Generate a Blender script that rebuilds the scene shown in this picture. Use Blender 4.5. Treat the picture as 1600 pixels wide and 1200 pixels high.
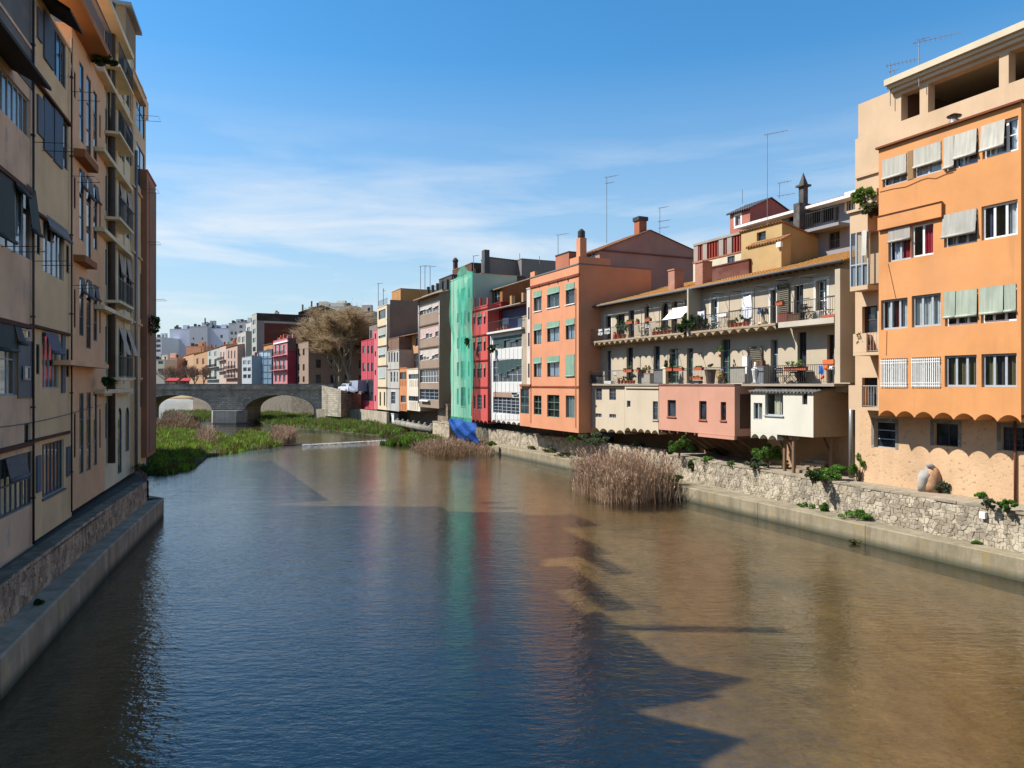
import bpy, math, random
import numpy as np
from mathutils import Vector
for o in list(bpy.data.objects): bpy.data.objects.remove(o)
S = bpy.context.scene
COL = S.collection
rnd = random.Random(7)
NP = np.random.default_rng(5)

# ------------------------------------------------------------------ camera, sky, sun, exposure
EYE, FPX = 7.0, 1150.0
cd = bpy.data.cameras.new('camera'); cam = bpy.data.objects.new('camera', cd); COL.objects.link(cam)
cam.location = (0, 0, EYE); cam.rotation_euler = (math.radians(90), 0, 0)
cd.sensor_width = 36; cd.lens = 36 * FPX / 1600; cd.clip_start = .1; cd.clip_end = 5000
S.camera = cam
SUN_EL, SUN_AZ = math.radians(48), math.radians(87)       # azimuth counted to the left of the view
sdir = Vector((-math.sin(SUN_AZ) * math.cos(SUN_EL), math.cos(SUN_AZ) * math.cos(SUN_EL), math.sin(SUN_EL)))
W = bpy.data.worlds.new('World'); S.world = W; W.use_nodes = True
wn, wl = W.node_tree.nodes, W.node_tree.links
bg = wn['Background']; bg.inputs[1].default_value = .113
sky = wn.new('ShaderNodeTexSky'); sky.sky_type = 'NISHITA'; sky.sun_disc = False
sky.sun_elevation = SUN_EL; sky.sun_rotation = -SUN_AZ
sky.air_density = 1.0; sky.dust_density = .25; sky.ozone_density = 2.6; sky.altitude = 0
tc = wn.new('ShaderNodeTexCoord')
mp = wn.new('ShaderNodeMapping'); mp.inputs['Scale'].default_value = (2.1, 2.1, 13); mp.inputs['Location'].default_value = (.3, .2, 1.2)
wl.new(tc.outputs['Generated'], mp.inputs['Vector'])
n1 = wn.new('ShaderNodeTexNoise'); n1.inputs['Scale'].default_value = 1.5; n1.inputs['Detail'].default_value = 9; n1.inputs['Roughness'].default_value = .56
n1.inputs['Distortion'].default_value = .35
wl.new(mp.outputs[0], n1.inputs['Vector'])
rp = wn.new('ShaderNodeValToRGB'); rp.color_ramp.elements[0].position = .43; rp.color_ramp.elements[1].position = .72
rp.color_ramp.elements[0].color = (0, 0, 0, 1); rp.color_ramp.elements[1].color = (1, 1, 1, 1)
wl.new(n1.outputs[0], rp.inputs[0])
sx = wn.new('ShaderNodeSeparateXYZ'); wl.new(tc.outputs['Generated'], sx.inputs[0])
mr = wn.new('ShaderNodeMapRange'); mr.inputs[1].default_value = .17; mr.inputs[2].default_value = .34; mr.inputs[3].default_value = .95; mr.inputs[4].default_value = .0
wl.new(sx.outputs[2], mr.inputs[0])
mu = wn.new('ShaderNodeMath'); mu.operation = 'MULTIPLY'; wl.new(rp.outputs[0], mu.inputs[0]); wl.new(mr.outputs[0], mu.inputs[1])
hs = wn.new('ShaderNodeHueSaturation'); hs.inputs['Saturation'].default_value = 1.32; hs.inputs['Hue'].default_value = .493; wl.new(sky.outputs[0], hs.inputs['Color'])
mxc = wn.new('ShaderNodeMixRGB'); mxc.inputs[2].default_value = (4.7, 4.9, 5.1, 1)
wl.new(mu.outputs[0], mxc.inputs[0]); wl.new(hs.outputs[0], mxc.inputs[1]); 
mr2 = wn.new('ShaderNodeMapRange'); mr2.inputs[1].default_value = .0; mr2.inputs[2].default_value = .4; mr2.inputs[3].default_value = .84; mr2.inputs[4].default_value = 0; wl.new(sx.outputs[2], mr2.inputs[0])
mx2 = wn.new('ShaderNodeMixRGB'); mx2.inputs[2].default_value = (2.75, 3.25, 3.65, 1); wl.new(mr2.outputs[0], mx2.inputs[0]); wl.new(hs.outputs[0], mx2.inputs[1]); wl.new(mx2.outputs[0], mxc.inputs[1])
wl.new(mxc.outputs[0], bg.inputs[0])
sl = bpy.data.lights.new('sun', 'SUN'); sl.energy = 5.0; sl.angle = math.radians(.55); sl.color = (1, .955, .885)
so = bpy.data.objects.new('sun', sl); COL.objects.link(so); so.location = sdir * 200
so.rotation_euler = sdir.to_track_quat('Z', 'Y').to_euler()
vs = S.view_settings; vs.view_transform = 'Standard'; vs.look = 'None'; vs.exposure = .76; vs.gamma = 1; vs.use_curve_mapping = False
S.cycles.max_bounces = 6; S.cycles.diffuse_bounces = 3; S.cycles.glossy_bounces = 3; S.cycles.transparent_max_bounces = 10
S.cycles.transmission_bounces = 2; S.cycles.caustics_reflective = False; S.cycles.caustics_refractive = False
S.cycles.sample_clamp_indirect = 6

# ------------------------------------------------------------------ materials
def lin(c, k=1.0):
    return tuple(min(.95, k * ((v / 255 / 12.92) if v / 255 <= .04045 else ((v / 255 + .055) / 1.055) ** 2.4)) for v in c) + (1,)
MATS = {}
def newmat(name):
    m = bpy.data.materials.new(name); m.use_nodes = True
    return m, m.node_tree.nodes, m.node_tree.links, m.node_tree.nodes['Principled BSDF']
def shade(c, k): return (min(.95, c[0] * k), min(.95, c[1] * k), min(.95, c[2] * k), 1)
def pnoise(n, l, scale, vec=(1, 1, 1), det=5, rough=.55):
    g = n.new('ShaderNodeNewGeometry'); m = n.new('ShaderNodeMapping'); m.inputs['Scale'].default_value = vec
    t = n.new('ShaderNodeTexNoise'); t.inputs['Scale'].default_value = scale; t.inputs['Detail'].default_value = det; t.inputs['Roughness'].default_value = rough
    l.new(g.outputs['Position'], m.inputs[0]); l.new(m.outputs[0], t.inputs['Vector'])
    return t.outputs[0]
def ashlar(rgb, k=.62, bw=.75, bh=.36):
    key = ('ash', rgb, k)
    if key in MATS: return MATS[key]
    m, n, l, b = newmat('ashlar_masonry'); c = lin(rgb, k); g = n.new('ShaderNodeNewGeometry'); s = n.new('ShaderNodeSeparateXYZ'); l.new(g.outputs['Position'], s.inputs[0])
    cb = n.new('ShaderNodeCombineXYZ'); l.new(s.outputs[0], cb.inputs[0]); l.new(s.outputs[2], cb.inputs[1])
    t = n.new('ShaderNodeTexBrick'); t.inputs['Scale'].default_value = 1; t.inputs['Brick Width'].default_value = bw; t.inputs['Row Height'].default_value = bh; t.inputs['Mortar Size'].default_value = .03; t.inputs['Color1'].default_value = shade(c, 1.15); t.inputs['Color2'].default_value = shade(c, .7); t.inputs['Mortar'].default_value = shade(c, .4); l.new(cb.outputs[0], t.inputs['Vector'])
    a = mixc(n, l, ramp(n, l, pnoise(n, l, .5, (1, 1, .35), 7, .7), .45, .68, (0, 0, 0, 1), (.8, .8, .8, 1)), t.outputs[0], shade(c, .3))
    a = mixc(n, l, ramp(n, l, pnoise(n, l, 2.2, det=6, rough=.7), .5, .75, (0, 0, 0, 1), (.5, .5, .5, 1)), a, shade(c, 1.2)); l.new(a, b.inputs['Base Color']); b.inputs['Roughness'].default_value = .95; MATS[key] = m; return m
def ramp(n, l, src, a, b, ca, cb):
    r = n.new('ShaderNodeValToRGB'); r.color_ramp.elements[0].position = a; r.color_ramp.elements[1].position = b
    r.color_ramp.elements[0].color = ca; r.color_ramp.elements[1].color = cb; l.new(src, r.inputs[0])
    return r.outputs[0]
def mixc(n, l, f, a, b, mode='MIX'):
    m = n.new('ShaderNodeMixRGB'); m.blend_type = mode
    for i, x in ((0, f), (1, a), (2, b)):
        if isinstance(x, (int, float)): m.inputs[i].default_value = x
        elif isinstance(x, tuple): m.inputs[i].default_value = x
        else: l.new(x, m.inputs[i])
    return m.outputs[0]
def bump(n, l, src, b, st, dist=.02):
    u = n.new('ShaderNodeBump'); u.inputs['Strength'].default_value = st; u.inputs['Distance'].default_value = dist
    l.new(src, u.inputs['Height']); l.new(u.outputs[0], b.inputs['Normal'])
KW = .8
def stucco(rgb, k=.72, mott=.16, streak=.35, pit=0, rough=.9, peel=0):
    """painted render: mottled paint, rain streaks, worn patches"""
    key = ('st', rgb, k, mott, streak, pit, peel)
    if key in MATS: return MATS[key]
    m, n, l, b = newmat('painted_render'); c = lin(rgb, k * (KW if k < .9 else 1))
    a = ramp(n, l, pnoise(n, l, .55, det=8), .3, .72, shade(c, 1 - mott), shade(c, 1 + mott * .45))
    s = ramp(n, l, pnoise(n, l, 1.0, (1.5, 1.5, .2), 7, .68), .5, .8, (0, 0, 0, 1), (1, 1, 1, 1))
    sm = n.new('ShaderNodeMath'); sm.operation = 'MULTIPLY'; sm.inputs[1].default_value = streak; l.new(mixc(n, l, 1.0, s, ramp(n, l, pnoise(n, l, .33, det=3), .42, .62, (.12, .12, .12, 1), (1, 1, 1, 1)), 'MULTIPLY'), sm.inputs[0])
    dirt = (c[0] * .5 + .02, c[1] * .5 + .018, c[2] * .5 + .016, 1)
    col = mixc(n, l, sm.outputs[0], a, dirt)
    col = mixc(n, l, ramp(n, l, pnoise(n, l, .21, (1, 1, 1.6), 8, .7), .54, .6, (0, 0, 0, 1), (mott * 2.2, mott * 2.2, mott * 2.2, 1)), col, (min(.95, c[0] * .86 + .06), min(.95, c[1] * .86 + .05), min(.95, c[2] * .86 + .045), 1))
    f = pnoise(n, l, 9, det=4)
    col = mixc(n, l, ramp(n, l, f, .62, .8, (0, 0, 0, 1), (.35, .35, .35, 1)), col, shade(c, .72))
    if peel: col = mixc(n, l, ramp(n, l, pnoise(n, l, 1.3, (1.6, 1.6, .7), 8, .75), .56, .6, (0, 0, 0, 1), (peel, peel, peel, 1)), col, lin((196, 184, 176), .7))
    if pit:
        p = pnoise(n, l, 5.5, (1, 1, 1.3), 3, .7)
        pr = ramp(n, l, p, .6, .66, (0, 0, 0, 1), (pit, pit, pit, 1))
        col = mixc(n, l, pr, col, shade(c, .42)); bump(n, l, p, b, .5, -.04)
    else: bump(n, l, pnoise(n, l, 22, det=4), b, .22, .02)
    l.new(col, b.inputs['Base Color']); b.inputs['Roughness'].default_value = rough; b.inputs['Specular IOR Level'].default_value = .25
    MATS[key] = m; return m
def plain(name, rgb, k=.8, rough=.6, metal=0, var=.12, spec=.4):
    key = (name, rgb, k, rough)
    if key in MATS: return MATS[key]
    m, n, l, b = newmat(name); c = lin(rgb, k)
    l.new(ramp(n, l, pnoise(n, l, 6, det=5), .3, .7, shade(c, 1 - var), shade(c, 1 + var * .6)), b.inputs['Base Color'])
    b.inputs['Roughness'].default_value = rough; b.inputs['Metallic'].default_value = metal; b.inputs['Specular IOR Level'].default_value = spec
    MATS[key] = m; return m
def glass_dark():
    if 'gd' in MATS: return MATS['gd']
    m, n, l, b = newmat('window_glass')
    l.new(ramp(n, l, pnoise(n, l, 1.1, det=2), .35, .65, (.008, .012, .016, 1), (.04, .055, .07, 1)), b.inputs['Base Color'])
    b.inputs['Roughness'].default_value = .06; b.inputs['Specular IOR Level'].default_value = .75
    bump(n, l, pnoise(n, l, 1.6, det=1), b, .06, .05)
    MATS['gd'] = m; return m
def schlick(n, l, f0, normal=None):
    lw = n.new('ShaderNodeLayerWeight'); lw.inputs[0].default_value = .5
    if normal is not None: l.new(normal, lw.inputs['Normal'])
    p = n.new('ShaderNodeMath'); p.operation = 'POWER'; p.inputs[1].default_value = 5; l.new(lw.outputs['Facing'], p.inputs[0])
    a = n.new('ShaderNodeMath'); a.operation = 'MULTIPLY_ADD'; a.inputs[1].default_value = 1 - f0; a.inputs[2].default_value = f0; a.use_clamp = True; l.new(p.outputs[0], a.inputs[0]); return a.outputs[0]
def glass_clear():
    if 'gc' in MATS: return MATS['gc']
    m, n, l, b = newmat('clear_glass'); n.remove(b)
    t = n.new('ShaderNodeBsdfTransparent'); t.inputs[0].default_value = (.8, .85, .86, 1)
    g = n.new('ShaderNodeBsdfGlossy'); g.inputs['Roughness'].default_value = .04; g.inputs[0].default_value = (.95, .97, 1, 1)
    x = n.new('ShaderNodeMixShader'); l.new(schlick(n, l, .07), x.inputs[0]); l.new(t.outputs[0], x.inputs[1]); l.new(g.outputs[0], x.inputs[2])
    l.new(x.outputs[0], n['Material Output'].inputs[0]); MATS['gc'] = m; return m
def slat_mat(rgb, k=.75):
    key = ('sl', rgb, k)
    if key in MATS: return MATS[key]
    m, n, l, b = newmat('slatted_blind'); c = lin(rgb, k)
    a = ramp(n, l, pnoise(n, l, 1.0, (9, 9, .5), 4), .35, .7, shade(c, .8), shade(c, 1.08))
    a = mixc(n, l, ramp(n, l, pnoise(n, l, 1.5, det=5), .5, .75, (0, 0, 0, 1), (.5, .5, .5, 1)), a, shade(c, .62))
    l.new(a, b.inputs['Base Color']); b.inputs['Roughness'].default_value = .7; MATS[key] = m; return m
def tile_mat(rgb=(205, 140, 70), lich=(190, 160, 75)):
    key = ('tile', rgb)
    if key in MATS: return MATS[key]
    m, n, l, b = newmat('clay_tile'); c = lin(rgb, .7)
    a = ramp(n, l, pnoise(n, l, 3.2, det=6, rough=.7), .3, .7, shade(c, .55), shade(c, 1.15))
    a = mixc(n, l, ramp(n, l, pnoise(n, l, 1.3, det=7, rough=.7), .48, .66, (0, 0, 0, 1), (.75, .75, .75, 1)), a, lin(lich, .62))
    l.new(a, b.inputs['Base Color']); b.inputs['Roughness'].default_value = .95; MATS[key] = m; return m
def stone_mat(rgb=(205, 190, 165), k=.66, name='rubble_stone'):
    key = ('stone', rgb, k)
    if key in MATS: return MATS[key]
    m, n, l, b = newmat(name); c = lin(rgb, k)
    oi = n.new('ShaderNodeObjectInfo'); a0 = pnoise(n, l, 2.6, det=3, rough=.6)
    a = ramp(n, l, a0, .3, .7, shade((c[0] * .85, c[1] * .8, c[2] * .72), .62), shade(c, 1.22))
    g = n.new('ShaderNodeNewGeometry'); vo = n.new('ShaderNodeTexVoronoi'); vo.inputs['Scale'].default_value = 3.4; l.new(g.outputs['Position'], vo.inputs['Vector'])
    sp = n.new('ShaderNodeSeparateColor'); l.new(vo.outputs['Color'], sp.inputs[0])
    a = mixc(n, l, .75, a, ramp(n, l, sp.outputs[0], .1, .9, shade((c[0] * .8, c[1] * .76, c[2] * .7), .62), shade(c, 1.3)))
    a = mixc(n, l, ramp(n, l, pnoise(n, l, .42, det=7, rough=.68), .5, .68, (0, 0, 0, 1), (.72, .72, .72, 1)), a, shade(c, .34))
    a = mixc(n, l, ramp(n, l, pnoise(n, l, 14, det=4), .35, .7, (.3, .3, .3, 1), (0, 0, 0, 1)), a, shade(c, .5))
    l.new(a, b.inputs['Base Color']); b.inputs['Roughness'].default_value = .95; bump(n, l, pnoise(n, l, 16, det=5), b, .5, .02)
    MATS[key] = m; return m
def concrete(rgb=(165, 150, 125), k=.6, wet=True):
    key = ('con', rgb, k, wet)
    if key in MATS: return MATS[key]
    m, n, l, b = newmat('weathered_concrete'); c = lin(rgb, k)
    a = ramp(n, l, pnoise(n, l, .8, det=8, rough=.65), .3, .72, shade(c, .62), shade(c, 1.15))
    s = ramp(n, l, pnoise(n, l, 1.2, (1.6, 1.6, .25), 6, .65), .46, .7, (0, 0, 0, 1), (.8, .8, .8, 1))
    a = mixc(n, l, s, a, (c[0] * .42, c[1] * .42, c[2] * .38, 1))
    a = mixc(n, l, ramp(n, l, pnoise(n, l, 1.7, (1, 1, .5), 5), .56, .72, (0, 0, 0, 1), (.6, .6, .6, 1)), a, (c[0] * 1.0, c[1] * .86, c[2] * .5, 1))
    if wet:
        g = n.new('ShaderNodeNewGeometry'); z = n.new('ShaderNodeSeparateXYZ'); l.new(g.outputs['Position'], z.inputs[0])
        r = n.new('ShaderNodeMapRange'); r.inputs[1].default_value = .06; r.inputs[2].default_value = .34; r.inputs[3].default_value = .85; r.inputs[4].default_value = 0
        l.new(z.outputs[2], r.inputs[0]); a = mixc(n, l, r.outputs[0], a, (.035, .04, .022, 1))
    l.new(a, b.inputs['Base Color']); b.inputs['Roughness'].default_value = .92; bump(n, l, pnoise(n, l, 12, det=6), b, .4, .02)
    MATS[key] = m; return m
def leaf_mat(rgb, k=.55, rgb2=None):
    key = ('leaf', rgb, rgb2)
    if key in MATS: return MATS[key]
    m, n, l, b = newmat('foliage'); c = lin(rgb, k); c2 = lin(rgb2, k) if rgb2 else shade(c, .45)
    l.new(ramp(n, l, pnoise(n, l, 2.3, det=5, rough=.75), .34, .66, c2, shade(c, 1.15)), b.inputs['Base Color'])
    b.inputs['Roughness'].default_value = .6; b.inputs['Specular IOR Level'].default_value = .25
    tr = n.new('ShaderNodeBsdfTranslucent'); tr.inputs[0].default_value = shade(c, 1.1)
    x = n.new('ShaderNodeMixShader'); x.inputs[0].default_value = .25; l.new(b.outputs[0], x.inputs[1]); l.new(tr.outputs[0], x.inputs[2])
    l.new(x.outputs[0], n['Material Output'].inputs[0]); MATS[key] = m; return m
METAL = plain('dark_metal', (70, 68, 66), .8, .5, .3)
ZINC = plain('zinc_metal', (150, 150, 150), .8, .45, .5)
WHITE = plain('white_paint', (235, 232, 225), .85, .6)
GREYF = plain('grey_frame', (172, 178, 184), .8, .5)
DARKF = plain('dark_frame', (52, 50, 50), .8, .5)
TERRA = plain('terracotta', (186, 92, 58), .75, .85)
WOOD = plain('old_wood', (120, 82, 56), .6, .85, 0, .3)
GREENF = plain('green_frame', (110, 145, 128), .75, .6)
FRAMES = {'grey': GREYF, 'white': WHITE, 'dark': DARKF, 'wood': WOOD, 'green': GREENF, 'blue': plain('blue_frame', (70, 92, 120), .7, .5),
          'brown': plain('brown_frame', (92, 62, 48), .7, .6), 'cold': plain('slate_frame', (96, 108, 122), .7, .55)}

# ------------------------------------------------------------------ mesh helpers
class MB:
    def __init__(s, o=(0, 0, 0)): s.v, s.f, s.o = [], [], o
    def q(s, *pts):
        i = len(s.v); s.v.extend(pts); s.f.append(tuple(range(i, i + len(pts))))
    def box(s, x0, x1, y0, y1, z0, z1):
        if x0 > x1: x0, x1 = x1, x0
        if y0 > y1: y0, y1 = y1, y0
        if z0 > z1: z0, z1 = z1, z0
        i = len(s.v)
        s.v += [(x0, y0, z0), (x1, y0, z0), (x1, y1, z0), (x0, y1, z0), (x0, y0, z1), (x1, y0, z1), (x1, y1, z1), (x0, y1, z1)]
        s.f += [tuple(i + k for k in t) for t in ((0, 3, 2, 1), (4, 5, 6, 7), (0, 1, 5, 4), (1, 2, 6, 5), (2, 3, 7, 6), (3, 0, 4, 7))]
        return s
    def tube(s, pts, rad, n=6, cap=True):
        pts = [Vector(p) for p in pts]; rs = rad if isinstance(rad, (list, tuple)) else [rad] * len(pts); base = len(s.v)
        for k, p in enumerate(pts):
            d = (pts[min(k + 1, len(pts) - 1)] - pts[max(k - 1, 0)]).normalized()
            a = d.cross(Vector((0, 0, 1)) if abs(d.z) < .9 else Vector((1, 0, 0))).normalized(); b = d.cross(a)
            for j in range(n):
                t = 2 * math.pi * j / n; s.v.append(tuple(p + (a * math.cos(t) + b * math.sin(t)) * rs[k]))
        for k in range(len(pts) - 1):
            for j in range(n):
                j2 = (j + 1) % n
                s.f.append((base + k * n + j, base + k * n + j2, base + (k + 1) * n + j2, base + (k + 1) * n + j))
        if cap:
            s.f.append(tuple(base + j for j in reversed(range(n)))); e = base + (len(pts) - 1) * n; s.f.append(tuple(e + j for j in range(n)))
        return s
    def lathe(s, cx, cy, prof, n=12):
        base = len(s.v)
        for r, z in prof:
            for j in range(n):
                t = 2 * math.pi * j / n; s.v.append((cx + r * math.cos(t), cy + r * math.sin(t), z))
        for k in range(len(prof) - 1):
            for j in range(n):
                j2 = (j + 1) % n; s.f.append((base + k * n + j, base + k * n + j2, base + (k + 1) * n + j2, base + (k + 1) * n + j))
        s.f.append(tuple(base + j for j in reversed(range(n)))); e = base + (len(prof) - 1) * n; s.f.append(tuple(e + j for j in range(n)))
        return s
    def build(s, name, mat, parent=None, smooth=False):
        ox, oy, oz = s.o
        me = bpy.data.meshes.new(name)
        me.from_pydata([(x - ox, y - oy, z - oz) for x, y, z in s.v], [], s.f)
        return mkobj(name, me, mat, parent, smooth)
def mkobj(name, me, mat, parent=None, smooth=False):
    if mat is not None and not me.materials: me.materials.append(mat)
    if smooth: me.polygons.foreach_set('use_smooth', [True] * len(me.polygons))
    o = bpy.data.objects.new(name, me); COL.objects.link(o)
    if parent: o.parent = parent
    return o
def tag(o, label=None, cat=None, group=None, kind=None):
    if label: o['label'] = label
    if cat: o['category'] = cat
    if group: o['group'] = group
    if kind: o['kind'] = kind
    return o
def empty(name, loc, rz=0, label=None, cat=None, group=None):
    e = bpy.data.objects.new(name, None); COL.objects.link(e); e.location = loc; e.rotation_euler = (0, 0, rz); e.empty_display_size = .2
    return tag(e, label, cat, group)
class Frame:
    """a street line in plan: u along it (to the viewer's right), w into the bank, z up"""
    def __init__(s, ox, oy, tx, ty):
        d = math.hypot(tx, ty); s.o = (ox, oy); s.t = (tx / d, ty / d); s.n = (-s.t[1], s.t[0]); s.ang = math.atan2(ty, tx)
    def u(s, px, w=0):
        r = (px - 800) / FPX; ax, ay = s.o[0] + s.n[0] * w, s.o[1] + s.n[1] * w
        return (r * ay - ax) / (s.t[0] - r * s.t[1])
    def P(s, u, w=0): return (s.o[0] + s.t[0] * u + s.n[0] * w, s.o[1] + s.t[1] * u + s.n[1] * w)
    def z(s, px, py, w=0): return EYE - (py - 600) * s.P(s.u(px, w), w)[1] / FPX
    def wof(s, u, px):
        r = (px - 800) / FPX; ax, ay = s.o[0] + s.t[0] * u, s.o[1] + s.t[1] * u; return (r * ay - ax) / (s.n[0] - r * s.n[1])
    def W(s, u, w, z): x, y = s.P(u, w); return (x, y, z)
R = Frame(5.34, 59, .4179, -.9085)
L = Frame(-18.2, 32.6, -.3134, .9496)
def ground(px, py, z=0):
    y = FPX * (EYE - z) / (py - 600); return ((px - 800) / FPX * y, y, z)

# ------------------------------------------------------------------ houses
class House:
    def __init__(s, name, F, x0, x1, w, zb, zt, dep, mat, label, cat='building', group=None):
        s.F, s.w, s.zb, s.zt, s.dep, s.mat = F, w, zb, zt, dep, mat
        s.u0, s.u1 = sorted((F.u(x0, w), F.u(x1, w))); s.holes = []
        s.o = (s.u0, w, zb); s.root = empty(name, F.W(s.u0, w, zb), F.ang, label, cat, group)
    def U(s, px, w=None): return s.F.u(px, s.w if w is None else w)
    def Z(s, px, py, w=None): return s.F.z(px, py, s.w if w is None else w)
    def mb(s): return MB(s.o)
    def part(s, name, m, mat, parent=None, smooth=False): return m.build(name, mat, parent or s.root, smooth)
    def rect(s, x0, x1, yt, yb, w=None):
        a, b = sorted((s.U(x0, w), s.U(x1, w))); xc = (x0 + x1) / 2
        return a, b, s.Z(xc, yb, w), s.Z(xc, yt, w)
    def bx(s, name, x0, x1, yt, yb, w0, w1, mat, parent=None):
        a, b, z0, z1 = s.rect(x0, x1, yt, yb, min(w0, w1)); return s.part(name, s.mb().box(a, b, w0, w1, z0, z1), mat, parent)
    def win(s, x0, x1, yt, yb, fr='grey', nx=2, ny=1, rec=.14, blind=0, bcol=None, hang=0, curt=None, sill=0, clear=False, fw=.05, surr=None, hole=True, grille=0, arch=False, door=False, w=None, rectz=None):
        w = s.w if w is None else w
        a, b, z0, z1 = rectz or s.rect(x0, x1, yt, yb, w)
        if hole: s.holes.append((a, b, z0, z1))
        fw = max(fw, getattr(s, 'fw0', 0))
        m = s.mb(); d0, d1 = w + rec - .03, w + rec + .02
        m.box(a + .004, a + fw, d0, d1, z0, z1); m.box(b - fw, b - .004, d0, d1, z0, z1)
        m.box(a + fw, b - fw, d0, d1, z0 + .004, z0 + fw); m.box(a + fw, b - fw, d0, d1, z1 - fw, z1 - .004)
        for i in range(1, nx): x = a + (b - a) * i / nx; m.box(x - fw * .55, x + fw * .55, d0 + .004, d1, z0 + fw, z1 - fw)
        for i in range(1, ny): z = z0 + (z1 - z0) * i / ny; m.box(a + fw, b - fw, d0 + .008, d1 - .004, z - .02, z + .02)
        fo = s.part('door' if door else 'window', m, FRAMES[fr])
        g = s.mb(); g.q((a + .01, d1 - .02, z0 + .01), (b - .01, d1 - .02, z0 + .01), (b - .01, d1 - .02, z1 - .01), (a + .01, d1 - .02, z1 - .01))
        s.part('pane', g, glass_clear() if clear else glass_dark(), fo)
        if curt:
            cs = curt if isinstance(curt, list) else [(curt, .04, .96)]
            for c, f0, f1 in cs: s.part('curtain', wavy(s.mb(), a + (b - a) * f0, a + (b - a) * f1, w + rec + .13, z0 + .02, z1 - .02), plain('curtain', c, .85, .95), fo, True)
        if blind: s.blind(a, b, z1 - (z1 - z0) * blind, z1, w, bcol or (205, 205, 195), hang, fo)
        if sill: s.part('sill', s.mb().box(a - .06, b + .06, w - .07, w + rec - .04, z0 - .07, z0 - .003), sill if not isinstance(sill, int) else s.mat, fo)
        if surr:
            m = s.mb(); t = .16; p = w - .015
            m.box(a - t, a - .003, p, w + .05, z0 - .02, z1 + t); m.box(b + .003, b + t, p, w + .05, z0 - .02, z1 + t); m.box(a - .003, b + .003, p, w + .05, z1 + .003, z1 + t)
            s.part('surround', m, surr, fo)
        if arch:
            m = s.mb(); r = (b - a) / 2; cx = (a + b) / 2; zc = z1 - r; k = 8
            for side in (-1, 1):
                pts = [(cx + side * r * math.cos(math.pi / 2 * i / k), zc + r * math.sin(math.pi / 2 * i / k)) for i in range(k + 1)]
                for i in range(k):
                    (xa, za), (xb, zb_) = pts[i], pts[i + 1]
                    m.q((xa, w + .003, za), (xb, w + .003, zb_), (cx + side * r, w + .003, zb_), (cx + side * r, w + .003, za))
                    m.q((xa, w + .003, za), (xb, w + .003, zb_), (xb, w + rec - .04, zb_), (xa, w + rec - .04, za))
                # close the top corner
            s.part('arch_spandrel', m, s.mat, fo)
        if grille:
            for i in range(grille):
                x = a + (b - a) * (i + .5) / grille
                s.part('bar', s.mb().box(x - .018, x + .018, w - .05, w - .014, z0 + .03, z1 - .03), WHITE, fo)
            for f in (.08, .17, .84, .93): s.part('rail', s.mb().box(a, b, w - .06, w - .05, z0 + (z1 - z0) * f - .015, z0 + (z1 - z0) * f + .015), WHITE, fo)
        return fo
    def blind(s, a, b, zl, zt, w, col, hang, parent):
        m = s.mb(); n = max(4, int((zt - zl) / .07)); y0 = w - .03
        for i in range(n):
            za, zb_ = zt - (zt - zl) * i / n, zt - (zt - zl) * (i + 1) / n
            ya, yb = y0 - hang * i / n, y0 - hang * (i + 1) / n
            m.q((a + .01, ya - .012, za), (b - .01, ya - .012, za), (b - .01, yb + .006, zb_), (a + .01, yb + .006, zb_))
            m.q((a + .01, yb + .006, zb_), (b - .01, yb + .006, zb_), (b - .01, yb - .012, zb_), (a + .01, yb - .012, zb_))
        o = s.part('blind', m, slat_mat(col), parent)
        s.part('blind_roll', s.mb().tube([(a + .01, y0 - hang - .02, zl - .03), (b - .01, y0 - hang - .02, zl - .03)], .06, 8), slat_mat(col, .6), parent, True)
        return o
    def strip(s, x0, x1, yt, yb, nx, fr='white', bf=None, bcol=(215, 205, 190), ny=1, **k):
        """a band window: bf lists how far each bay's blind is down"""
        a, b, z0, z1 = s.rect(x0, x1, yt, yb); s.holes.append((a, b, z0, z1)); bw = (b - a) / nx
        for i in range(nx):
            fo = s.win(0, 0, 0, 0, fr, 1, ny, hole=False, rectz=(a + bw * i, a + bw * (i + 1), z0, z1), **k)
            if bf and bf[i]: s.blind(a + bw * i, a + bw * (i + 1), z1 - (z1 - z0) * bf[i], z1, s.w + .06, bcol, 0, fo)
    def face(s, m, u0, u1, z0, z1, w, holes, rec=.2):
        us = sorted({u0, u1} | {x for h in holes for x in h[:2] if u0 < x < u1}); zs = sorted({z0, z1} | {x for h in holes for x in h[2:] if z0 < x < z1})
        for j in range(len(zs) - 1):
            zc = (zs[j] + zs[j + 1]) / 2; st = None
            for i in range(len(us)):
                solid = False
                if i < len(us) - 1:
                    uc = (us[i] + us[i + 1]) / 2; solid = not any(h[0] < uc < h[1] and h[2] < zc < h[3] for h in holes)
                if solid and st is None: st = us[i]
                if not solid and st is not None:
                    m.q((st, w, zs[j]), (us[i], w, zs[j]), (us[i], w, zs[j + 1]), (st, w, zs[j + 1])); st = None
        for a, b, c, d in holes:
            a, b, c, d = max(a, u0), min(b, u1), max(c, z0), min(d, z1); r = w + rec
            m.q((a, w, c), (a, w, d), (a, r, d), (a, r, c)); m.q((b, w, c), (b, r, c), (b, r, d), (b, w, d))
            m.q((a, w, c), (a, r, c), (b, r, c), (b, w, c)); m.q((a, w, d), (b, w, d), (b, r, d), (a, r, d))
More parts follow.
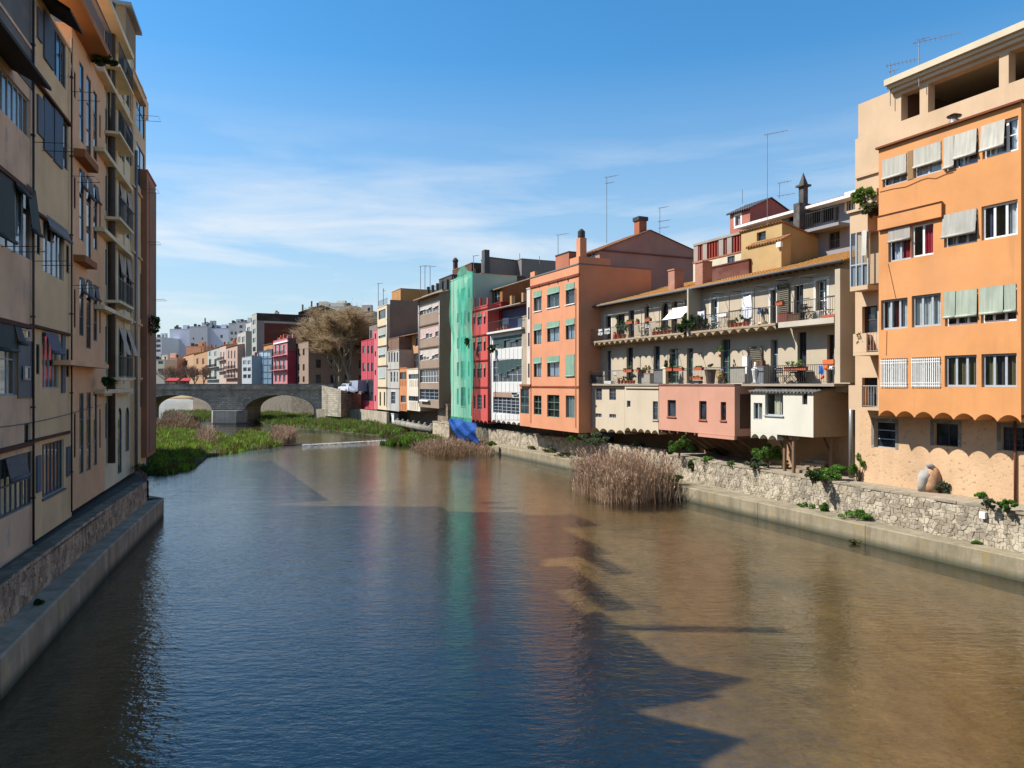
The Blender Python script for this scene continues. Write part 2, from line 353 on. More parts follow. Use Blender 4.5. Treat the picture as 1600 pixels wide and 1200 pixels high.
    def finish(s, roof='flat', ridge=None, rmat=None, parapet=.0, cop=None, bottom=True, scallop=0, over=.25):
        m = s.mb(); e = .008; u0, u1, w0, w1 = s.u0 + e, s.u1 - e, s.w, s.w + s.dep; z0, z1 = s.zb, s.zt
        s.face(m, u0, u1, z0, z1, w0, s.holes)
        if roof == 'gable':
            rw, rz = ridge
            m.q((u0, w0, z0), (u0, w0, z1), (u0, rw, rz), (u0, w1, z1), (u0, w1, z0)); m.q((u1, w0, z0), (u1, w1, z0), (u1, w1, z1), (u1, rw, rz), (u1, w0, z1))
        elif roof == 'lean':
            rz = ridge
            m.q((u0, w0, z0), (u0, w0, z1), (u0, w1, rz), (u0, w1, z0)); m.q((u1, w0, z0), (u1, w1, z0), (u1, w1, rz), (u1, w0, z1))
            m.q((u0, w1, z0), (u0, w1, rz), (u1, w1, rz), (u1, w1, z0))
        else:
            m.q((u0, w0, z0), (u0, w0, z1), (u0, w1, z1), (u0, w1, z0)); m.q((u1, w0, z0), (u1, w1, z0), (u1, w1, z1), (u1, w0, z1))
        if roof != 'lean': m.q((u0, w1, z0), (u0, w1, z1), (u1, w1, z1), (u1, w1, z0))
        if bottom: m.q((u0, w0, z0), (u0, w1, z0), (u1, w1, z0), (u1, w0, z0))
        if scallop: scallops(m, u0, u1, z0, -.0, scallop, w0, w0 + min(s.dep, 1.25))
        s.part('wall', m, s.mat)
        if roof == 'flat':
            c = s.mb(); t = .1
            c.q((u0, w0 + .2, z1 - .25), (u1, w0 + .2, z1 - .25), (u1, w1 - .2, z1 - .25), (u0, w1 - .2, z1 - .25))
            c.box(u0 - .03, u1 + .03, w0 - .05, w0 + .22, z1 + .002, z1 + t); c.box(u0 - .03, u0 + .2, w0 + .22, w1, z1 + .002, z1 + t); c.box(u1 - .2, u1 + .03, w0 + .22, w1, z1 + .002, z1 + t); c.box(u0 + .2, u1 - .2, w1 - .2, w1, z1 + .002, z1 + t)
            return s.part('roof', c, cop or s.mat)
        if roof == 'gable':
            return s.part('roof', tiles(s.mb(), u0 - .15, u1 + .15, [(w0 - over, z1 - over * (rz - z1) / (rw - w0)), (rw, rz + .02)], back=[(w1 + over, z1 - .05)]), rmat or tile_mat())
        if roof == 'lean':
            return s.part('roof', tiles(s.mb(), u0 - .1, u1 + .1, [(w0 - over, z1 - over * (rz - z1) / (w1 - w0)), (w1, rz + .02)]), rmat or tile_mat())
def wavy(m, a, b, y, z0, z1, amp=.035):
    n = max(8, int((b - a) / .035)); pts = [(a + (b - a) * i / n, y + amp * math.sin(i * 1.35 + a * 7) + amp * .5 * math.sin(i * .53)) for i in range(n + 1)]
    for i in range(n): m.q((pts[i][0], pts[i][1], z0), (pts[i + 1][0], pts[i + 1][1], z0), (pts[i + 1][0], pts[i + 1][1], z1), (pts[i][0], pts[i][1], z1))
    return m
def tiles(m, u0, u1, slope, back=None, per=.24, rowl=.42, th=.07):
    """barrel tile roof: half-round columns with stepped courses"""
    (wa, za), (wb, zb) = slope; ln = math.hypot(wb - wa, zb - za); rows = max(1, int(ln / rowl)); cols = max(2, int((u1 - u0) / per)); ks = 6
    for r in range(rows):
        f0, f1 = r / rows, (r + 1.12) / rows; f1 = min(f1, 1)
        y0, h0, y1, h1 = wa + (wb - wa) * f0, za + (zb - za) * f0 + .03, wa + (wb - wa) * f1, za + (zb - za) * f1
        base = len(m.v); n = cols * ks + 1
        jit = [rnd.uniform(-.015, .015) for _ in range(cols + 1)]
        for yy, hh, ex in ((y0, h0, 1), (y1, h1, .8)):
            for i in range(n):
                t = i / ks; fr = t % 1; h = th * math.sin(math.pi * fr / .62) if fr < .62 else -th * .55 * math.sin(math.pi * (fr - .62) / .38)
                m.v.append((u0 + (u1 - u0) * i / (n - 1), yy + jit[int(t)] * (ex == 1), hh + h * ex))
        for i in range(n - 1): m.f.append((base + i, base + i + 1, base + n + i + 1, base + n + i))
        if r == 0:
            b2 = len(m.v)
            for i in range(n): x, y, z = m.v[base + i]; m.v.append((x, y, z - .035))
            for i in range(n - 1): m.f.append((b2 + i, b2 + i + 1, base + i + 1, base + i))
    m.q((u0, wa + .03, za - .06), (u1, wa + .03, za - .06), (u1, wb, zb - .06), (u0, wb, zb - .06))
    m.q((u0, wa + .03, za - .06), (u0, wa + .03, za + .03), (u0, wb, zb + .03), (u0, wb, zb - .06)); m.q((u1, wa + .03, za - .06), (u1, wb, zb - .06), (u1, wb, zb + .03), (u1, wa + .03, za + .03))
    if back:
        wc, zc = back[0]; m.q((u0, wb, zb + .04), (u1, wb, zb + .04), (u1, wc, zc), (u0, wc, zc))
    return m
def scallops(m, u0, u1, ztop, drop, n, w0, w1, rise=.3, front=True):
    """row of small brick vaults under an overhang: arched lower edge of the face and the vault soffits behind"""
    k = 8; bw = (u1 - u0) / n; zl = ztop - rise
    for i in range(n):
        a = u0 + bw * i; prev = None
        for j in range(k + 1):
            f = j / k; z = zl + rise * .92 * math.sin(math.pi * f) ** .75; p = (a + bw * f, z)
            if prev:
                m.q((prev[0], w0, prev[1]), (p[0], w0, p[1]), (p[0], w0, ztop), (prev[0], w0, ztop))
                m.q((prev[0], w0, prev[1]), (prev[0], w1, prev[1]), (p[0], w1, p[1]), (p[0], w0, p[1]))
            prev = p
def railing(m, u0, u1, w, z, h=1.0, gap=.13, r=.008, ends=None):
    m.box(u0, u1, w - .02, w + .02, z + h - .02, z + h + .015); m.box(u0, u1, w - .012, w + .012, z + .07, z + .09)
    n = max(1, int((u1 - u0) / gap))
    for i in range(n + 1): x = u0 + (u1 - u0) * i / n; m.box(x - r, x + r, w - r, w + r, z + .09, z + h - .02)
    if ends:
        for x in (u0, u1):
            m.box(x - .02, x + .02, w + .02, ends, z + h - .018, z + h + .013); k = max(1, int((ends - w) / gap))
            for i in range(1, k): y = w + (ends - w) * i / k; m.box(x - r, x + r, y - r, y + r, z, z + h - .02)
    return m
def np_mesh(name, V, Fc, mat, parent=None, smooth=False):
    me = bpy.data.meshes.new(name); k = Fc.shape[1]; nf = len(Fc)
    me.vertices.add(len(V)); me.vertices.foreach_set('co', np.ascontiguousarray(V, dtype=np.float32).ravel())
    me.loops.add(nf * k); me.loops.foreach_set('vertex_index', np.ascontiguousarray(Fc, dtype=np.int32).ravel())
    me.polygons.add(nf); me.polygons.foreach_set('loop_start', np.arange(nf, dtype=np.int32) * k)
    me.update(calc_edges=True); me.validate()
    return mkobj(name, me, mat, parent, smooth)
# ------------------------------------------------------------------ setting: river, bed, banks
def water_mat():
    m, n, l, b = newmat('river_water'); n.remove(b)
    def noise(vec, sc, det, ro=.55):
        return pnoise(n, l, sc, vec, det, ro)
    h1 = noise((.68, 1.35, 1), 3.7, 3); h2 = noise((.5, 1.2, 1), .8, 3); h3 = noise((.9, 1.6, 1), 10.5, 2)
    a1 = n.new('ShaderNodeMath'); a1.operation = 'MULTIPLY_ADD'; a1.inputs[1].default_value = 1.3; l.new(h2, a1.inputs[0]); l.new(h1, a1.inputs[2])
    a2 = n.new('ShaderNodeMath'); a2.operation = 'MULTIPLY_ADD'; a2.inputs[1].default_value = .26; l.new(h3, a2.inputs[0]); l.new(a1.outputs[0], a2.inputs[2])
    bp = n.new('ShaderNodeBump'); l.new(ramp(n, l, pnoise(n, l, .07, (1, .45, 1), 4, .6), .35, .65, (.55, .55, .55, 1), (1, 1, 1, 1)), bp.inputs['Strength']); bp.inputs['Distance'].default_value = .031; l.new(a2.outputs[0], bp.inputs['Height'])
    t = n.new('ShaderNodeBsdfTransparent'); t.inputs[0].default_value = (.57, .53, .43, 1)
    g = n.new('ShaderNodeBsdfGlossy'); g.inputs['Roughness'].default_value = .03; g.inputs[0].default_value = (.97, .98, 1, 1); l.new(bp.outputs[0], g.inputs['Normal'])
    x = n.new('ShaderNodeMixShader'); l.new(schlick(n, l, .09, bp.outputs[0]), x.inputs[0]); l.new(t.outputs[0], x.inputs[1]); l.new(g.outputs[0], x.inputs[2])
    l.new(x.outputs[0], n['Material Output'].inputs[0]); return m
def bed_mat():
    m, n, l, b = newmat('river_bed'); c = lin((194, 168, 122), .64)
    a = ramp(n, l, pnoise(n, l, 1.1, (1, .6, 1), 8, .7), .32, .7, shade(c, .5), shade(c, 1.1))
    a = mixc(n, l, ramp(n, l, pnoise(n, l, .16, (1, .7, 1), 6, .6), .48, .68, (0, 0, 0, 1), (.6, .6, .6, 1)), a, (.07, .075, .035, 1))
    a = mixc(n, l, ramp(n, l, pnoise(n, l, 7, det=4, rough=.7), .5, .72, (0, 0, 0, 1), (.5, .5, .5, 1)), a, (.05, .045, .03, 1))
    l.new(a, b.inputs['Base Color']); b.inputs['Roughness'].default_value = 1; return m
WATER = water_mat()
m = MB(); m.q((-1500, -60, -.5), (1500, -60, -.5), (1500, 3000, -.5), (-1500, 3000, -.5))
tag(m.build('ground', bed_mat()), kind='structure')
WEIR = [(-52, 63), (-36, 74.5), (-24, 84.2), (-13, 93.2), (-4, 99)]
m = MB(); m.q((-45, -30, 0), (45, -30, 0), (40, 99, 0), WEIR[4] + (0,), WEIR[3] + (0,), WEIR[2] + (0,), WEIR[1] + (0,), WEIR[0] + (0,)); tag(m.build('river', WATER), kind='structure')
m = MB(); m.q(*[(x - .25, y + .5, .06) for x, y in WEIR], (-4, 200, .06), (-230, 400, .06), (-250, 380, .06), (-120, 120, .06)); tag(m.build('river', WATER), kind='structure')
def foam_mat():
    m, n, l, b = newmat('weir_foam'); p = pnoise(n, l, 4, (1, 1, 1), 6, .75)
    r = ramp(n, l, p, .45, .62, (.1, .11, .1, 1), (.62, .64, .65, 1)); l.new(r, b.inputs['Base Color']); b.inputs['Roughness'].default_value = .5; bump(n, l, p, b, 1, .1); return m
m = MB(); FO = foam_mat()
pts = [(-24, 84.2), (-20, 87.4), (-13, 93.2), (-8, 96.5)]
N = 60
for i in range(N):
    def pt(f):
        f = f * 3 * .999; k = int(f); a, b_ = pts[k], pts[k + 1]; f -= k; return (a[0] + (b_[0] - a[0]) * f, a[1] + (b_[1] - a[1]) * f)
    fa, fb = pt(i / N), pt((i + 1) / N); wv = lambda j: (.1 + .12 * math.sin(j * .7) + .2 * math.sin(j * 1.9)) * (.25 + .75 * min(1, j / 32))
    for (o0, z0), (o1, z1) in (((.3, .07), (.1, .068)), ((.1, .068), (-.35, .02)), ((-.35, .02), (None, .008))):
        ya0, ya1 = (o1 if o1 is not None else -.35 - wv(i)), (o1 if o1 is not None else -.35 - wv(i + 1))
        m.q((fa[0] - .25 * 0 + o0 * -.3, fa[1] + o0, z0), (fb[0] + o0 * -.3, fb[1] + o0, z0), (fb[0] + ya1 * -.3, fb[1] + ya1, z1), (fa[0] + ya0 * -.3, fa[1] + ya0, z1))
tag(m.build('weir_foam', FO), 'white line of foam where the river drops over the low weir', 'foam', kind='stuff')

def lerp(a, b, f): return tuple(x + (y - x) * f for x, y in zip(a, b))
def stone_cells(length, z0, z1, sw, sh, seed):
    r_ = random.Random(seed); J = {}
    def V(i, r):
        if (i, r) not in J: J[(i, r)] = (r_.uniform(-.24, .24) * sw, r_.uniform(-.42, .42) * sh)
        dx, dz = J[(i, r)]; zz = z0 + r * (z1 - z0) / rows
        if r == 0 or r == rows: dz = r_.uniform(-.03, .02) if r else 0
        return (i * sw / 2 + dx, zz + dz)
    rows = max(2, round((z1 - z0) / sh)); cols = int(length / sw)
    for r in range(rows):
        for c in range(cols):
            i = 2 * c + 1 + (r % 2)
            yield [V(i - 1, r), V(i, r), V(i + 1, r), V(i + 1, r + 1), V(i, r + 1), V(i - 1, r + 1)], r_.uniform(.02, .055), r_.random()
def add_stone(m, poly, out, base=0):
    """stone proud of the mortar: local x along the wall, -y outward"""
    cx = sum(p[0] for p in poly) / 6; cz = sum(p[1] for p in poly) / 6; i = len(m.v)
    for sc, y in ((.985, .0), (.93, -out * .75), (.72, -out)):
        for x, z in poly: m.v.append((cx + (x - cx) * sc, base + y, cz + (z - cz) * sc))
    for k in range(2):
        for j in range(6): j2 = (j + 1) % 6; m.f.append((i + k * 6 + j, i + k * 6 + j2, i + k * 6 + 6 + j2, i + k * 6 + 6 + j))
    m.f.append(tuple(i + 12 + j for j in range(6)))
def masonry(name, A, B, z0, z1, sw, sh, label, mat, mortar, limit=0, near='B', thick=.5, seed=1, top=True):
    """wall from A to B (viewer's right = B), stones on its river face"""
    d = Vector((B[0] - A[0], B[1] - A[1])); ln = d.length; F = Frame(A[0], A[1], d.x, d.y)
    root = empty(name, (A[0], A[1], z0), F.ang, label, 'wall')
    m = MB((0, 0, z0)).box(0, ln, .0, thick, z0, z1 - .02); m.build('mortar', mortar, root)
    cells = list(stone_cells(ln, z0, z1, sw, sh, seed))
    if limit:
        key = (lambda c: -c[0][0][0]) if near == 'B' else (lambda c: c[0][0][0])
        vis = [c for c in cells if (F.W(c[0][0][0], 0, 0)[0] / max(1, F.W(c[0][0][0], 0, 0)[1])) < .70]
        ids = {id(c) for c in sorted(vis, key=key)[:limit]}
    st = MB((0, 0, z0))
    for c in cells:
        if limit and id(c) in ids:
            s1 = MB((c[0][0][0], 0, c[0][0][1])); add_stone(s1, c[0], c[1]); o = s1.build('stone', mat, root); o.location = (c[0][0][0], 0, c[0][0][1] - z0)
        else: add_stone(st, c[0], c[1])
    if st.v: tag(st.build('stone_mass', mat, root), kind='stuff')
    if top:
        cp = MB((0, 0, z0)); x = 0; k = 0
        while x < ln:
            x2 = min(ln, x + rnd.uniform(.5, 1.3)); cp.box(x, x2 - .02, -.06 + rnd.uniform(-.02, .02), thick + .05, z1 - .018, z1 + .05 + rnd.uniform(0, .03)); x = x2
        cp.build('coping', concrete((190, 175, 150), .6, False), root)
    return root
WL = [(23.6, 12.5), (18.1, 26), (10.2, 44.7), (4.8, 59.85), (-.6, 71.9), (-7.2, 86)]          # right waterline
WA = [(23.9, 14), (18.75, 26.6), (10.5, 48.9)]; WB = [(11.0, 52.6), (4.5, 65.2), (-4, 81.5), (-7.5, 89)]
STONE = stone_mat((212, 198, 174), .62); MORT = stone_mat((170, 152, 126), .55)
root = empty('quay_ledge', (18.1, 26, 0), 0, 'long stained concrete ledge at the water along the sunny bank', 'ledge')
con = concrete((182, 168, 138), .56)
for i in range(len(WL) - 1):
    a, b_ = Vector(WL[i]), Vector(WL[i + 1]); segs = max(1, int((b_ - a).length / 6.5))
    for k in range(segs):
        p, q_ = a.lerp(b_, k / segs), a.lerp(b_, (k + 1) / segs); d = (q_ - p).normalized(); nn = Vector((d.y, -d.x)) if d.y > 0 else Vector((-d.y, d.x)); p2, q2 = p + d * .012, q_ - d * .012
        m = MB((18.1, 26, 0)); c = .04
        pr = [(0, -.9), (0, .82 - c), (c, .82), (3.2, .82)]
        for (o0, z0), (o1, z1) in zip(pr, pr[1:]):
            m.q((*(p2 + nn * o0), z0), (*(q2 + nn * o0), z0), (*(q2 + nn * o1), z1), (*(p2 + nn * o1), z1))
        m.build('ledge_segment', con, root)
masonry('river_wall', WA[2], WA[1], .7, 2.25, .235, .175, 'sunlit pale rubble stone wall below the orange bay and the white box', STONE, MORT, 300, seed=3)
o = masonry('river_wall', WA[1], WA[0], .7, 2.25, .235, .175, 'short end of rubble stone wall at the right picture edge', STONE, MORT, 0, seed=4)
masonry('river_wall', WB[1], WB[0], .7, 2.2, .3, .22, 'rubble stone wall behind the big brown reed clump', STONE, MORT, 0, seed=5)
masonry('river_wall', WB[2], WB[1], .7, 2.2, .3, .22, 'rubble stone wall under the tall peach house', STONE, MORT, 0, seed=6)
masonry('river_wall', WB[3], WB[2], .5, 2.3, .3, .22, 'pale stone wall beside the blue tarpaulin', STONE, MORT, 0, seed=7)
m = MB(); m.q(*[(x, y, 2.2) for x, y in ((24.2, 14), (19.0, 26.6), (10.8, 48.9), (11.3, 52.6), (4.8, 65.2), (-3.7, 81.5), (-7.2, 89), (14, 95), (45, 50), (45, 14))])
EARTH = plain('dry_earth', (192, 174, 148), .54, .95, 0, .3)
tag(m.build('path', EARTH), kind='structure')
m = MB(); m.q((10.5, 48.9, .7), (11.0, 52.6, .7), (11.0, 52.6, 2.2), (10.5, 48.9, 2.2)); m.q((10.5, 48.9, .7), (10.5, 48.9, 2.2), (13, 50, 2.2), (13, 50, .7))
tag(m.build('bank', EARTH), kind='structure')
# left bank
LW = [(-9.2, 9.6), (-11.3, 16.26), (-14.9, 27.2), (-18.5, 39.1)]
root = empty('quay_ledge', (-11.3, 16.26, 0), 0, 'shaded concrete ledge at the water along the left bank', 'ledge')
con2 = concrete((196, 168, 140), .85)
for i in range(3):
    p, q_ = Vector(LW[i]), Vector(LW[i + 1]); d = (q_ - p).normalized(); nn = Vector((-d.y, d.x)); m = MB((-11.3, 16.26, 0)); p2, q2 = p + d * .01, q_ - d * .01
    for (o0, z0), (o1, z1) in zip([(0, -.9), (0, .9), (.05, .95)], [(0, .9), (.05, .95), (2.5, .95)]):
        m.q((*(p2 + nn * o0), z0), (*(q2 + nn * o0), z0), (*(q2 + nn * o1), z1), (*(p2 + nn * o1), z1))
    m.build('ledge_segment', con2, root)
m = MB((-11.3, 16.26, 0)); e = Vector(LW[3]); e2 = e + Vector((-2.2, 1.5)); m.q((*e, -.9), (*e2, -.9), (*e2, .95), (*e, .95)); m.q((*e, .95), (*e2, .95), (-21, 39, .95), (-19, 38, .95)); m.build('ledge_segment', con2, root)
lo = Vector((-.66, -.21))
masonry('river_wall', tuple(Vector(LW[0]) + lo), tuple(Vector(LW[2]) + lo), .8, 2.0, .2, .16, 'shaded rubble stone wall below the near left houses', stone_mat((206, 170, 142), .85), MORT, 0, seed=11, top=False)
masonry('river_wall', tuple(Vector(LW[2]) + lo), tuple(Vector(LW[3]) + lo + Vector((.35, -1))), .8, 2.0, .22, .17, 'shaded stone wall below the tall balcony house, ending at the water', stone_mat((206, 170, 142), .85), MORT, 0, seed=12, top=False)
m = MB(); m.q((-9.9, 9.4, 1.9), (-19.2, 38.9, 1.9), (-21.5, 42, 1.9), (-30, 42, 1.9), (-22, 9.4, 1.9)); m.q((-19.2, 38.9, 1.9), (-19.2, 38.9, -.5), (-21.5, 42, -.5), (-21.5, 42, 1.9)); tag(m.build('path', plain('dark_earth', (120, 105, 92), .55, .95, 0, .35)), kind='structure')
m = MB(); m.q((-60, 44, 1.1), (-24, 46.5, 1.1), (-39, 78, 1.1), (-75, 78, 1.1)); m.q((-24, 46.5, -.6), (-24, 46.5, 1.1), (-39, 78, 1.1), (-39, 78, -.6)); tag(m.build('bank', plain('dark_earth', (120, 105, 92), .55, .95, 0, .35)), kind='structure')

# ------------------------------------------------------------------ bridge and the far banks
BY = 130.0
def bx_(px): return (px - 800) * BY / FPX
BST = ashlar((182, 168, 150), .85)
root = empty('stone_bridge', (bx_(357), BY, 0), 0, 'grey stone arch bridge across the river behind the islands', 'bridge')
O = (bx_(357), BY, 0)
arches = [(-47.1, -35.0), (-66.2, -53.0), (-85.4, -72.2)]
zs, ri = 2.45, 2.62
def soff(x):
    for a, b_ in arches:
        if a < x < b_: h = (b_ - a) / 2; return zs + ri * math.sqrt(max(0, 1 - ((x - a - h) / h) ** 2))
    return -.6
xs = sorted({-92.0, -33.6} | {a + (b_ - a) * (1 - math.cos(math.pi * i / 24)) / 2 for a, b_ in arches for i in range(25)})
m = MB(O)
for a, b_ in zip(xs, xs[1:]):
    c = (a + b_) / 2; inn = soff(c) > 0
    za, zb_ = (max(soff(a), zs), max(soff(b_), zs)) if inn else (-.6, -.6)
    for y in (BY, BY + 8): m.q((a, y, za), (b_, y, zb_), (b_, y, 6.0), (a, y, 6.0))
    if inn: m.q((a, BY, za), (a, BY + 8, za), (b_, BY + 8, zb_), (b_, BY, zb_))
for a, b_ in arches:
    for x in (a, b_): m.q((x, BY, -.6), (x, BY + 8, -.6), (x, BY + 8, zs), (x, BY, zs))
m.q((-33.6, BY, -.6), (-33.6, BY + 8, -.6), (-33.6, BY + 8, 6), (-33.6, BY, 6))
m.build('spandrel_wall', BST, root)
for a, b_ in arches:
    m = MB(O); c, h = (a + b_) / 2, (b_ - a) / 2
    for i in range(22):
        t0, t1 = math.pi * (i + .04) / 22, math.pi * (i + .96) / 22; q4 = []
        for y in (BY - .08, BY + .3): q4.append([(c - math.cos(t) * (h + o_), y, zs + math.sin(t) * (ri + o_)) for t, o_ in ((t0, -.02), (t1, -.02), (t1, .55), (t0, .55))])
        m.q(*q4[0]); m.q(q4[0][0], q4[1][0], q4[1][1], q4[0][1]); m.q(q4[0][3], q4[0][2], q4[1][2], q4[1][3])
    m.build('arch_ring', BST, root)
MB(O).box(-92, -33.5, BY - .3, BY + 8.3, 6.003, 6.25).build('cornice', BST, root)
MB(O).box(-92, -33.5, BY - .12, BY + .25, 6.253, 6.95).build('parapet', BST, root); MB(O).box(-92, -33.5, BY + 7.7, BY + 8.1, 6.253, 6.95).build('parapet', BST, root)
MB(O).box(-92, -33.45, BY - .2, BY + .33, 6.953, 7.04).build('coping', concrete((180, 176, 170), .6, False), root)
for a, b_ in ((-53.0, -47.1), (-72.2, -66.2)):
    m = MB(O); p = [(a - .3, BY + .2), (a + .9, BY - 2.1), (b_ - .9, BY - 2.1), (b_ + .3, BY + .2)]
    for (x0, y0), (x1, y1) in zip(p, p[1:]): m.q((x0, y0, -.6), (x1, y1, -.6), (x1, y1 + (.35 if y1 < BY else 0), 2.35), (x0, y0 + (.35 if y0 < BY else 0), 2.35))
    m.q(*[(x, y + (.35 if y < BY else 0), 2.35) for x, y in p]); m.build('pier', concrete((200, 190, 175), .6), root)
# walls and street beside the bridge
PALE = concrete((205, 190, 165), .62, False); FARW = stone_mat((160, 146, 124), .4)
def prism(name, pts, z0, ztops, mat, label=None, cat=None, kind=None, thick=.5):
    d = Vector((pts[-1][0] - pts[0][0], pts[-1][1] - pts[0][1])).normalized(); nn = Vector((-d.y, d.x)) * thick; m = MB((pts[0][0], pts[0][1], z0))
    for i in range(len(pts) - 1):
        a, b_ = Vector(pts[i]), Vector(pts[i + 1]); za, zb_ = ztops[i], ztops[i + 1]
        m.q((*a, z0), (*b_, z0), (*b_, zb_), (*a, za)); m.q((*(a + nn), z0), (*(a + nn), za), (*(b_ + nn), zb_), (*(b_ + nn), z0)); m.q((*a, za), (*b_, zb_), (*(b_ + nn), zb_), (*(a + nn), za))
    a, b_ = Vector(pts[0]), Vector(pts[-1]); m.q((*a, z0), (*a, ztops[0]), (*(a + nn), ztops[0]), (*(a + nn), z0)); m.q((*b_, z0), (*(b_ + nn), z0), (*(b_ + nn), ztops[-1]), (*b_, ztops[-1]))
    o = m.build(name, mat); o.location = (pts[0][0], pts[0][1], z0); return tag(o, label, cat, None, kind)
prism('ramp_wall', [(-33.5, 129.6), (-28.5, 122.6), R.P(R.u(566, .6), .6)], 1.5, [6.75, 6.0, 5.15], ashlar((206, 192, 168), .6), 'pale sloping parapet wall going down from the bridge end', 'wall')
prism('quay_wall', [(-34.6, 129.6), R.P(R.u(560, -1.2), -1.2), R.P(R.u(604, -.5), -.5)], -.5, [2.6, 2.75, 2.75], PALE, 'pale low quay wall between bridge and red house', 'wall')
m = MB(); m.q((-34.3, 129.6, 2.58), (*R.P(R.u(560, -1.0), -1.0), 2.58), (*R.P(R.u(560, 3), 3), 2.58), (-31, 133, 2.58)); tag(m.build('path', plain('bank_grass', (120, 132, 70), .5, .95, 0, .4)), kind='structure')
ASPH = plain('asphalt', (98, 98, 100), .7, .95, 0, .2)
m = MB(); a = R.P(R.u(568, 1.0), 1.0); m.q((-33.3, 129.6, 5.9), (-28.2, 122.6, 5.5), (a[0], a[1], 5.0), (a[0] + 60, a[1] + 25, 5.0), (60, 190, 6.05), (-33.3, 138.3, 5.9)); tag(m.build('street', ASPH), kind='structure')
m = MB(); m.q((-33.4, 138.3, 5.95), (-45, 150, 6.0), (-130, 300, 6.0), (-130, 900, 6.0), (400, 900, 6), (400, 180, 6), (60, 160, 5.95)); m.q((-33.4, 138.3, 5.95), (-33.4, 138.3, -.5), (-45, 150, -.5), (-45, 150, 6.0)); m.q((-45, 150, 6), (-45, 150, -.5), (-130, 300, -.5), (-130, 300, 6)); tag(m.build('street', FARW), kind='structure')
m = MB(); m.q((-75, 138.3, 5.95), (-92, 160, 6.0), (-160, 300, 6.0), (-400, 300, 6.0), (-400, 138.3, 6)); m.q((-75, 138.3, 5.95), (-92, 160, 6.0), (-92, 160, -.5), (-75, 138.3, -.5)); m.q((-92, 160, 6), (-160, 300, 6), (-160, 300, -.5), (-92, 160, -.5)); tag(m.build('street', FARW), kind='structure')
m = MB(); m.box(-92, -33.5, BY + .3, BY + 7.6, 6.0, 6.255); tag(m.build('road', ASPH), kind='structure')
# solid ground behind the right bank houses
m = MB(); c = [R.P(R.u(600, 9), 9), R.P(30, 9), R.P(45, 60), R.P(-60, 90)]
m.q(*[(x, y, 5.0) for x, y in c]); m.q((*c[0], -.5), (*c[1], -.5), (*c[1], 5), (*c[0], 5)); tag(m.build('street', PALE), kind='structure')
# ------------------------------------------------------------------ right bank, nearest: cream block with orange bay
ORANGE = stucco((240, 168, 106), .8, .14, .5); CREAM = stucco((236, 202, 164), .76, .12, .35); CREAMPIT = stucco((238, 198, 156), .78, .2, .5, pit=.7)
RZ = lambda x, y, w=0: R.z(x, y, w)
h = House('apartment_block', R, 1336, 1740, 1.3, 2.15, RZ(1336, 218, 1.3), 9, CREAM, 'cream apartment block with orange bay, nearest on the sunny bank')
GREY_ST = stone_mat((170, 165, 155), .6, 'window_stone')
h.win(1366, 1399, 659, 700, 'grey', 1, 3, surr=GREY_ST, rec=.2); h.win(1459, 1497, 662, 697, 'dark', 2, 1, surr=GREY_ST, rec=.25); h.win(1564, 1612, 668, 705, 'dark', 5, 4, surr=GREY_ST, rec=.2)
h.holes += [h.rect(1347, 1371, 478, 520), h.rect(1347, 1371, 590, 640)]
for r4 in ((1347, 1371, 478, 520), (1347, 1371, 590, 640)): h.win(*r4, 'wood', 1, 2, rec=.3, hole=False, door=True)
h.finish('none')
wall = [o for o in h.root.children if o.name.startswith('wall')][0]
# rough lower wall skin, 3 mm proud, with the same openings
low = h.mb(); zt_low = RZ(1480, 640, 1.3)
h2 = h.face(low, h.U(1344), h.u1 - .05, 2.16, zt_low, 1.296, [x for x in h.holes if x[3] < zt_low], .02); h.part('rough_render', low, CREAMPIT)
# roof storey with open loggia
zf = RZ(1336, 218, 1.3)
up0, up1 = h.U(1341), h.u1; ztl = RZ(1394, 150, 1.3); lo = h.mb()
ops = [h.rect(1408, 1437, 152, 184), h.rect(1450, 1561, 109, 156), h.rect(1576, 1690, 60, 118)]
zsill = min(o_[2] for o_ in ops); ztop = ops[1][3]
ops = [(a, b, ops[0][2] if i == 0 else ops[1][2], ztop) for i, (a, b, c, d) in enumerate(ops)]
h.face(lo, up0, up1, zf, ztop + .35, 1.3, ops, .45); h.part('loggia_wall', lo, CREAM)
lw = h.mb(); a_in = h.U(1394) ; g0_, g1_ = sorted((R.u(1416, 8.6), R.u(1440, 8.6))); lw.box(up0 - 2, g0_, 8.6, 8.9, zf, ztop + .35); lw.box(g1_, up1, 8.6, 8.9, zf, ztop + .35); lw.box(g0_, g1_, 8.6, 8.9, zf, zf + 1.25); lw.box(up0, up0 + .3, 1.32, 8.6, zf, ztl); lw.box(a_in + .0, a_in + .2, 1.32, 8.6, zf, ztop + .34); lw.box(up1 - .3, up1, 1.32, 8.6, zf, ztop + .34); lw.box(up0, up1, 1.32, 8.6, zf - .1, zf + .02); h.part('loggia_back', lw, stucco((170, 135, 110), .6))
rf = h.mb(); a = h.U(1394); rf.box(a, up1, .95, 9.2, ztop + .36, ztop + .5); rf.box(a - .05, up1, .8, 9.3, ztop + .5, ztop + .78); rf.box(a, up1, 1.1, 1.3, ztop + .2, ztop + .355); h.part('loggia_roof', rf, stucco((240, 222, 190), .78))
h.bx('ledge', 1336, 1740, 214, 219, 1.2, 1.3, CREAM)
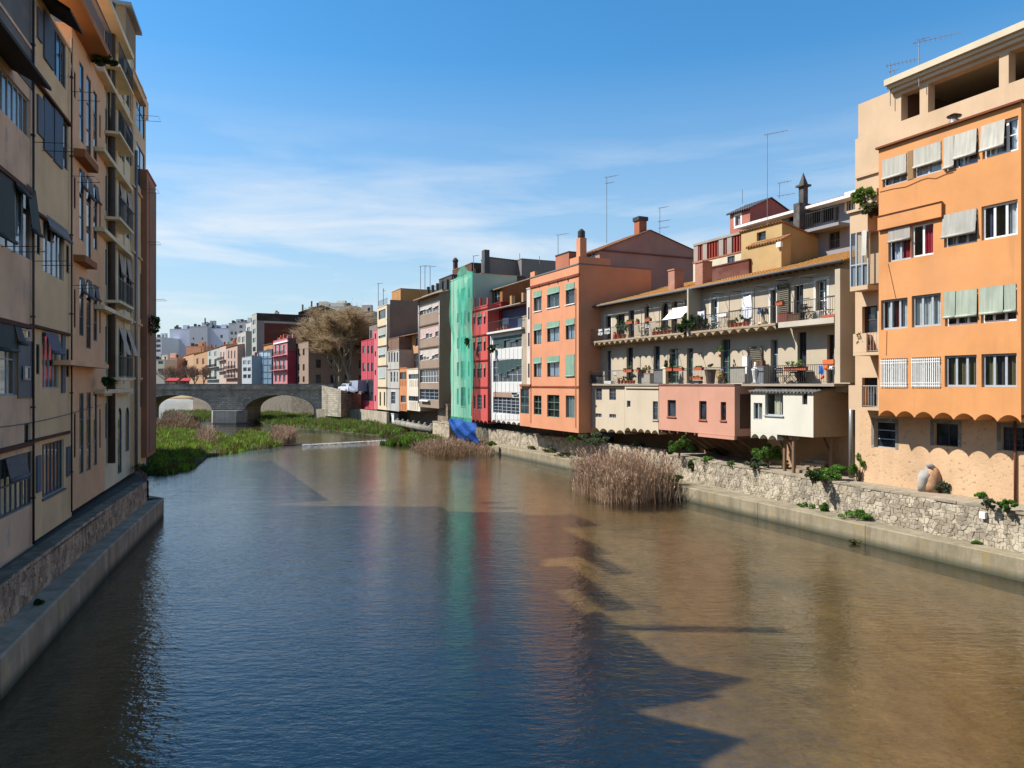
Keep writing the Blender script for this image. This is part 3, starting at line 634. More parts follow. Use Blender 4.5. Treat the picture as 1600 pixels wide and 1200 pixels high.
# orange bay
ob = h.mb(); zb, zt = RZ(1372.5, 640, 0), RZ(1373, 234, 0); HO = []
o_main = (h.u0, h.w); hb = House.__new__(House); hb.__dict__.update(h.__dict__); hb.w = 0.0; hb.holes = HO; hb.mat = ORANGE; hb.fw0 = .085
B0 = (176, 170, 158); BW = (222, 216, 200); BG = (196, 206, 186)
hb.win(1379, 1417, 245, 288, 'grey', 3, 1, blind=.68, bcol=BW, clear=True, curt=(225, 225, 225)); hb.win(1427.5, 1471, 227, 273, 'grey', 2, 1, blind=.62, bcol=BW, clear=True, curt=(235, 235, 235))
hb.bx('bay_panel', 1418, 1426.5, 235.5, 280.5, -.02, .1, stucco((178, 140, 96), .7))
f = hb.win(1475.5, 1528, 208.5, 261, 'grey', 3, 1, clear=True, curt=(120, 120, 120))
a, b, z0, z1 = hb.rect(1475.5, 1492, 213.5, 264.5); hb.blind(a, b, z0 + .1, z1, -.02, BW, .02, f); a, b, z0, z1 = hb.rect(1492.5, 1528, 206, 259); hb.blind(a, b, z0 + (z1 - z0) * .3, z1, -.03, BW, .06, f)
f = hb.win(1535, 1591, 189, 241.5, 'white', 3, 2, clear=True, curt=[((240, 240, 240), .7, .98), ((200, 205, 210), .05, .5)])
a, b, z0, z1 = hb.rect(1534, 1572, 192, 244.5); hb.blind(a, b, z0 + (z1 - z0) * .26, z1, -.03, BW, .08, f)
RED = (190, 42, 58)
f = hb.win(1388, 1423, 356, 407, 'grey', 2, 1, clear=True, curt=[(RED, .55, .95), ((225, 225, 230), .1, .5)], blind=.36, bcol=(200, 190, 178)); f = hb.win(1423.5, 1458.5, 349, 400, 'white', 2, 1, clear=True, curt=[(RED, .35, .97)])
f = hb.win(1475, 1527, 331, 382.5, 'grey', 3, 1, clear=True, curt=(150, 150, 150)); a, b, z0, z1 = hb.rect(1474, 1527.5, 331, 382.5); hb.blind(a, b, z0 + (z1 - z0) * .32, z1, -.02, (200, 196, 184), .09, f)
hb.win(1533.5, 1590, 317, 371, 'white', 3, 1, clear=True, curt=[((230, 230, 230), .68, .97), ((80, 80, 110), .1, .3)])
hb.win(1376.5, 1418, 467, 514, 'grey', 3, 1, clear=True, curt=[((225, 225, 220), .1, .36), ((90, 20, 25), .4, .6), ((225, 225, 220), .68, .95)]); hb.win(1424.5, 1470, 460, 510, 'grey', 3, 1, clear=True, curt=(222, 222, 216))
f = hb.win(1476.5, 1528, 454, 508, 'white', 3, 1, clear=True, curt=(60, 60, 60)); a, b, z0, z1 = hb.rect(1476, 1494, 455, 509); hb.blind(a, b, z0 + .38, z1, -.01, BG, .03, f); a, b, z0, z1 = hb.rect(1494.5, 1528, 453, 507); hb.blind(a, b, z0 + .38, z1, -.01, BG, .03, f)
f = hb.win(1532.5, 1588.5, 446.5, 503, 'white', 3, 1, clear=True, curt=(60, 60, 60)); a, b, z0, z1 = hb.rect(1532, 1569, 447.5, 504); hb.blind(a, b, z0 + .4, z1, -.01, BG, .03, f); a, b, z0, z1 = hb.rect(1569.5, 1588.5, 444.5, 501); hb.blind(a, b, z0 + .4, z1, -.01, BG, .0, f)
hb.win(1376.5, 1418, 560, 606.5, 'grey', 3, 1, clear=True, curt=(215, 215, 210), grille=14); hb.win(1424.5, 1470, 558, 606.5, 'grey', 3, 1, clear=True, curt=(215, 215, 210), grille=14)
hb.win(1476, 1526, 555, 604.5, 'grey', 3, 1, clear=True, curt=(118, 108, 78)); hb.win(1533.5, 1588.5, 552.5, 605, 'grey', 3, 1, clear=True, curt=[((118, 108, 78), .03, .36), ((70, 70, 70), .37, .68), ((118, 108, 78), .7, .97)])
u0, u1 = hb.U(1373), hb.U(1595.5); hb.face(ob, u0, u1, zb, zt, 0, HO, .2)
for u in (u0, u1): ob.q((u, 0, zb - .02), (u, 1.29, zb - .02), (u, 1.29, zt), (u, 0, zt))
ob.q((u0, 0, zt), (u1, 0, zt), (u1, 1.29, zt), (u0, 1.29, zt)); scallops(ob, u0, u1, zb, 0, 7, 0, 1.29, .3); ob.q((u0, 1.0, zb), (u1, 1.0, zb), (u1, 1.0, zb - .3), (u0, 1.0, zb - .3))
h.part('bay', ob, ORANGE)
cp = h.mb(); cp.box(u0 - .08, u1 + .1, -.14, 1.28, zt + .003, zt + .09); h.part('bay_roof', cp, stucco((150, 84, 52), .7))
pn = h.mb(); a, b, z0, z1 = hb.rect(1373.5, 1474, 327, 350); pn.box(a, b, -.1, -.003, z0, z1); h.part('blind_box', pn, ORANGE); pl = h.mb(); pl.box(a, b + .03, -.13, -.102, z1 - .03, z1 + .02); pl.box(a, b + .03, -.13, -.102, z0 - .03, z0 + .01); pl.box(b - .0, b + .03, -.13, -.102, z0, z1); h.part('moulding', pl, stucco((120, 58, 34), .7))  # dark brown outline strips; the lower one paints the shadow line under the panel
cb = h.mb(); pts = [(1375, 300), (1395, 295), (1415, 292), (1440, 281), (1450, 278), (1462, 279), (1478, 272), (1490, 269)]
cb.tube([(hb.U(x), -.02, RZ(x, y)) for x, y in pts], .012, 4); CBM = plain('old_cable', (150, 90, 50), .7, .7); h.part('cable', h.mb().tube([(hb.U(1388), -.02, RZ(1388, 412)), (hb.U(1400), -.02, RZ(1400, 466))], .01, 4), CBM); h.part('cable', h.mb().tube([(hb.U(1386), -.02, RZ(1386, 517)), (hb.U(1385), -.02, RZ(1385, 555))], .01, 4), CBM); h.part('cable', cb, plain('old_cable', (150, 90, 50), .7, .7))
h.part('rain_pipe', h.mb().tube([(h.U(1588), 1.22, 2.2), (h.U(1588), 1.22, RZ(1588, 655, 1.3))], .05, 8), plain('rust_pipe', (120, 66, 40), .7, .7), None, True)
# recess at the left of the bay: glazed gallery and balconies
g0, g1 = R.u(1328, .5), R.u(1374, 1.3) ; zg0, zg1 = RZ(1345, 446, .5), RZ(1345, 362, .5)
gm = h.mb(); gm.box(g0, g1, .5, 1.29, zg1, zg1 + 1.0); gal = h.part('gallery', gm, CREAM); h.part('floor_slab', h.mb().box(g0, g1, .5, 1.29, zg0 - .22, zg0), CREAM, gal); h.part('top_slab', h.mb().box(g0 - .1, g1, .38, 1.29, zg1 + 1.002, zg1 + 1.12), CREAM, gal)
pm = h.mb(); pm.q((g0 + .02, .54, zg0), (g1, .54, zg0), (g1, .54, zg1), (g0 + .02, .54, zg1)); pm.q((g0 + .03, .54, zg0), (g0 + .03, 1.28, zg0), (g0 + .03, 1.28, zg1), (g0 + .03, .54, zg1)); h.part('pane', pm, glass_clear(), gal)
fm = h.mb()
for f in (0, .33, .66, .97): fm.box(g0 + (g1 - g0) * f, g0 + (g1 - g0) * f + .06, .5, .57, zg0, zg1)
fm.box(g0, g1, .503, .56, zg0 + 1.0, zg0 + 1.06); h.part('gallery_frame', fm, GREYF, gal)
h.part('panel', h.mb().box(g0 + .05, g1, .58, .62, zg0, zg0 + .98), plain('grey_panel', (150, 155, 158), .7, .4), gal)
bm = h.mb(); n_ = 14
for i in range(n_): z = zg1 - i * .085; bm.box(g0 + .75, g1, .44 - i * .004, .46 - i * .004, z - .083, z - .005)
h.part('blind', bm, slat_mat(BW), gal); h.part('curtain', wavy(h.mb(), g0 + .8, g1 - .1, .8, zg0 + 1, zg1), plain('curtain', (225, 205, 150), .85, .95), gal, True)
for (xa, ya, ytop, nm) in ((1333, 552, 522, 'mid'), (1326, 636, 602, 'low')):
    w0 = .15 if nm == 'mid' else .05; a, b = R.u(xa, w0), R.u(1373, w0); zs_ = RZ(xa, ya, w0); zt_ = RZ(xa, ytop, w0)
    bm = h.mb(); bm.box(a, b, w0, 1.29, zs_ - .12, zs_ + .02); bl = h.part('balcony', bm, CREAM)
    h.part('balcony_wall', h.mb().box(a, a + .75, w0 - .002, w0 + .12, zs_ + .023, zt_), CREAM, bl); h.part('balcony_wall', h.mb().box(a, a + .12, w0 + .12, 1.28, zs_ + .023, zt_), CREAM, bl)
    h.part('railing', railing(h.mb(), a + .77, b, w0 + .05, zs_, zt_ - zs_ - .02), plain('pale_rail', (190, 180, 165), .7, .6), bl)
h.part('vine_box', h.mb().box(R.u(1345, .6), R.u(1372, .6), .5, 1.28, zg1 + 1.13, zg1 + 1.9), CREAM)

# ------------------------------------------------------------------ cream balcony house
CR2 = stucco((226, 208, 180), .72, .14, .4); zlow, zupp, zeave = 7.02, 10.42, RZ(1100, 440, 1.4)
MW = 2.05
h = House('balcony_house', R, 929, 1330, MW, zlow - .45, zeave - .1, 7.5, CR2, 'long cream house with two rows of balconies under an orange tiled roof')
def dr(x0, x1, yt, zfl, **k):
    a, b = sorted((h.U(x0), h.U(x1))); zt_ = h.Z((x0 + x1) / 2, yt); k.setdefault('rec', .25); return h.win(0, 0, 0, 0, k.pop('fr', 'white'), k.pop('nx', 2), k.pop('ny', 3), rectz=(a, b, zfl, zt_), door=True, **k)
WSUR = stucco((240, 236, 226), .8, .05, .1)
for i, (x0, x1, yt, kw) in enumerate([(946, 955, 494, dict(surr=WSUR, fr='dark')), (963.5, 976, 491, dict(fr='dark', nx=1, ny=1)), (982, 991, 485, dict(fr='blue')), (1007, 1014, 475, dict(arch=True, fr='wood', nx=1)), (1033, 1044, 473, dict(arch=True, fr='brown')), (1050, 1058, 469, dict(arch=True, fr='wood', nx=1)),
        (1111, 1121, 468, dict(surr=WSUR, ny=4)), (1162, 1173, 460, dict(surr=WSUR)), (1204, 1213, 453, dict(fr='cold', surr=WSUR)), (1241, 1255, 446, dict(fr='dark')), (1275, 1292, 438, dict(surr=WSUR, ny=4))]):
    dr(x0, x1, yt, zupp + .02, **kw)
h.win(1070, 1074.5, 468, 479, 'green', 1, 1)
for x0, x1, yt, kw in [(947, 955, 548, dict(fr='cold', curt=(220, 225, 230), clear=True)), (979, 989, 543, dict(fr='dark', ny=3)), (1021, 1031, 541, dict(fr='cold', ny=4)), (1046, 1060.5, 545, dict(fr='green', ny=4)), (1073, 1083, 544, dict(fr='green', ny=3)), (1126, 1141, 530, dict(fr='green', ny=4)), (1168, 1190, 541, dict(fr='dark', nx=2, ny=2)), (1204, 1215.5, 531, dict(fr='grey', ny=3)), (1246, 1260, 519, dict(fr='dark', nx=3)), (1292, 1303.5, 523, dict(fr='brown'))]:
    dr(x0, x1, yt, zlow + .02, **kw)
# louvred shutters
def shutter(h, x0, x1, yt, zfl, w, mat, ang=0):
    a, b = h.U(x0, w), h.U(x1, w); z1 = h.Z((x0 + x1) / 2, yt, w); m = h.mb(); m.box(a, a + .07, w, w + .05, zfl, z1); m.box(b - .07, b, w, w + .05, zfl, z1); m.box(a + .07, b - .07, w, w + .05, z1 - .08, z1); m.box(a + .07, b - .07, w, w + .05, zfl, zfl + .1)
    so_ = h.part('shutter', m, mat); n_ = int((z1 - zfl - .2) / .11)
    for i in range(n_): z = zfl + .12 + i * .11; s_ = h.mb(); s_.q((a + .07, w, z), (b - .07, w, z), (b - .07, w + .045, z + .075), (a + .07, w + .045, z + .075)); h.part('slat', s_, mat, so_)
shutter(h, 1214, 1232, 443, zupp + .05, MW - .12, plain('shutter_olive', (96, 90, 72), .7, .7)); shutter(h, 1170, 1190, 541, zlow + .9, MW - .12, plain('shutter_olive', (96, 90, 72), .7, .7))
h.part('ground_floor_wall', h.mb().box(h.u0, h.u1, 3.9, 4.2, 2.2, zlow - .46), stucco((170, 140, 112), .66, .25, .5))
h.finish('lean', ridge=zeave + 1.85, over=.62, rmat=tile_mat((214, 148, 74)))
gu = h.mb(); gu.tube([(h.u0 - .1, MW - .72, zeave - .32), (h.u1 + .05, MW - .72, zeave - .3)], .085, 8); h.part('gutter', gu, plain('old_gutter', (124, 122, 120), .6, .7), None, True)
ea = h.mb(); nn_ = int((h.u1 - h.u0) / .5)
for i in range(nn_): x = h.u0 + .2 + i * .5; ea.box(x, x + .09, MW - .58, MW - .004, zeave - .36, zeave - .24)
h.part('rafter_ends', ea, WOOD)
# upper balcony with vaulted underside, right part flat slab
bw0, bw1 = 1.1, MW - .004; ua, ub, uc, ue = R.u(921, bw0), R.u(1212, bw0), R.u(1217, bw0), R.u(1304, bw0)
m = h.mb(); m.box(ua, ub, bw0 - .03, bw1, zupp - .13, zupp); scallops(m, ua, ub, zupp - .131, 0, 27, bw0, bw1, .24); bal = h.part('balcony', m, stucco((206, 182, 150), .7, .2, .5))
m = h.mb(); m.box(uc, ue, bw0 - .05, bw1, zupp - .3, zupp - .002); bal2 = h.part('balcony', m, stucco((232, 220, 200), .74, .15, .45))
h.part('railing', railing(h.mb(), ua, ub, bw0 + .02, zupp, .95, .14, .007), METAL, bal); h.part('railing', railing(h.mb(), uc, ue, bw0 + .02, zupp, 1.05, .14, .007), METAL, bal2)
# spur walls
for x0, x1, zt_, zb_ in ((1075, 1077, zeave - .35, zupp - .3),): a = R.u(x0, bw0); h.part('spur_wall', h.mb().box(a, a + .14, bw0 - .08, bw1, zb_, zt_), CR2)
a = R.u(1304, 1.0); h.part('end_wall', h.mb().box(a + .02, a + .34, 1.0, bw1 + 1.0, zlow + .05, RZ(1304, 421, 1.0)), CR2)
a = R.u(929, 1.3); h.part('end_wall', h.mb().box(h.u0 + .01, h.u0 + .2, 1.5, bw1, zupp, zeave - .9), stucco((196, 180, 160), .7))
# lower balcony floor on the boxes
m = h.mb(); m.box(R.u(922, .9), R.u(1302, .9), .95, bw1, zlow - .14, zlow); bal3 = h.part('balcony', m, stucco((190, 176, 156), .7))
h.part('railing', railing(h.mb(), R.u(922, .98), R.u(1200, .98), .98, zlow, 1.0, .14, .006), METAL, bal3); h.part('railing', railing(h.mb(), R.u(1201, 1.2), R.u(1302, 1.2), 1.2, zlow, 1.0, .15, .009), METAL, bal3)
for x0, x1 in ((1022, 1037), (1141, 1164)): h.part('screen', h.mb().box(R.u(x0, 1.05), R.u(x1, 1.05), 1.03, 1.05, zlow + .05, zlow + 1.0), plain('screen_cloth', (186, 178, 164) if x0 > 1100 else (140, 140, 142), .7, .9), bal3)
# metal washing-line frames
fr_ = [(x, yt, zupp) for x, yt in ((1002, 479), (1030, 472), (1049, 471), (1112, 458), (1139, 454), (1178, 447), (1211, 437), (1249, 432))] + [(x, yt, zlow) for x, yt in ((1000, 555), (1043, 552), (1079, 551), (1140, 546), (1170, 545))]
for x, yt, zz in fr_:
    a = R.u(x, bw0 + .03); zt_ = RZ(x, yt, bw0 + .03); m = h.mb(); m.box(a, a + .03, bw0 + .03, bw0 + .06, zz, zt_); m.box(a, a + .03, bw0 + .06, bw1, zt_ - .03, zt_); m.box(a + .03, a + 1.15, bw0 + .03, bw0 + .05, zt_ - .03, zt_); h.part('line_frame', m, METAL)
# the three boxes below the lower balcony
BXA = stucco((232, 214, 186), .74, .08, .25); b0 = 1.2
hx = House('projecting_box', R, 924.5, 976, b0, RZ(924, 667, b0), zlow - .15, 2.1, BXA, 'cream box below the balconies with two small barred windows, beside the peach house')
for r4 in ((931, 940.5, 607, 625), (952, 962.5, 607, 625)): hx.win(*r4, 'cold', 2, 3, rec=.1)
for r4 in ((930.5, 940, 646, 652), (952, 962.5, 647, 653)): hx.win(*r4, 'grey', 3, 1, rec=.1, fw=.03)
hx.finish('flat', scallop=4)
hx = House('projecting_box', R, 976, 1029, b0 - .08, RZ(976, 667, b0), zlow - .15, 2.1, BXA, 'smooth cream box with one tall narrow window beside the salmon box')
hx.win(979.5, 985, 626, 636.5, 'white', 1, 1, rec=.1, fw=.03); hx.win(1020, 1028, 627, 656, 'cold', 2, 3, rec=.1, sill=1); hx.bx('ledge', 976.3, 1028.7, 599.5, 607, b0 - .18, b0 - .09, BXA); hx.finish('flat', scallop=5)
PINK = stucco((230, 170, 144), .76, .12, .4)
hx = House('projecting_box', R, 1029.5, 1148, .5, RZ(1030, 671, .5), zlow - .12, 2.6, PINK, 'salmon pink box on slanting timber struts with three dark windows')
for r4 in ((1043, 1056, 625, 651), (1092.5, 1104, 626.5, 656), (1126, 1134.5, 628, 657)): hx.win(*r4, 'brown', 1, 1, rec=.16, sill=stucco((196, 110, 84), .7))
hx.finish('flat', cop=stucco((150, 108, 92), .7))
dm = hx.mb(); zb_, zt_ = hx.zb + .45, hx.zt - .5; dm.box(hx.u1 - .002, hx.u1 + .03, .9, 1.95, zb_, zt_); dd = hx.part('louvre_door', dm, FRAMES['brown'])
n_ = int((zt_ - zb_) / .13)
for i in range(n_): s_ = hx.mb(); z = zb_ + .05 + i * .13; s_.q((hx.u1 + .05, 1.0, z), (hx.u1 + .05, 1.85, z), (hx.u1 + .033, 1.85, z + .1), (hx.u1 + .033, 1.0, z + .1)); hx.part('slat', s_, FRAMES['brown'], dd)
for i in range(9):
    x = hx.u0 + .3 + i * (hx.u1 - hx.u0 - .5) / 8; hx.part('strut', hx.mb().tube([(x, .62, hx.zb - .03), (x, 2.9, hx.zb - 1.35)], .055, 5), WOOD); hx.part('joist', hx.mb().box(x - .07, x + .07, .5, 3.0, hx.zb - .16, hx.zb - .003), WOOD)
hx.part('beam', hx.mb().box(hx.u0 + 4.2, hx.u0 + 7.5, .42, .6, hx.zb - .2, hx.zb - .02), PINK)
WBX = stucco((240, 234, 216), .8, .08, .25)
b2 = .55
hx = House('projecting_box', R, 1173, 1271, b2, RZ(1240, 681, b2), RZ(1271, 613, b2), 2.9, WBX, 'white plastered box on posts with a grey lean-to roof')
hx.win(1177.5, 1191, 629.5, 655.5, 'grey', 2, 1, rec=.08, curt=(190, 185, 175), clear=True); hx.win(1195.5, 1223.5, 614.5, 649, 'grey', 1, 1, rec=.16, sill=GREYF, clear=True, curt=[((235, 225, 200), .35, .7)]); hx.win(1253.5, 1261.5, 615, 632, 'dark', 1, 5, rec=.14)
hx.finish('lean', ridge=hx.zt + .42, rmat=concrete((170, 165, 158), .6, False), over=.12)
m = hx.mb(); scallops(m, hx.u0 + .01, R.u(1214, b2), hx.zb - .05, 0, 3, b2 + .004, 2.2, .28); m.box(hx.u0 + .01, R.u(1214, b2), b2 + .004, 2.2, hx.zb - .05, hx.zb - .003); hx.part('vault', m, WBX)
side = hx.mb(); side.q((hx.u1 + .004, b2 + .0, hx.zb + .0), (hx.u1 + .004, 3.4, hx.zb), (hx.u1 + .004, 3.4, hx.zt + .36), (hx.u1 + .004, b2, hx.zt - .02)); hx.part('side_render', side, stucco((216, 178, 136), .74, .15, .4, pit=.4))
for px, w_ in ((1240, .9), (1226, 1.2), (1298, 2.2)): a = R.u(px, w_); hx.part('post', hx.mb().tube([(a, w_, 2.2), (a + .03, w_, hx.zb - .003)], .1, 8), plain('post_concrete', (150, 120, 96), .6, .9)); hx.part('brace', hx.mb().tube([(a, w_, hx.zb - .9), (a - .5, w_, hx.zb - .05)], .05, 6), WOOD)
m = hx.mb(); hx.part('rear_wall', m.box(R.u(1205, 3.3), R.u(1338, 2.6), 3.0, 3.3, 2.2, hx.zb + .0), stucco((206, 168, 132), .7, .2, .5, pit=.4))
h.part('drain_pipe', h.mb().tube([(R.u(1330, 1.9), 1.9, 2.2), (R.u(1330, 1.9), 1.9, 6.8)], .12, 10), ZINC, None, True)

# ------------------------------------------------------------------ peach house
PEACH = stucco((238, 164, 122), .8, .12, .35); PB = (160, 196, 172)
h = House('peach_house', R, 828.3, 904.3, 0, RZ(904, 676.5), RZ(904, 413), 7, PEACH, 'tall peach house with green roller blinds and a parapet chimney')
cols = [(834, 846), (855, 874), (884, 898)]
for r_, rows in enumerate([[(455, 486), (449.5, 480), (442.5, 475)], [(506.5, 537.5), (502.5, 533.5), (498, 530)], [(558.5, 589), (556.5, 588.5), (554, 588.5)], [(618, 648), (617, 652), (618, 653)]]):
    for c_ in range(3):
        (x0, x1), (yt, yb) = cols[c_], rows[c_]
        if r_ == 3: h.win(x0, x1, yt, yb, 'green', 3 if c_ == 2 else 2, 1 if c_ == 2 else 3, rec=.12, clear=True, curt=(205, 215, 215) if c_ == 2 else (70, 70, 64))
        else: h.win(x0, x1, yt, yb, 'dark' if r_ else 'grey', 2 if c_ < 2 else (2 if r_ == 1 else 1), 1, rec=.13, blind=(.96 if (r_ == 2 and c_ == 2) else .28), bcol=PB, clear=True, curt=(190, 205, 215) if r_ else (96, 104, 100), sill=WHITE if r_ == 0 else 0)
h.finish('flat', cop=plain('coping_lead', (120, 118, 115), .7, .7))
h.bx('cornice', 828.3, 904.3, 437, 440.5, -.09, -.003, stucco((150, 70, 42), .7)); h.bx('string_course', 828.3, 904.3, 603, 605.5, -.06, -.003, stucco((170, 88, 56), .7))
for a, b, t in (('l', 0, .95), ('r', 1, .85)):
    u = h.u0 + .02 if a == 'l' else h.u1 - 1.5; h.part('parapet_block', h.mb().box(u, u + (.9 if a == 'l' else 1.48), .01, .3 if a == 'l' else 3.0, h.zt + .1, h.zt + (.55 if a == 'l' else .65)), PEACH)
for px in (842, 857, 871, 887): h.part('drip', h.mb().box(h.U(px), h.U(px) + .12, -.12, -.01, RZ(px, 444 - (px - 842) * .22 + 4), RZ(px, 441 - (px - 842) * .22 + 4)), stucco((150, 70, 42), .7))
for px in (830, 900): h.part('rain_pipe', h.mb().tube([(h.U(px), -.05, h.zb + .4), (h.U(px), -.05, RZ(px, 450))], .03, 6), PEACH)
c = h.mb(); uu = h.u1 - .75; c.box(uu, uu + .62, .2, .8, h.zt + .66, h.zt + 2.2); ch = h.part('chimney', c, PEACH); h.part('chimney_cap', h.mb().lathe(uu + .31, .5, [(.26, h.zt + 2.2), (.3, h.zt + 2.3), (.3, h.zt + 2.75), (.1, h.zt + 2.95)]), DARKF, ch)
ht = House('roof_hut', R, 868, 889, 3.5, RZ(880, 425, 3.5), RZ(880, 397, 3.5), 2.5, stucco((206, 130, 100), .72), 'pink roof hut with a dark top on the peach house'); ht.finish('flat', cop=DARKF)
h = House('annex', R, 812.3, 828.2, .05, RZ(820, 666), RZ(820, 603), 4, PEACH, 'narrow peach annex with a green framed gallery window'); h.win(813, 826.5, 607, 646.5, 'green', 2, 3, rec=.05); h.bx('cornice', 811.6, 828, 600.5, 603.5, -.15, .05, stucco((170, 120, 80), .7)); h.finish('flat')
# gabled brown-pink house behind
BP = stucco((204, 150, 132), .76, .14, .3)
h = House('gabled_house', R, 905, 937, 4.0, 5.0, RZ(930, 392, 4.0), 12.5, BP, 'big dusky pink gabled house with a chimney, behind the peach house'); h.win(917, 930, 396, 409, 'grey', 2, 1, rec=.15)
h.finish('gable', ridge=(9.2, h.zt + 2.1), rmat=tile_mat((170, 104, 80)))
c = h.mb(); c.box(h.u1 - 1.1, h.u1 - .3, 8.3, 9.1, h.zt + 1.6, h.zt + 3.0); ch = h.part('chimney', c, stucco((200, 120, 84), .7)); h.part('chimney_cap', h.mb().box(h.u1 - 1.2, h.u1 - .2, 8.2, 9.2, h.zt + 3.003, h.zt + 3.35), DARKF, ch)
h.part('moulding', h.mb().box(h.u1 + .0, h.u1 + .12, 4.6, 7.6, h.zt - 3.2, h.zt - 3.05), stucco((130, 80, 64), .7)); h.part('moulding', h.mb().box(h.u1, h.u1 + .1, 4.05, 16.4, h.zt - .12, h.zt), stucco((150, 94, 78), .7))
# ------------------------------------------------------------------ right bank, middle stretch
DKG = (64, 92, 92)
# white gallery house
WH = stucco((234, 232, 226), .8, .06, .3); wv = .55
h = House('gallery_house', R, 768, 816, wv, RZ(768, 655, wv), RZ(790, 521, wv), 7, WH, 'narrow white house with bands of dark gallery windows and a blue roof terrace')
h.strip(770.5, 815.3, 525, 543.5, 5, 'dark', [.55, .95, .3, .5, .35], DKG); h.strip(770.5, 815.3, 562, 597, 6, 'grey', [.0, .6, .75, .5, .4, .3], DKG, ny=3); h.strip(770.5, 811.5, 621, 646.5, 6, 'grey', None, ny=5)
h.bx('shutter_band', 770.5, 800, 613.5, 620.5, wv - .03, wv - .003, slat_mat((170, 135, 115))); h.win(798.5, 807.5, 613, 617.5, 'white', 1, 1, rec=.06, fw=.03, hole=False, w=wv - .2)
for y0, y1 in ((544.5, 561), (598, 612.5), (647.5, 656)):
    n_ = 7
    for i in range(n_): x0 = 770.5 + 45 * i / n_; h.bx('panel', x0 + .25, x0 + 45 / n_ - .25, y0, y1, wv - .035, wv - .003, WH)
h.finish('flat', scallop=6)
a, b = h.u0, R.u(822, wv); zt_ = h.zt
m = h.mb(); m.box(a - .1, b, wv - .5, wv + 3, zt_ + .11, zt_ + .3); h.part('balcony', m, WH); BLU = plain('blue_wall', (58, 74, 122), .7, .7)
m = h.mb(); m.box(a, b, wv + 1.2, wv + 1.35, zt_ + .3, zt_ + 2.55); bw_ = h.part('terrace_wall', m, BLU)
for x0, x1 in ((785, 794), (809, 816)): h.bx('door', x0, x1, 497, 515.5, wv + 1.1, wv + 1.19, plain('pale_door', (170, 190, 215), .8, .5), bw_)
h.part('railing', railing(h.mb(), a, b, wv - .4, zt_ + .3, 1.0, .16), METAL)
m = h.mb(); m.q((a - .2, wv - .6, zt_ + 2.6), (b, wv - .6, zt_ + 2.6), (b, wv + 3, zt_ + 3.3), (a - .2, wv + 3, zt_ + 3.3)); m.q((a - .2, wv - .6, zt_ + 2.52), (b, wv - .6, zt_ + 2.52), (b, wv - .6, zt_ + 2.6), (a - .2, wv - .6, zt_ + 2.6)); m.q((a - .2, wv - .6, zt_ + 2.52), (a - .2, wv + 3, zt_ + 3.22), (b, wv + 3, zt_ + 3.22), (b, wv - .6, zt_ + 2.52)); h.part('roof', m, concrete((190, 182, 170), .6, False))
for px in (794, 812): u = R.u(px, 2); h.part('chimney', h.mb().box(u, u + .4, 2.2, 2.6, zt_ + 3.0, zt_ + 4.1), stucco((200, 160, 110), .7))
h = House('pilaster_house', R, 816, 823, .4, RZ(820, 604, .4), RZ(820, 495, .4), 5, stucco((206, 186, 158), .72), 'slim beige strip of wall between white and peach houses'); h.finish('flat')
h = House('narrow_house', R, 823, 828.3, .3, RZ(820, 604, .4), RZ(826, 452, .4), 5, stucco((238, 226, 214), .76), 'very narrow white strip of house against the peach house')
for y0, y1 in ((480, 499), (520, 541), (568, 590)): h.win(825, 827.5, y0, y1, 'brown', 1, 3, rec=.1, fw=.03)
h.finish('flat')
TAN = stucco((182, 120, 72), .68, .3, .45)
h = House('tan_gabled_house', R, 763, 785, 2.8, 5, RZ(775, 452, 2.8), 8.5, TAN, 'small tan gabled house with a brown stained wall behind the white house'); h.win(771, 781, 452, 474, 'grey', 2, 2, rec=.15); h.finish('gable', ridge=(7.3, h.zt + 1.5), rmat=tile_mat((190, 160, 130)))
# red house
RED_ = stucco((224, 98, 92), .76, .1, .2); rw = .3
h = House('red_house', R, 737, 762, rw, RZ(740, 655, rw), RZ(750, 480, rw), 5.5, RED_, 'narrow coral red house with slim windows between the green net and the white house')
for y0, y1 in ((489, 508), (527, 550), (568.5, 591), (617, 640)):
    gf = y0 > 600
    h.win(746, 752.7, y0, y1, 'grey', 2, 4 if gf else 2, rec=.12, blind=0 if gf else .3, bcol=(120, 150, 130)); h.win(740.2, 743, y0 + 1, y1 - 2, 'brown', 1, 1, rec=.12, fw=.03, blind=0 if gf else .3, bcol=(170, 165, 140)); h.win(756, 758.8, y0, y1 - 2, 'brown', 1, 1, rec=.12, fw=.03, blind=0 if gf else .3, bcol=(170, 165, 140))
for y in (483, 523, 562.5, 604): h.bx('string_course', 737.2, 761.9, y, y + 2, rw - .08, rw - .003, stucco((140, 44, 44), .7))
h.finish('flat', scallop=4)
for px in (739, 749, 760.5): h.bx('parapet_post', px, px + 1.3, 465, 479, rw + .0, rw + .25, RED_)
h = House('dark_red_house', R, 762, 783, 1.6, 5, RZ(770, 476, 1.6), 5, stucco((150, 44, 40), .7), 'low dark red wall stepping back beside the coral red house'); h.finish('flat')
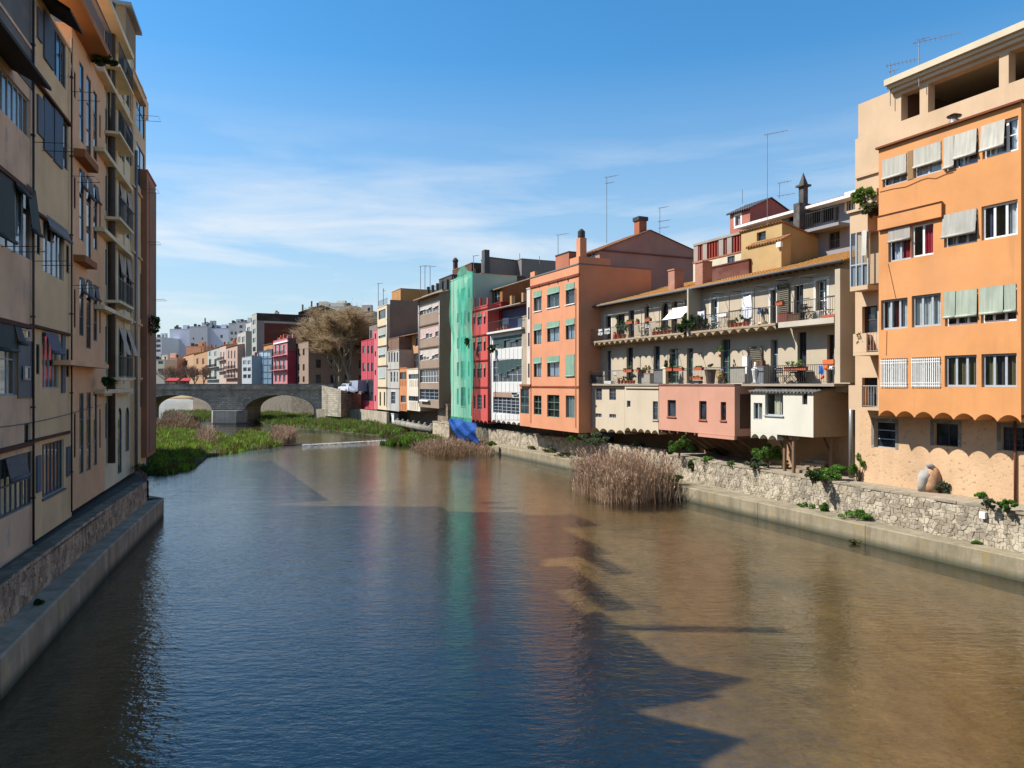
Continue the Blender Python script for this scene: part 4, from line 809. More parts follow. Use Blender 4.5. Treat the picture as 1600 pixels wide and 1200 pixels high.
# netted house
NG = stucco((205, 222, 200), .78, .12, .3)
h = House('netted_house', R, 705, 737, .35, RZ(720, 652, .35), RZ(720, 434, .35), 5.5, NG, 'narrow pale house wrapped in green scaffold netting')
for y0, y1 in ((450, 468), (487, 507), (526, 548), (564, 591), (605, 635)):
    h.win(720, 728, y0, y1, 'green', 2, 2, rec=.12, sill=1); h.win(714, 717, y0 + 2, y1 - 3, 'green', 1, 1, rec=.1, fw=.03); h.win(731, 734, y0 + 1, y1 - 3, 'green', 1, 1, rec=.1, fw=.03)
h.finish('flat', cop=NG)
def net_mat():
    m, n, l, b = newmat('green_netting'); b.inputs['Base Color'].default_value = (.07, .5, .33, 1); b.inputs['Roughness'].default_value = .9
    tr = n.new('ShaderNodeBsdfTransparent'); tl = n.new('ShaderNodeBsdfTranslucent'); tl.inputs[0].default_value = (.1, .5, .34, 1)
    x1 = n.new('ShaderNodeMixShader'); x1.inputs[0].default_value = .35; l.new(b.outputs[0], x1.inputs[1]); l.new(tl.outputs[0], x1.inputs[2])
    f = ramp(n, l, pnoise(n, l, .35, (1, 1, .4), 4), .36, .62, (.24, .24, .24, 1), (.82, .82, .82, 1))
    x = n.new('ShaderNodeMixShader'); l.new(f, x.inputs[0]); l.new(tr.outputs[0], x.inputs[1]); l.new(x1.outputs[0], x.inputs[2]); l.new(x.outputs[0], n['Material Output'].inputs[0]); return m
nm = MB(); nu, nz = 46, 70; ua, ub = R.u(703.5, -.5), R.u(738, -.5); zb_, zt_ = RZ(720, 660, -.5), RZ(720, 419, -.5); uo = ua; base = R.W(ua, -.5, zb_)
for j in range(nz + 1):
    for i in range(nu + 1):
        fu, fz = i / nu, j / nz; sag = (1.3 * (abs(fu - .6) * 1.6) ** 1.3 + .25 * math.sin(fu * 9)) * max(0, fz - .9) * 10
        w_ = -.5 + .13 * math.sin(fu * 17 + 3 * math.sin(fz * 5)) * (.4 + .6 * abs(math.sin(fz * 6))) + .06 * math.sin(fu * 41 + fz * 9) + .3 * math.exp(-((fz - .55) / .08) ** 2) * (1 - fu)
        nm.v.append((ua + (ub - ua) * fu + .12 * math.sin(fz * 8) * (1 - fu) - ua, w_ + .5, (zt_ - zb_) * fz - sag))
for j in range(nz):
    for i in range(nu): a = j * (nu + 1) + i; nm.f.append((a, a + 1, a + nu + 2, a + nu + 1))
nt = empty('scaffold_net', base, R.ang, 'translucent green scaffold net hanging over the narrow pale house', 'net'); nm.build('net_sheet', net_mat(), nt, True)
for u in (0.1, (ub - ua) / 2, ub - ua - .1):
    MB().tube([(u, .35, -.3), (u, .35, zt_ - zb_ - .5)], .03, 6).build('scaffold_pole', ZINC, nt)
# blue tarpaulin
tm = MB(); nu, nz = 30, 16; ua, ub = R.u(701, -1.1), R.u(743.5, -1.1); zl, zh = RZ(722, 688, -1.1), RZ(722, 657, -1.1)
for j in range(nz + 1):
    for i in range(nu + 1):
        fu, fz = i / nu, j / nz; lowz = .0 + max(0, .3 - fu) * 2.4 * (1 - fz); bul = math.sin(math.pi * min(1, max(0, fz * .95))) * .35
        tm.v.append(((ub - ua) * fu, -bul * (.4 + .6 * math.sin(math.pi * fu)) + .07 * math.sin(fu * 13 + fz * 9) + .09 * abs(math.sin(fu * 6 - fz * 4)) + rnd.uniform(-.012, .012) + (1 - fz) * .25, (zh - zl) * fz + lowz * (zh - zl) * .8 + .12 * math.sin(fu * 5) * fz))
for j in range(nz):
    for i in range(nu): a = j * (nu + 1) + i; tm.f.append((a, a + 1, a + nu + 2, a + nu + 1))
o = tm.build('tarpaulin', plain('blue_tarp', (16, 84, 172), .6, .5, 0, .3, .3)); o.location = R.W(ua, -1.1, zl); o.rotation_euler.z = R.ang; tag(o, 'crumpled bright blue tarpaulin slung below the green net', 'tarpaulin')
# sliver, brown house and the rest
h = House('banded_house', R, 695.5, 705, 1.6, RZ(700, 632, 1.6), RZ(700, 513, 1.6), 5, stucco((232, 186, 150), .76), 'thin slice of peach and teal banded house beside the green net'); 
for y0, y1 in ((517, 534), (551, 567), (583, 600), (604, 612)): h.strip(697, 704, y0, y1, 2, 'cold', [.9, .3] if y0 > 580 else None, (30, 120, 110))
h.finish('flat')
BR = stucco((176, 152, 132), .72, .12, .3); bw_ = -.35
h = House('brown_house', R, 654.5, 686, bw_, RZ(660, 636, bw_), RZ(670, 463, bw_), 5.0, BR, 'tall taupe house with five bands of windows and a railed roof')
h.strip(656, 685, 473.5, 489, 6, 'white', [.5, .5, .55, .45, .6, .5], (228, 216, 205)); h.strip(656, 685, 511.5, 528, 6, 'white', [.95, .9, .5, .6, .95, .5], (232, 205, 195)); h.strip(656, 685, 546, 562, 6, 'white', [.4, .6, .7, .9, .6, .5], (232, 220, 208)); h.strip(656, 685, 577.5, 598, 7, 'white', None, ny=2); h.strip(656, 685, 608, 624.5, 4, 'grey', None, ny=3)
for y in (506, 541.5, 575): h.bx('string_course', 654.3, 686.2, y, y + 2, bw_ - .1, bw_ - .003, stucco((120, 98, 84), .7))
h.bx('window_box', 655, 668, 625, 627, bw_ - .35, bw_ - .003, WHITE)
h.finish('none'); m = tiles(h.mb(), h.u0 - .2, h.u1 + .2, [(bw_ - .7, h.zt - .15), (bw_ + 1.2, h.zt + .35)]); h.part('roof', m, tile_mat((214, 190, 165)))
m = h.mb(); m.box(h.u0, h.u1, bw_ + .4, bw_ + 4.9, h.zt + .0, h.zt + .45); h.part('roof_slab', m, BR)
for i in range(5): u = h.u0 + .2 + i * (h.u1 - h.u0 - .6) / 4; h.part('roof_post', h.mb().box(u, u + .35, bw_ + 1.0, bw_ + 1.3, h.zt + .451, h.zt + 1.7), DARKF)
h.part('railing', railing(h.mb(), h.u0 + .2, h.u1 - .2, bw_ + 1.1, h.zt + .45, 1.0, .2), METAL)
h = House('dark_roof_house', R, 686, 706, 3.0, 5, RZ(690, 436, 3), 6, stucco((96, 88, 82), .62), 'dark grey flat roofed house behind the green net on the left'); h.win(688, 695, 441, 455, 'white', 2, 1); h.finish('flat', cop=DARKF)
h = House('cream_orange_house', R, 636, 656.5, -.0, RZ(645, 641.5), RZ(645, 577), 6, stucco((240, 228, 205), .78), 'low cream house with slotted vents left of the taupe house')
h.strip(638.5, 654, 584.5, 592, 6, 'cold'); h.strip(638.5, 654, 619, 626.5, 5, 'cold')
for y0, y1 in ((594, 604), (628, 640)):
    for i in range(5): h.bx('slot', 640 + i * 3, 640.9 + i * 3, y0, y1, -.02, -.003, stucco((196, 176, 150), .7))
h.finish('flat'); MB
h = House('orange_house', R, 623.7, 636, .0, RZ(630, 642), RZ(630, 575.5), 6, stucco((226, 150, 98), .76), 'slim orange house with two window bands between grey and cream houses')
h.strip(624.8, 634.8, 581.5, 592.5, 4, 'dark'); h.strip(626, 634, 618, 629, 3, 'grey')
for y0, y1 in ((594, 603), (631, 641)):
    for i in range(4): h.bx('slot', 625.5 + i * 2.6, 626.4 + i * 2.6, y0, y1, -.02, -.003, stucco((170, 110, 72), .7))
h.finish('flat')
h = House('tiled_penthouse', R, 622, 655, 2.0, 5, RZ(638, 524, 2), 5, stucco((226, 170, 118), .74), 'orange and white penthouse with a tiled roof above the low cream house')
h.win(630.5, 641, 526.5, 540, 'white', 4, 1); h.win(631, 641.5, 556, 574, 'dark', 4, 2); h.win(648, 655, 527, 541, 'white', 2, 1); h.win(646.5, 654, 552, 574, 'cold', 2, 2); h.finish('lean', ridge=h.zt + 1.0, over=1.1, rmat=tile_mat((200, 140, 110)))
h = House('grey_narrow_house', R, 604.5, 623.5, -.05, RZ(612, 641.5), RZ(612, 549), 6, stucco((206, 200, 190), .76), 'pale grey narrow house with slender paired windows')
for x0, x1 in ((607, 609), (611, 613.5), (615.3, 617.7), (620, 622)): h.win(x0, x1, 550.5, 566, 'white', 1, 1, fw=.03, rec=.1)
for x0, x1 in ((610.5, 613), (615.2, 617.7), (620, 621.6)): h.win(x0, x1, 581, 597, 'white', 1, 2, fw=.03, rec=.1)
h.win(611, 618, 612, 631, 'grey', 3, 3, surr=WSUR)
for y in (576.5, 606): h.bx('string_course', 604.7, 623.3, y, y + 1, -.12, -.055, stucco((170, 160, 150), .7))
h.finish('flat')
h = House('brown_hut', R, 604.6, 623.4, .1, RZ(612, 549), RZ(612, 529), 4, stucco((150, 118, 100), .68), 'small brown upper storey over the pale grey narrow house'); h.finish('flat')
CY = stucco((238, 216, 178), .78, .08, .25)
h = House('tall_cream_house', R, 589.6, 604.3, -.1, RZ(597, 640, -.1), RZ(597, 479, -.1), 14, CY, 'tall cream house with a broad taupe side wall near the plane trees')
h.win(591.5, 602.5, 484, 498, 'green', 4, 1); h.win(591.5, 602.5, 513, 528, 'grey', 3, 1, blind=.7, bcol=(200, 205, 195)); h.win(591.5, 602, 543, 559, 'grey', 3, 1, blind=.7, bcol=(205, 212, 205)); h.win(591.5, 602, 573.5, 591, 'grey', 2, 1, blind=.98, bcol=(205, 210, 205)); h.win(593, 595.3, 612.5, 634, 'brown', 1, 1, fw=.03); h.win(599.7, 601.8, 612.5, 634, 'brown', 1, 1, fw=.03)
for y in (509, 540, 571, 604.5): h.bx('string_course', 589.4, 604.4, y, y + 1.6, -.22, -.103, stucco((120, 90, 66), .7))
h.finish('flat'); h.part('side_render', h.mb().box(h.u1, h.u1 + .05, .4, 5.4, h.zt - 8, h.zt + .8), stucco((170, 150, 130), .7)); h.part('side_render', h.mb().box(h.u1, h.u1 + .04, 5.5, 13.8, h.zt - 8, h.zt + .5), stucco((176, 156, 134), .7)); h.part('railing', railing(h.mb(), h.u0, h.u1 - .3, .1, h.zt + .1, 1.0, .2), METAL)
h = House('orange_hut', R, 612, 626, 9.5, 8, RZ(620, 456, 9.5) + .3, 8, stucco((206, 150, 90), .72), 'orange rooftop house behind the tall cream house'); h.finish('flat', cop=tile_mat((170, 100, 70)))
RP = stucco((206, 74, 88), .76, .08, .2); RP2 = stucco((222, 120, 128), .78, .08, .2)
h = House('crimson_house', R, 564.5, 583.3, -.2, RZ(570, 638.5), RZ(574, 532), 6, RP, 'crimson house with a big grey ground floor shutter, last before the bridge')
for y0, y1 in ((540.5, 552), (567, 580)):
    for x0, x1 in ((566.5, 571), (574.3, 577), (580.3, 582.8)): h.win(x0, x1, y0, y1, 'brown', 1, 1, fw=.03, rec=.1)
h.win(566, 583, 593, 626, 'dark', 6, 9, rec=.06, fw=.04)
for px in (572.5, 578.5): h.bx('rib', px, px + .8, 532, 592, -.27, -.203, RP2)
h.finish('flat')
h = House('pink_house', R, 583.4, 589.5, -.15, RZ(586, 639.5), RZ(586, 516), 6, RP2, 'thin pink house strip beside the crimson house')
for y0, y1 in ((521, 530), (549, 557), (578, 586), (618, 627)): h.win(585.6, 587.4, y0, y1, 'brown', 1, 1, fw=.03, rec=.1)
h.finish('flat')
h = House('grey_roof_house', R, 577, 589, 3, 5, RZ(583, 508, 3), 5, stucco((150, 140, 130), .66), 'grey roofed house peeping over the crimson house'); h.win(578, 581, 516, 529, 'white', 1, 1); h.finish('flat', cop=DARKF)
# substructure under the overhanging houses
m = MB(); 
for x0, x1 in ((566, 700), (700, 830), (830, 925)):
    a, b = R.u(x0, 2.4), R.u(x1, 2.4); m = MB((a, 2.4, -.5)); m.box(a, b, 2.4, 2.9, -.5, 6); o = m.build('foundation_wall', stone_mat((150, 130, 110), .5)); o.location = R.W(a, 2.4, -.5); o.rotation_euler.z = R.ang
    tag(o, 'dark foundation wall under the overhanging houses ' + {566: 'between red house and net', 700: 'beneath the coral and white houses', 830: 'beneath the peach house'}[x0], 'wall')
h = House('stone_pier', R, 684, 700, .4, 0, RZ(690, 632, .4), 2, stone_mat((170, 150, 128), .55), 'rough stone pier under the taupe house'); h.finish('flat')
h = House('low_wall', R, 676, 702, -.9, 0, RZ(690, 661, -.9), 1.2, stone_mat((205, 188, 160), .66), 'pale stone wall stub left of the blue tarpaulin'); h.finish('flat')
h = House('white_pillar', R, 611, 615.5, .2, 0, RZ(613, 647, .2), .7, WH, 'white pillar under the grey narrow house'); h.finish('flat')
PIPE = concrete((170, 164, 150), .55, False)
a, b = R.u(619, -.3), R.u(677, -.6); root = empty('sewer_pipe', R.W(a, -.3, RZ(640, 664, -.3)), R.ang, 'thick pale pipe along the bank under the overhanging houses', 'pipe')
MB().tube([(0, 0, 0), ((b - a), -.3, -.1)], .42, 12).build('pipe_run', PIPE, root, True)
for i in range(7): x = (b - a) * (i + .3) / 7; MB().tube([(x, -.05 * i / 7, 0), (x + .5, -.05, 0)], .5, 12).build('collar', PIPE, root, True); MB().lathe(x + .2, 0, [(.2, .35), (.22, .55), (.12, .68)], 8).build('inspection_cap', PIPE, root, True)

# ------------------------------------------------------------------ rooftops behind the right bank
GH = stucco((172, 172, 176), .7, .08, .2)
h = House('grey_tiled_house', R, 1165, 1345, 8.5, 8, R.z(1250, 318, 8.5) - .4, 8, GH, 'grey house with red tiled roof, spire chimney and deep balconies above the cream house')
zr = lambda x, y: R.z(x, y, 8.5)
h.win(1175, 1187, 343, 353, 'white', 2, 1); h.win(1191, 1199, 340, 350, 'white', 2, 1); h.win(1232, 1240, 332, 346, 'white', 2, 1, rec=1.0); h.win(1283, 1303, 314, 346, 'white', 3, 2, rec=1.2, clear=False); h.win(1323, 1333, 303, 330, 'white', 2, 2, surr=WHITE); h.win(1294, 1312, 362, 388, 'cold', 2, 2)
h.holes.append(h.rect(1241, 1282, 318, 352)); h.holes.append(h.rect(1303.5, 1311, 312, 347))
h.finish('lean', ridge=h.zt + 2.0, over=.7, rmat=tile_mat((186, 96, 74), (150, 90, 70)))
m = h.mb(); m.box(h.u0 - .2, h.u1, 7.6, 8.45, h.zt - .35, h.zt - .18); h.part('eave', m, WHITE)
a, b = R.u(1252, 7.6), R.u(1312, 7.6); zz = R.z(1285, 353, 7.6); m = h.mb(); m.box(a, b, 7.5, 8.49, zz - .2, zz); bal = h.part('balcony', m, GH); h.part('railing', railing(h.mb(), a, b, 7.55, zz, 1.0, .14), METAL, bal)
u = R.u(1248, 7.4); z0 = R.z(1248, 345, 7.4); m = h.mb(); m.box(u - .25, u + .25, 7.2, 8.4, z0 - .5, R.z(1248, 318, 7.4)); zt_ = R.z(1248, 318, 7.4); m.box(u - .2, u + .2, 7.6, 8.0, zt_, R.z(1248, 291, 7.4)); zt_ = R.z(1248, 291, 7.4); m.box(u - .35, u + .35, 7.45, 8.15, zt_, zt_ + .12); zz = R.z(1248, 268, 7.4)
for (x0, y0), (x1, y1) in zip([(-.22, 7.6), (.22, 7.6), (.22, 8.0), (-.22, 8.0)], [(.22, 7.6), (.22, 8.0), (-.22, 8.0), (-.22, 7.6)]): m.q((u + x0, y0, zt_ + .12), (u + x1, y1, zt_ + .12), (u, 7.8, zz))
h.part('spire_chimney', m, stone_mat((120, 116, 112), .5))
h = House('pink_tower', R, 1140.5, 1172, 10, 8, R.z(1155, 329, 10), 4, stucco((210, 132, 112), .74), 'small pink tower with a gabled grey roof beside the red tiled roof'); h.win(1149, 1157, 337, 352, 'white', 2, 1, surr=WHITE); h.bx('string_course', 1140, 1172, 365, 367, 9.9, 9.99, stucco((170, 96, 80), .7)); h.finish('gable', ridge=(12, h.zt + .9), rmat=plain('slate', (110, 110, 112), .7, .8))
OC = stucco((224, 188, 130), .7, .2, .4)
h = House('ochre_house', R, 1158, 1222, 5.4, 9, R.z(1190, 355, 5.4), 6.5, OC, 'ochre house with a sloping party wall right above the orange tiled roof'); h.win(1182.5, 1196.5, 362, 376, 'cold', 1, 1, rec=.2, sill=1); h.finish('lean', ridge=h.zt - 1.6, rmat=tile_mat((170, 120, 80)), over=.1)
h = House('ochre_annex', R, 1168, 1221, 4.6, 9, R.z(1195, 380, 4.6), .78, OC, 'lower ochre annex with a small white box light on its wall'); h.finish('lean', ridge=h.zt + .35, rmat=tile_mat((190, 130, 80)), over=.1); h.bx('wall_lamp', 1212.5, 1219.5, 378, 386, 4.4, 4.59, WHITE)
WS = stucco((236, 226, 198), .76, .15, .35)
h = House('terrace_house', R, 1083, 1167, 7.5, 8, R.z(1125, 402, 7.5), 5, WS, 'cream house with a terracotta balustrade and a small blue door'); h.win(1136.5, 1148, 400, 413, 'blue', 2, 1, rec=.1); h.finish('flat', cop=tile_mat((180, 110, 80)))
m = h.mb(); zt_ = h.zt + .1
for px in (1083, 1097, 1122, 1135, 1163): u = h.U(px); m.box(u, u + .5, 7.55, 7.9, zt_, zt_ + 1.25)
m.box(h.u0, h.u1, 7.5, 7.95, zt_ + 1.253, zt_ + 1.42); h.part('balustrade', m, stucco((190, 178, 165), .7))
RB = plain('red_lattice', (160, 62, 48), .7, .85)
u = h.u0 + .55
while u < h.u1 - .5: h.part('baluster', h.mb().box(u, u + .13, 7.6, 7.75, zt_ + .02, zt_ + 1.25), RB); u += .3
h = House('brick_parapet_house', R, 1098, 1170, 4.4, zeave, R.z(1130, 415, 4.4), .4, stucco((130, 74, 60), .66, .25, .4), 'dark red brick parapet wall rising from the tiled roof'); h.finish('flat')
for nm, x0, x1, y0, y1, lb in (('a', 1044, 1054, 424, 448, 'left'), ('b', 1086, 1098, 412, 440, 'right')):
    h = House('roof_chimney', R, x0, x1, 2.6, R.z(x0, y1, 2.6) - .5, R.z(x0, y0, 2.6), .8, stucco((206, 150, 126), .72, .35, .5, pit=.5), lb + ' stubby brick chimney on the orange tiled roof', 'chimney'); h.finish('flat')
GB = stucco((156, 148, 140), .66, .08, .25)
h = House('grey_block', R, 752, 765, 8, 8, R.z(760, 404, 8), 13, GB, 'plain grey block with a tall chimney behind the tan gabled house'); h.finish('lean', ridge=h.zt - .5, rmat=DARKF, over=.05)
c = R.u(757, 7.6); h.part('chimney', h.mb().box(c, c + 1.0, 7.2, 7.9, R.z(756, 432, 7.5), R.z(756, 392, 7.5)), plain('chimney_dark', (82, 84, 84), .7, .8))
h = House('grey_block', R, 800, 815, 12, 8, R.z(806, 408, 12), 6, GB, 'smaller grey flat block behind the peach house parapet'); h.finish('flat')
h = House('dark_wall_house', R, 737.5, 752, 4.5, 5, R.z(745, 430, 4.5), 6, stucco((104, 98, 96), .6), 'dark grey party wall between net and grey block'); h.finish('flat', cop=TERRA)
h = House('brick_rooftop', R, 707, 737, 7, 8, R.z(715, 420, 7), 5, stucco((120, 84, 70), .6, .3), 'cluttered brown rooftop above the green net'); h.finish('flat', cop=tile_mat((160, 100, 70)))
c = R.u(708, 7.2); h.part('chimney', h.mb().lathe(c + .4, 7.4, [(.35, h.zt), (.35, h.zt + 1.3), (.45, h.zt + 1.35), (.4, h.zt + 1.6), (.15, h.zt + 1.9)]), stone_mat((110, 90, 80), .5))
# ------------------------------------------------------------------ far town beyond the bridge
FR = Frame(-44, 150, .492, -.871)      # right bank beyond the bridge
def far(name, x0, x1, w, yb, yt, dep, rgb, label, rows=(), cols=(), frm='dark', roof='flat', k=.72, ridge=None, balc=(), side=(), rm=None, zb=6.0):
    h = House(name, FR, x0, x1, w, zb, FR.z((x0 + x1) / 2, yt, w), dep, stucco(rgb, k, .08, .2), label)
    for y0, y1 in rows:
        for a, b in cols: h.win(a, b, y0, y1, frm, 1, 1, rec=.12, fw=.04)
    for y in balc:
        a, b = h.u0 + .2, h.u1 - .2; z = h.Z((x0 + x1) / 2, y); m = h.mb(); m.box(a, b, w - .8, w - .01, z - .12, z); bo = h.part('balcony', m, h.mat); h.part('railing', railing(h.mb(), a, b, w - .78, z, .95, .4, .02), METAL, bo)
    for (wa, wb, y0, y1, mt) in side: h.part('side_panel', h.mb().box(h.u1, h.u1 + .06, wa, wb, h.Z(x1, y1), h.Z(x1, y0)), mt)
    for q_ in range(3):
        uu = h.u0 + (h.u1 - h.u0) * (.2 + .27 * q_); hh_ = .8 + .5 * (q_ % 2); h.part('chimney', h.mb().box(uu, uu + .6, w + dep * .4, w + dep * .4 + .6, h.zt - .2, h.zt + hh_ + (ridge or 0)), TERRA if q_ == 1 else h.mat)
    h.finish(roof, ridge=ridge and (w + dep / 2, h.zt + ridge) if roof == 'gable' else (h.zt + (ridge or .5)), rmat=rm, cop=rm); return h
PK2 = stucco((176, 66, 84), .7)
h = far('pink_corner_house', 427, 449, 0, 600, 531, FR.wof(FR.u(449, 0), 463), (222, 140, 146), 'pink corner house with balconies beyond the bridge', ((539, 553), (563, 577), (586, 597)), ((429.5, 433), (436, 439.5), (442.5, 446)), 'white', balc=(556, 578))
pw = h.dep - .05; h.part('side_render', h.mb().box(h.u1, h.u1 + .05, .02, pw, h.zb, h.zt - 2.6), PK2); h.part('side_render', h.mb().box(h.u1, h.u1 + .05, .02, pw, h.zt - 2.55, h.zt), stucco((150, 110, 104), .68)); h.bx('cornice', 427, 449, 534, 536, -.25, -.003, WHITE)
for i in range(3): h.part('chimney', h.mb().box(h.u0 + 3 + 3.4 * i, h.u0 + 3.8 + 3.4 * i, 2, 2.6, h.zt + .1, h.zt + 1.2), stucco((196, 150, 140), .7))
h = far('stone_house', 462, 482, pw + .3, 600, 536, 14, (176, 150, 130), 'tan stone house half hidden by the plane trees beyond the bridge', ((545, 555), (569, 579), (588, 597)), ((465, 468), (473, 476)))
for k_ in range(4):
    for j_ in range(3): wz = h.zb + 1.2 + 3.1 * j_; wy = h.w + 1.5 + 3 * k_; wo = h.mb().box(h.u1 - .02, h.u1 + .05, wy, wy + 1.0, wz, wz + 1.7).build('window', FRAMES['brown'], h.root); h.mb().box(h.u1 + .05, h.u1 + .06, wy + .1, wy + .9, wz + .1, wz + 1.6).build('pane', glass_dark(), wo)
h = far('arcade_house', 455, 556, 15, 600, 566, 12, (160, 148, 134), 'long low grey building with shop fronts behind the trees')
for x0, x1 in ((468, 484), (490, 499), (504, 513), (519, 536), (540, 553)): h.bx('shop_front', x0, x1, 581, 603, 14.9, 14.99, glass_dark())
h = far('glass_house', 404, 425, 1, 600, 548, 8, (90, 110, 125), 'blue glazed office house beside the pink corner house', k=.6)
for y0, y1 in ((551, 560), (562, 570), (572, 581), (583, 591), (593, 600)):
    for x0, x1 in ((405, 411), (412, 418), (419, 424)): h.bx('glass_panel', x0, x1, y0, y1, .9, .98, plain('sky_glass', (150, 178, 200), .7, .1, .2))
h = far('orange_roof_house', 412, 426.5, 4, 600, 538, 8, (214, 150, 106), 'small orange house with a tiled roof wedged behind the pink corner house', ((545, 552),), ((417, 422),), roof='lean', ridge=1.2)
h = far('brick_side_tower', 393.5, 401, 3, 600, 491, FR.wof(FR.u(401, 3), 483) - 3, (196, 196, 186), 'tall block with a broad brown brick side wall beyond the bridge', [(y, y + 7) for y in range(500, 596, 14)], ((395, 399.5),), 'cold')
BRK = stucco((126, 74, 60), .6, .12, .3)
h.part('side_render', h.mb().box(h.u1, h.u1 + .05, 3.02, FR.wof(h.u1, 413) - .1, h.zb, h.zt - 2), stucco((176, 168, 160), .66)); h.part('brick_side', h.mb().box(h.u1, h.u1 + .06, FR.wof(h.u1, 413), h.dep + 3, h.zb, h.zt - 2.6), BRK); h.part('dark_parapet', h.mb().box(h.u1, h.u1 + .07, 3.02, h.dep + 3, h.zt - 1.99, h.zt + .05), stucco((84, 70, 64), .6))
m = h.mb(); m.q((h.u1 + .05, 16, h.zt), (h.u1 + .05, 25, h.zt), (h.u1 + .05, 25, h.zt + 2), (h.u1 + .05, 21, h.zt + 3.2), (h.u1 + .05, 16, h.zt + 1.5)); m.q((h.u0, 16, h.zt), (h.u0, 16, h.zt + 1.5), (h.u0, 21, h.zt + 3.2), (h.u0, 25, h.zt + 2), (h.u0, 25, h.zt)); m.q((h.u0, 16, h.zt + 1.5), (h.u1, 16, h.zt + 1.5), (h.u1, 21, h.zt + 3.2), (h.u0, 21, h.zt + 3.2)); m.q((h.u0, 21, h.zt + 3.2), (h.u1, 21, h.zt + 3.2), (h.u1, 25, h.zt + 2), (h.u0, 25, h.zt + 2)); h.part('roof_gable', m, stucco((100, 80, 72), .6))
far('white_balcony_tower', 371, 384, 2, 600, 520, 14, (208, 202, 192), 'white flats with dark balconies left of the brick tower', [(y, y + 9) for y in range(526, 590, 16)], ((372.5, 376), (378, 382.5)), 'dark')
far('white_tower_back', 384, 393, 6, 600, 505, 14, (214, 212, 206), 'pale stepped tower right beside the brick sided tower', [(y, y + 7) for y in range(511, 596, 14)], ((386, 391),), 'cold')
far('striped_house', 378, 393.3, -1.5, 600, 558, 5, (196, 204, 208), 'low house with blue striped blinds at the bridge end', ((563, 569), (574, 580), (585, 591)), ((380, 385.5), (387, 392)), 'blue')
far('old_town_house', 353.5, 371, 0, 600, 541, 9, (212, 178, 160), 'pinkish old town house with six tall shuttered windows', ((548, 560), (564, 576), (579, 590)), ((356.5, 358.5), (361, 363), (366, 368)), 'brown', roof='lean', ridge=1.5, balc=(576.5, 590.5))
far('old_town_house', 342.5, 353.3, 0, 600, 540, 9, (222, 196, 182), 'slim rosy town house with small balconies', ((550, 562), (567, 579)), ((344.5, 346.2), (349, 350.7)), 'grey', roof='lean', ridge=1.2, balc=(563, 580))
far('grey_green_house', 324, 342.3, 0, 600, 545, 9, (196, 200, 190), 'pale grey green town house with dark attic', ((549, 556), (561, 573), (578, 592)), ((326.5, 330), (335, 338.5)), 'dark', roof='lean', ridge=1.3, balc=(574, 593))
far('ochre_town_house', 303, 323.8, 0, 600, 551, 10, (206, 160, 120), 'ochre town house behind the small bare trees', ((560, 569), (576, 586)), ((307, 310), (316, 319)), 'brown', roof='lean', ridge=2)
far('tan_town_house', 276, 302.8, 0, 600, 556, 12, (214, 172, 132), 'tan tiled town house behind the small bare trees', ((563, 571), (577, 586)), ((281, 284), (290, 293)), 'brown', roof='lean', ridge=2.4)
BK = Frame(-150, 330, .985, -.17)
def back(name, x0, x1, yt, dep, rgb, label, rows=(), cols=(), off=0, k=1.0, zb=6):
    h = House(name, BK, x0, x1, off, zb, BK.z((x0 + x1) / 2, yt, off), dep, stucco(rgb, k, .06, .15), label)
    for y0, y1 in rows:
        for a, b in cols: h.win(a, b, y0, y1, 'white', 1, 1, rec=.2, fw=.08)
    for q_ in range(4):
        uu = h.u0 + (h.u1 - h.u0) * (.12 + .22 * q_); h.part('roof_hut' if q_ == 2 else 'chimney', h.mb().box(uu, uu + (3.0 if q_ == 2 else .8), off + 2, off + 3.5, h.zt - .2, h.zt + [1.6, 1.1, 2.2, 1.4][q_]), h.mat if q_ == 2 else DARKF)
    h.finish('flat'); return h
back('salmon_house', 243, 276, 559, 10, (226, 178, 150), 'salmon tiled house at the far left end of the bridge', ((563, 571), (577, 585)), ((258, 260.5), (264, 266.5), (270, 272.5)), 0)
back('cream_far_house', 236, 257, 562, 8, (216, 206, 180), 'cream low house beside the left bank end wall', ((564, 569), (576, 581)), ((247, 255),), -10)
back('tile_roof_hall', 291, 318, 541, 10, (200, 150, 116), 'long far hall with brown tiled roof', off=8)
h = back('far_white_block', 265, 296, 514, 30, (188, 192, 204), 'big bluish white apartment block far left, plain end wall', (), (), 60); h.bx('roof_mast', 275, 277, 508, 514, 60, 61, DARKF)
back('far_white_block', 296, 324, 510, 30, (176, 178, 182), 'grey middle apartment block far left with two small windows', ((527, 531),), ((301, 303.5), (315, 317.5)), 58)
back('far_white_block', 324, 357, 513, 30, (190, 194, 206), 'bluish white apartment block far left with a single framed window', ((523, 528.5),), ((344, 348),), 60)
back('far_white_block', 316, 331, 507, 10, (160, 162, 166), 'grey roof house on the middle far apartment block', (), (), 64)
back('far_flats', 240, 252.5, 527, 20, (200, 206, 210), 'far flats with dark balcony bands beside the left bank', ((530, 535), (538, 543), (546, 550)), ((244, 251),), 45)
back('far_terraces', 357, 372, 505, 25, (170, 172, 172), 'grey terraced flats behind the white balcony flats', ((518, 523), (528, 533)), ((360, 364), (366, 370)), 40)
back('far_terraces', 370, 394, 503, 20, (190, 190, 186), 'upper terraced flats with roof clutter left of brick tower', ((508, 513), (517, 522)), ((374, 379), (383, 389)), 30)
h = back('modern_block', 482, 555, 479, 30, (206, 198, 182), 'beige modern block with blue windows on the hill behind the trees', ((482.5, 490),), ((488, 492), (494, 498), (500, 504), (506, 508)), -60); h.bx('roof_hut', 498, 510, 471, 479, -60, -52, h.mat); h.bx('roof_hut', 517, 537, 473, 479, -60, -52, h.mat); h.bx('window_band', 486, 509, 490.5, 493, -60.1, -60.02, FRAMES['blue'])
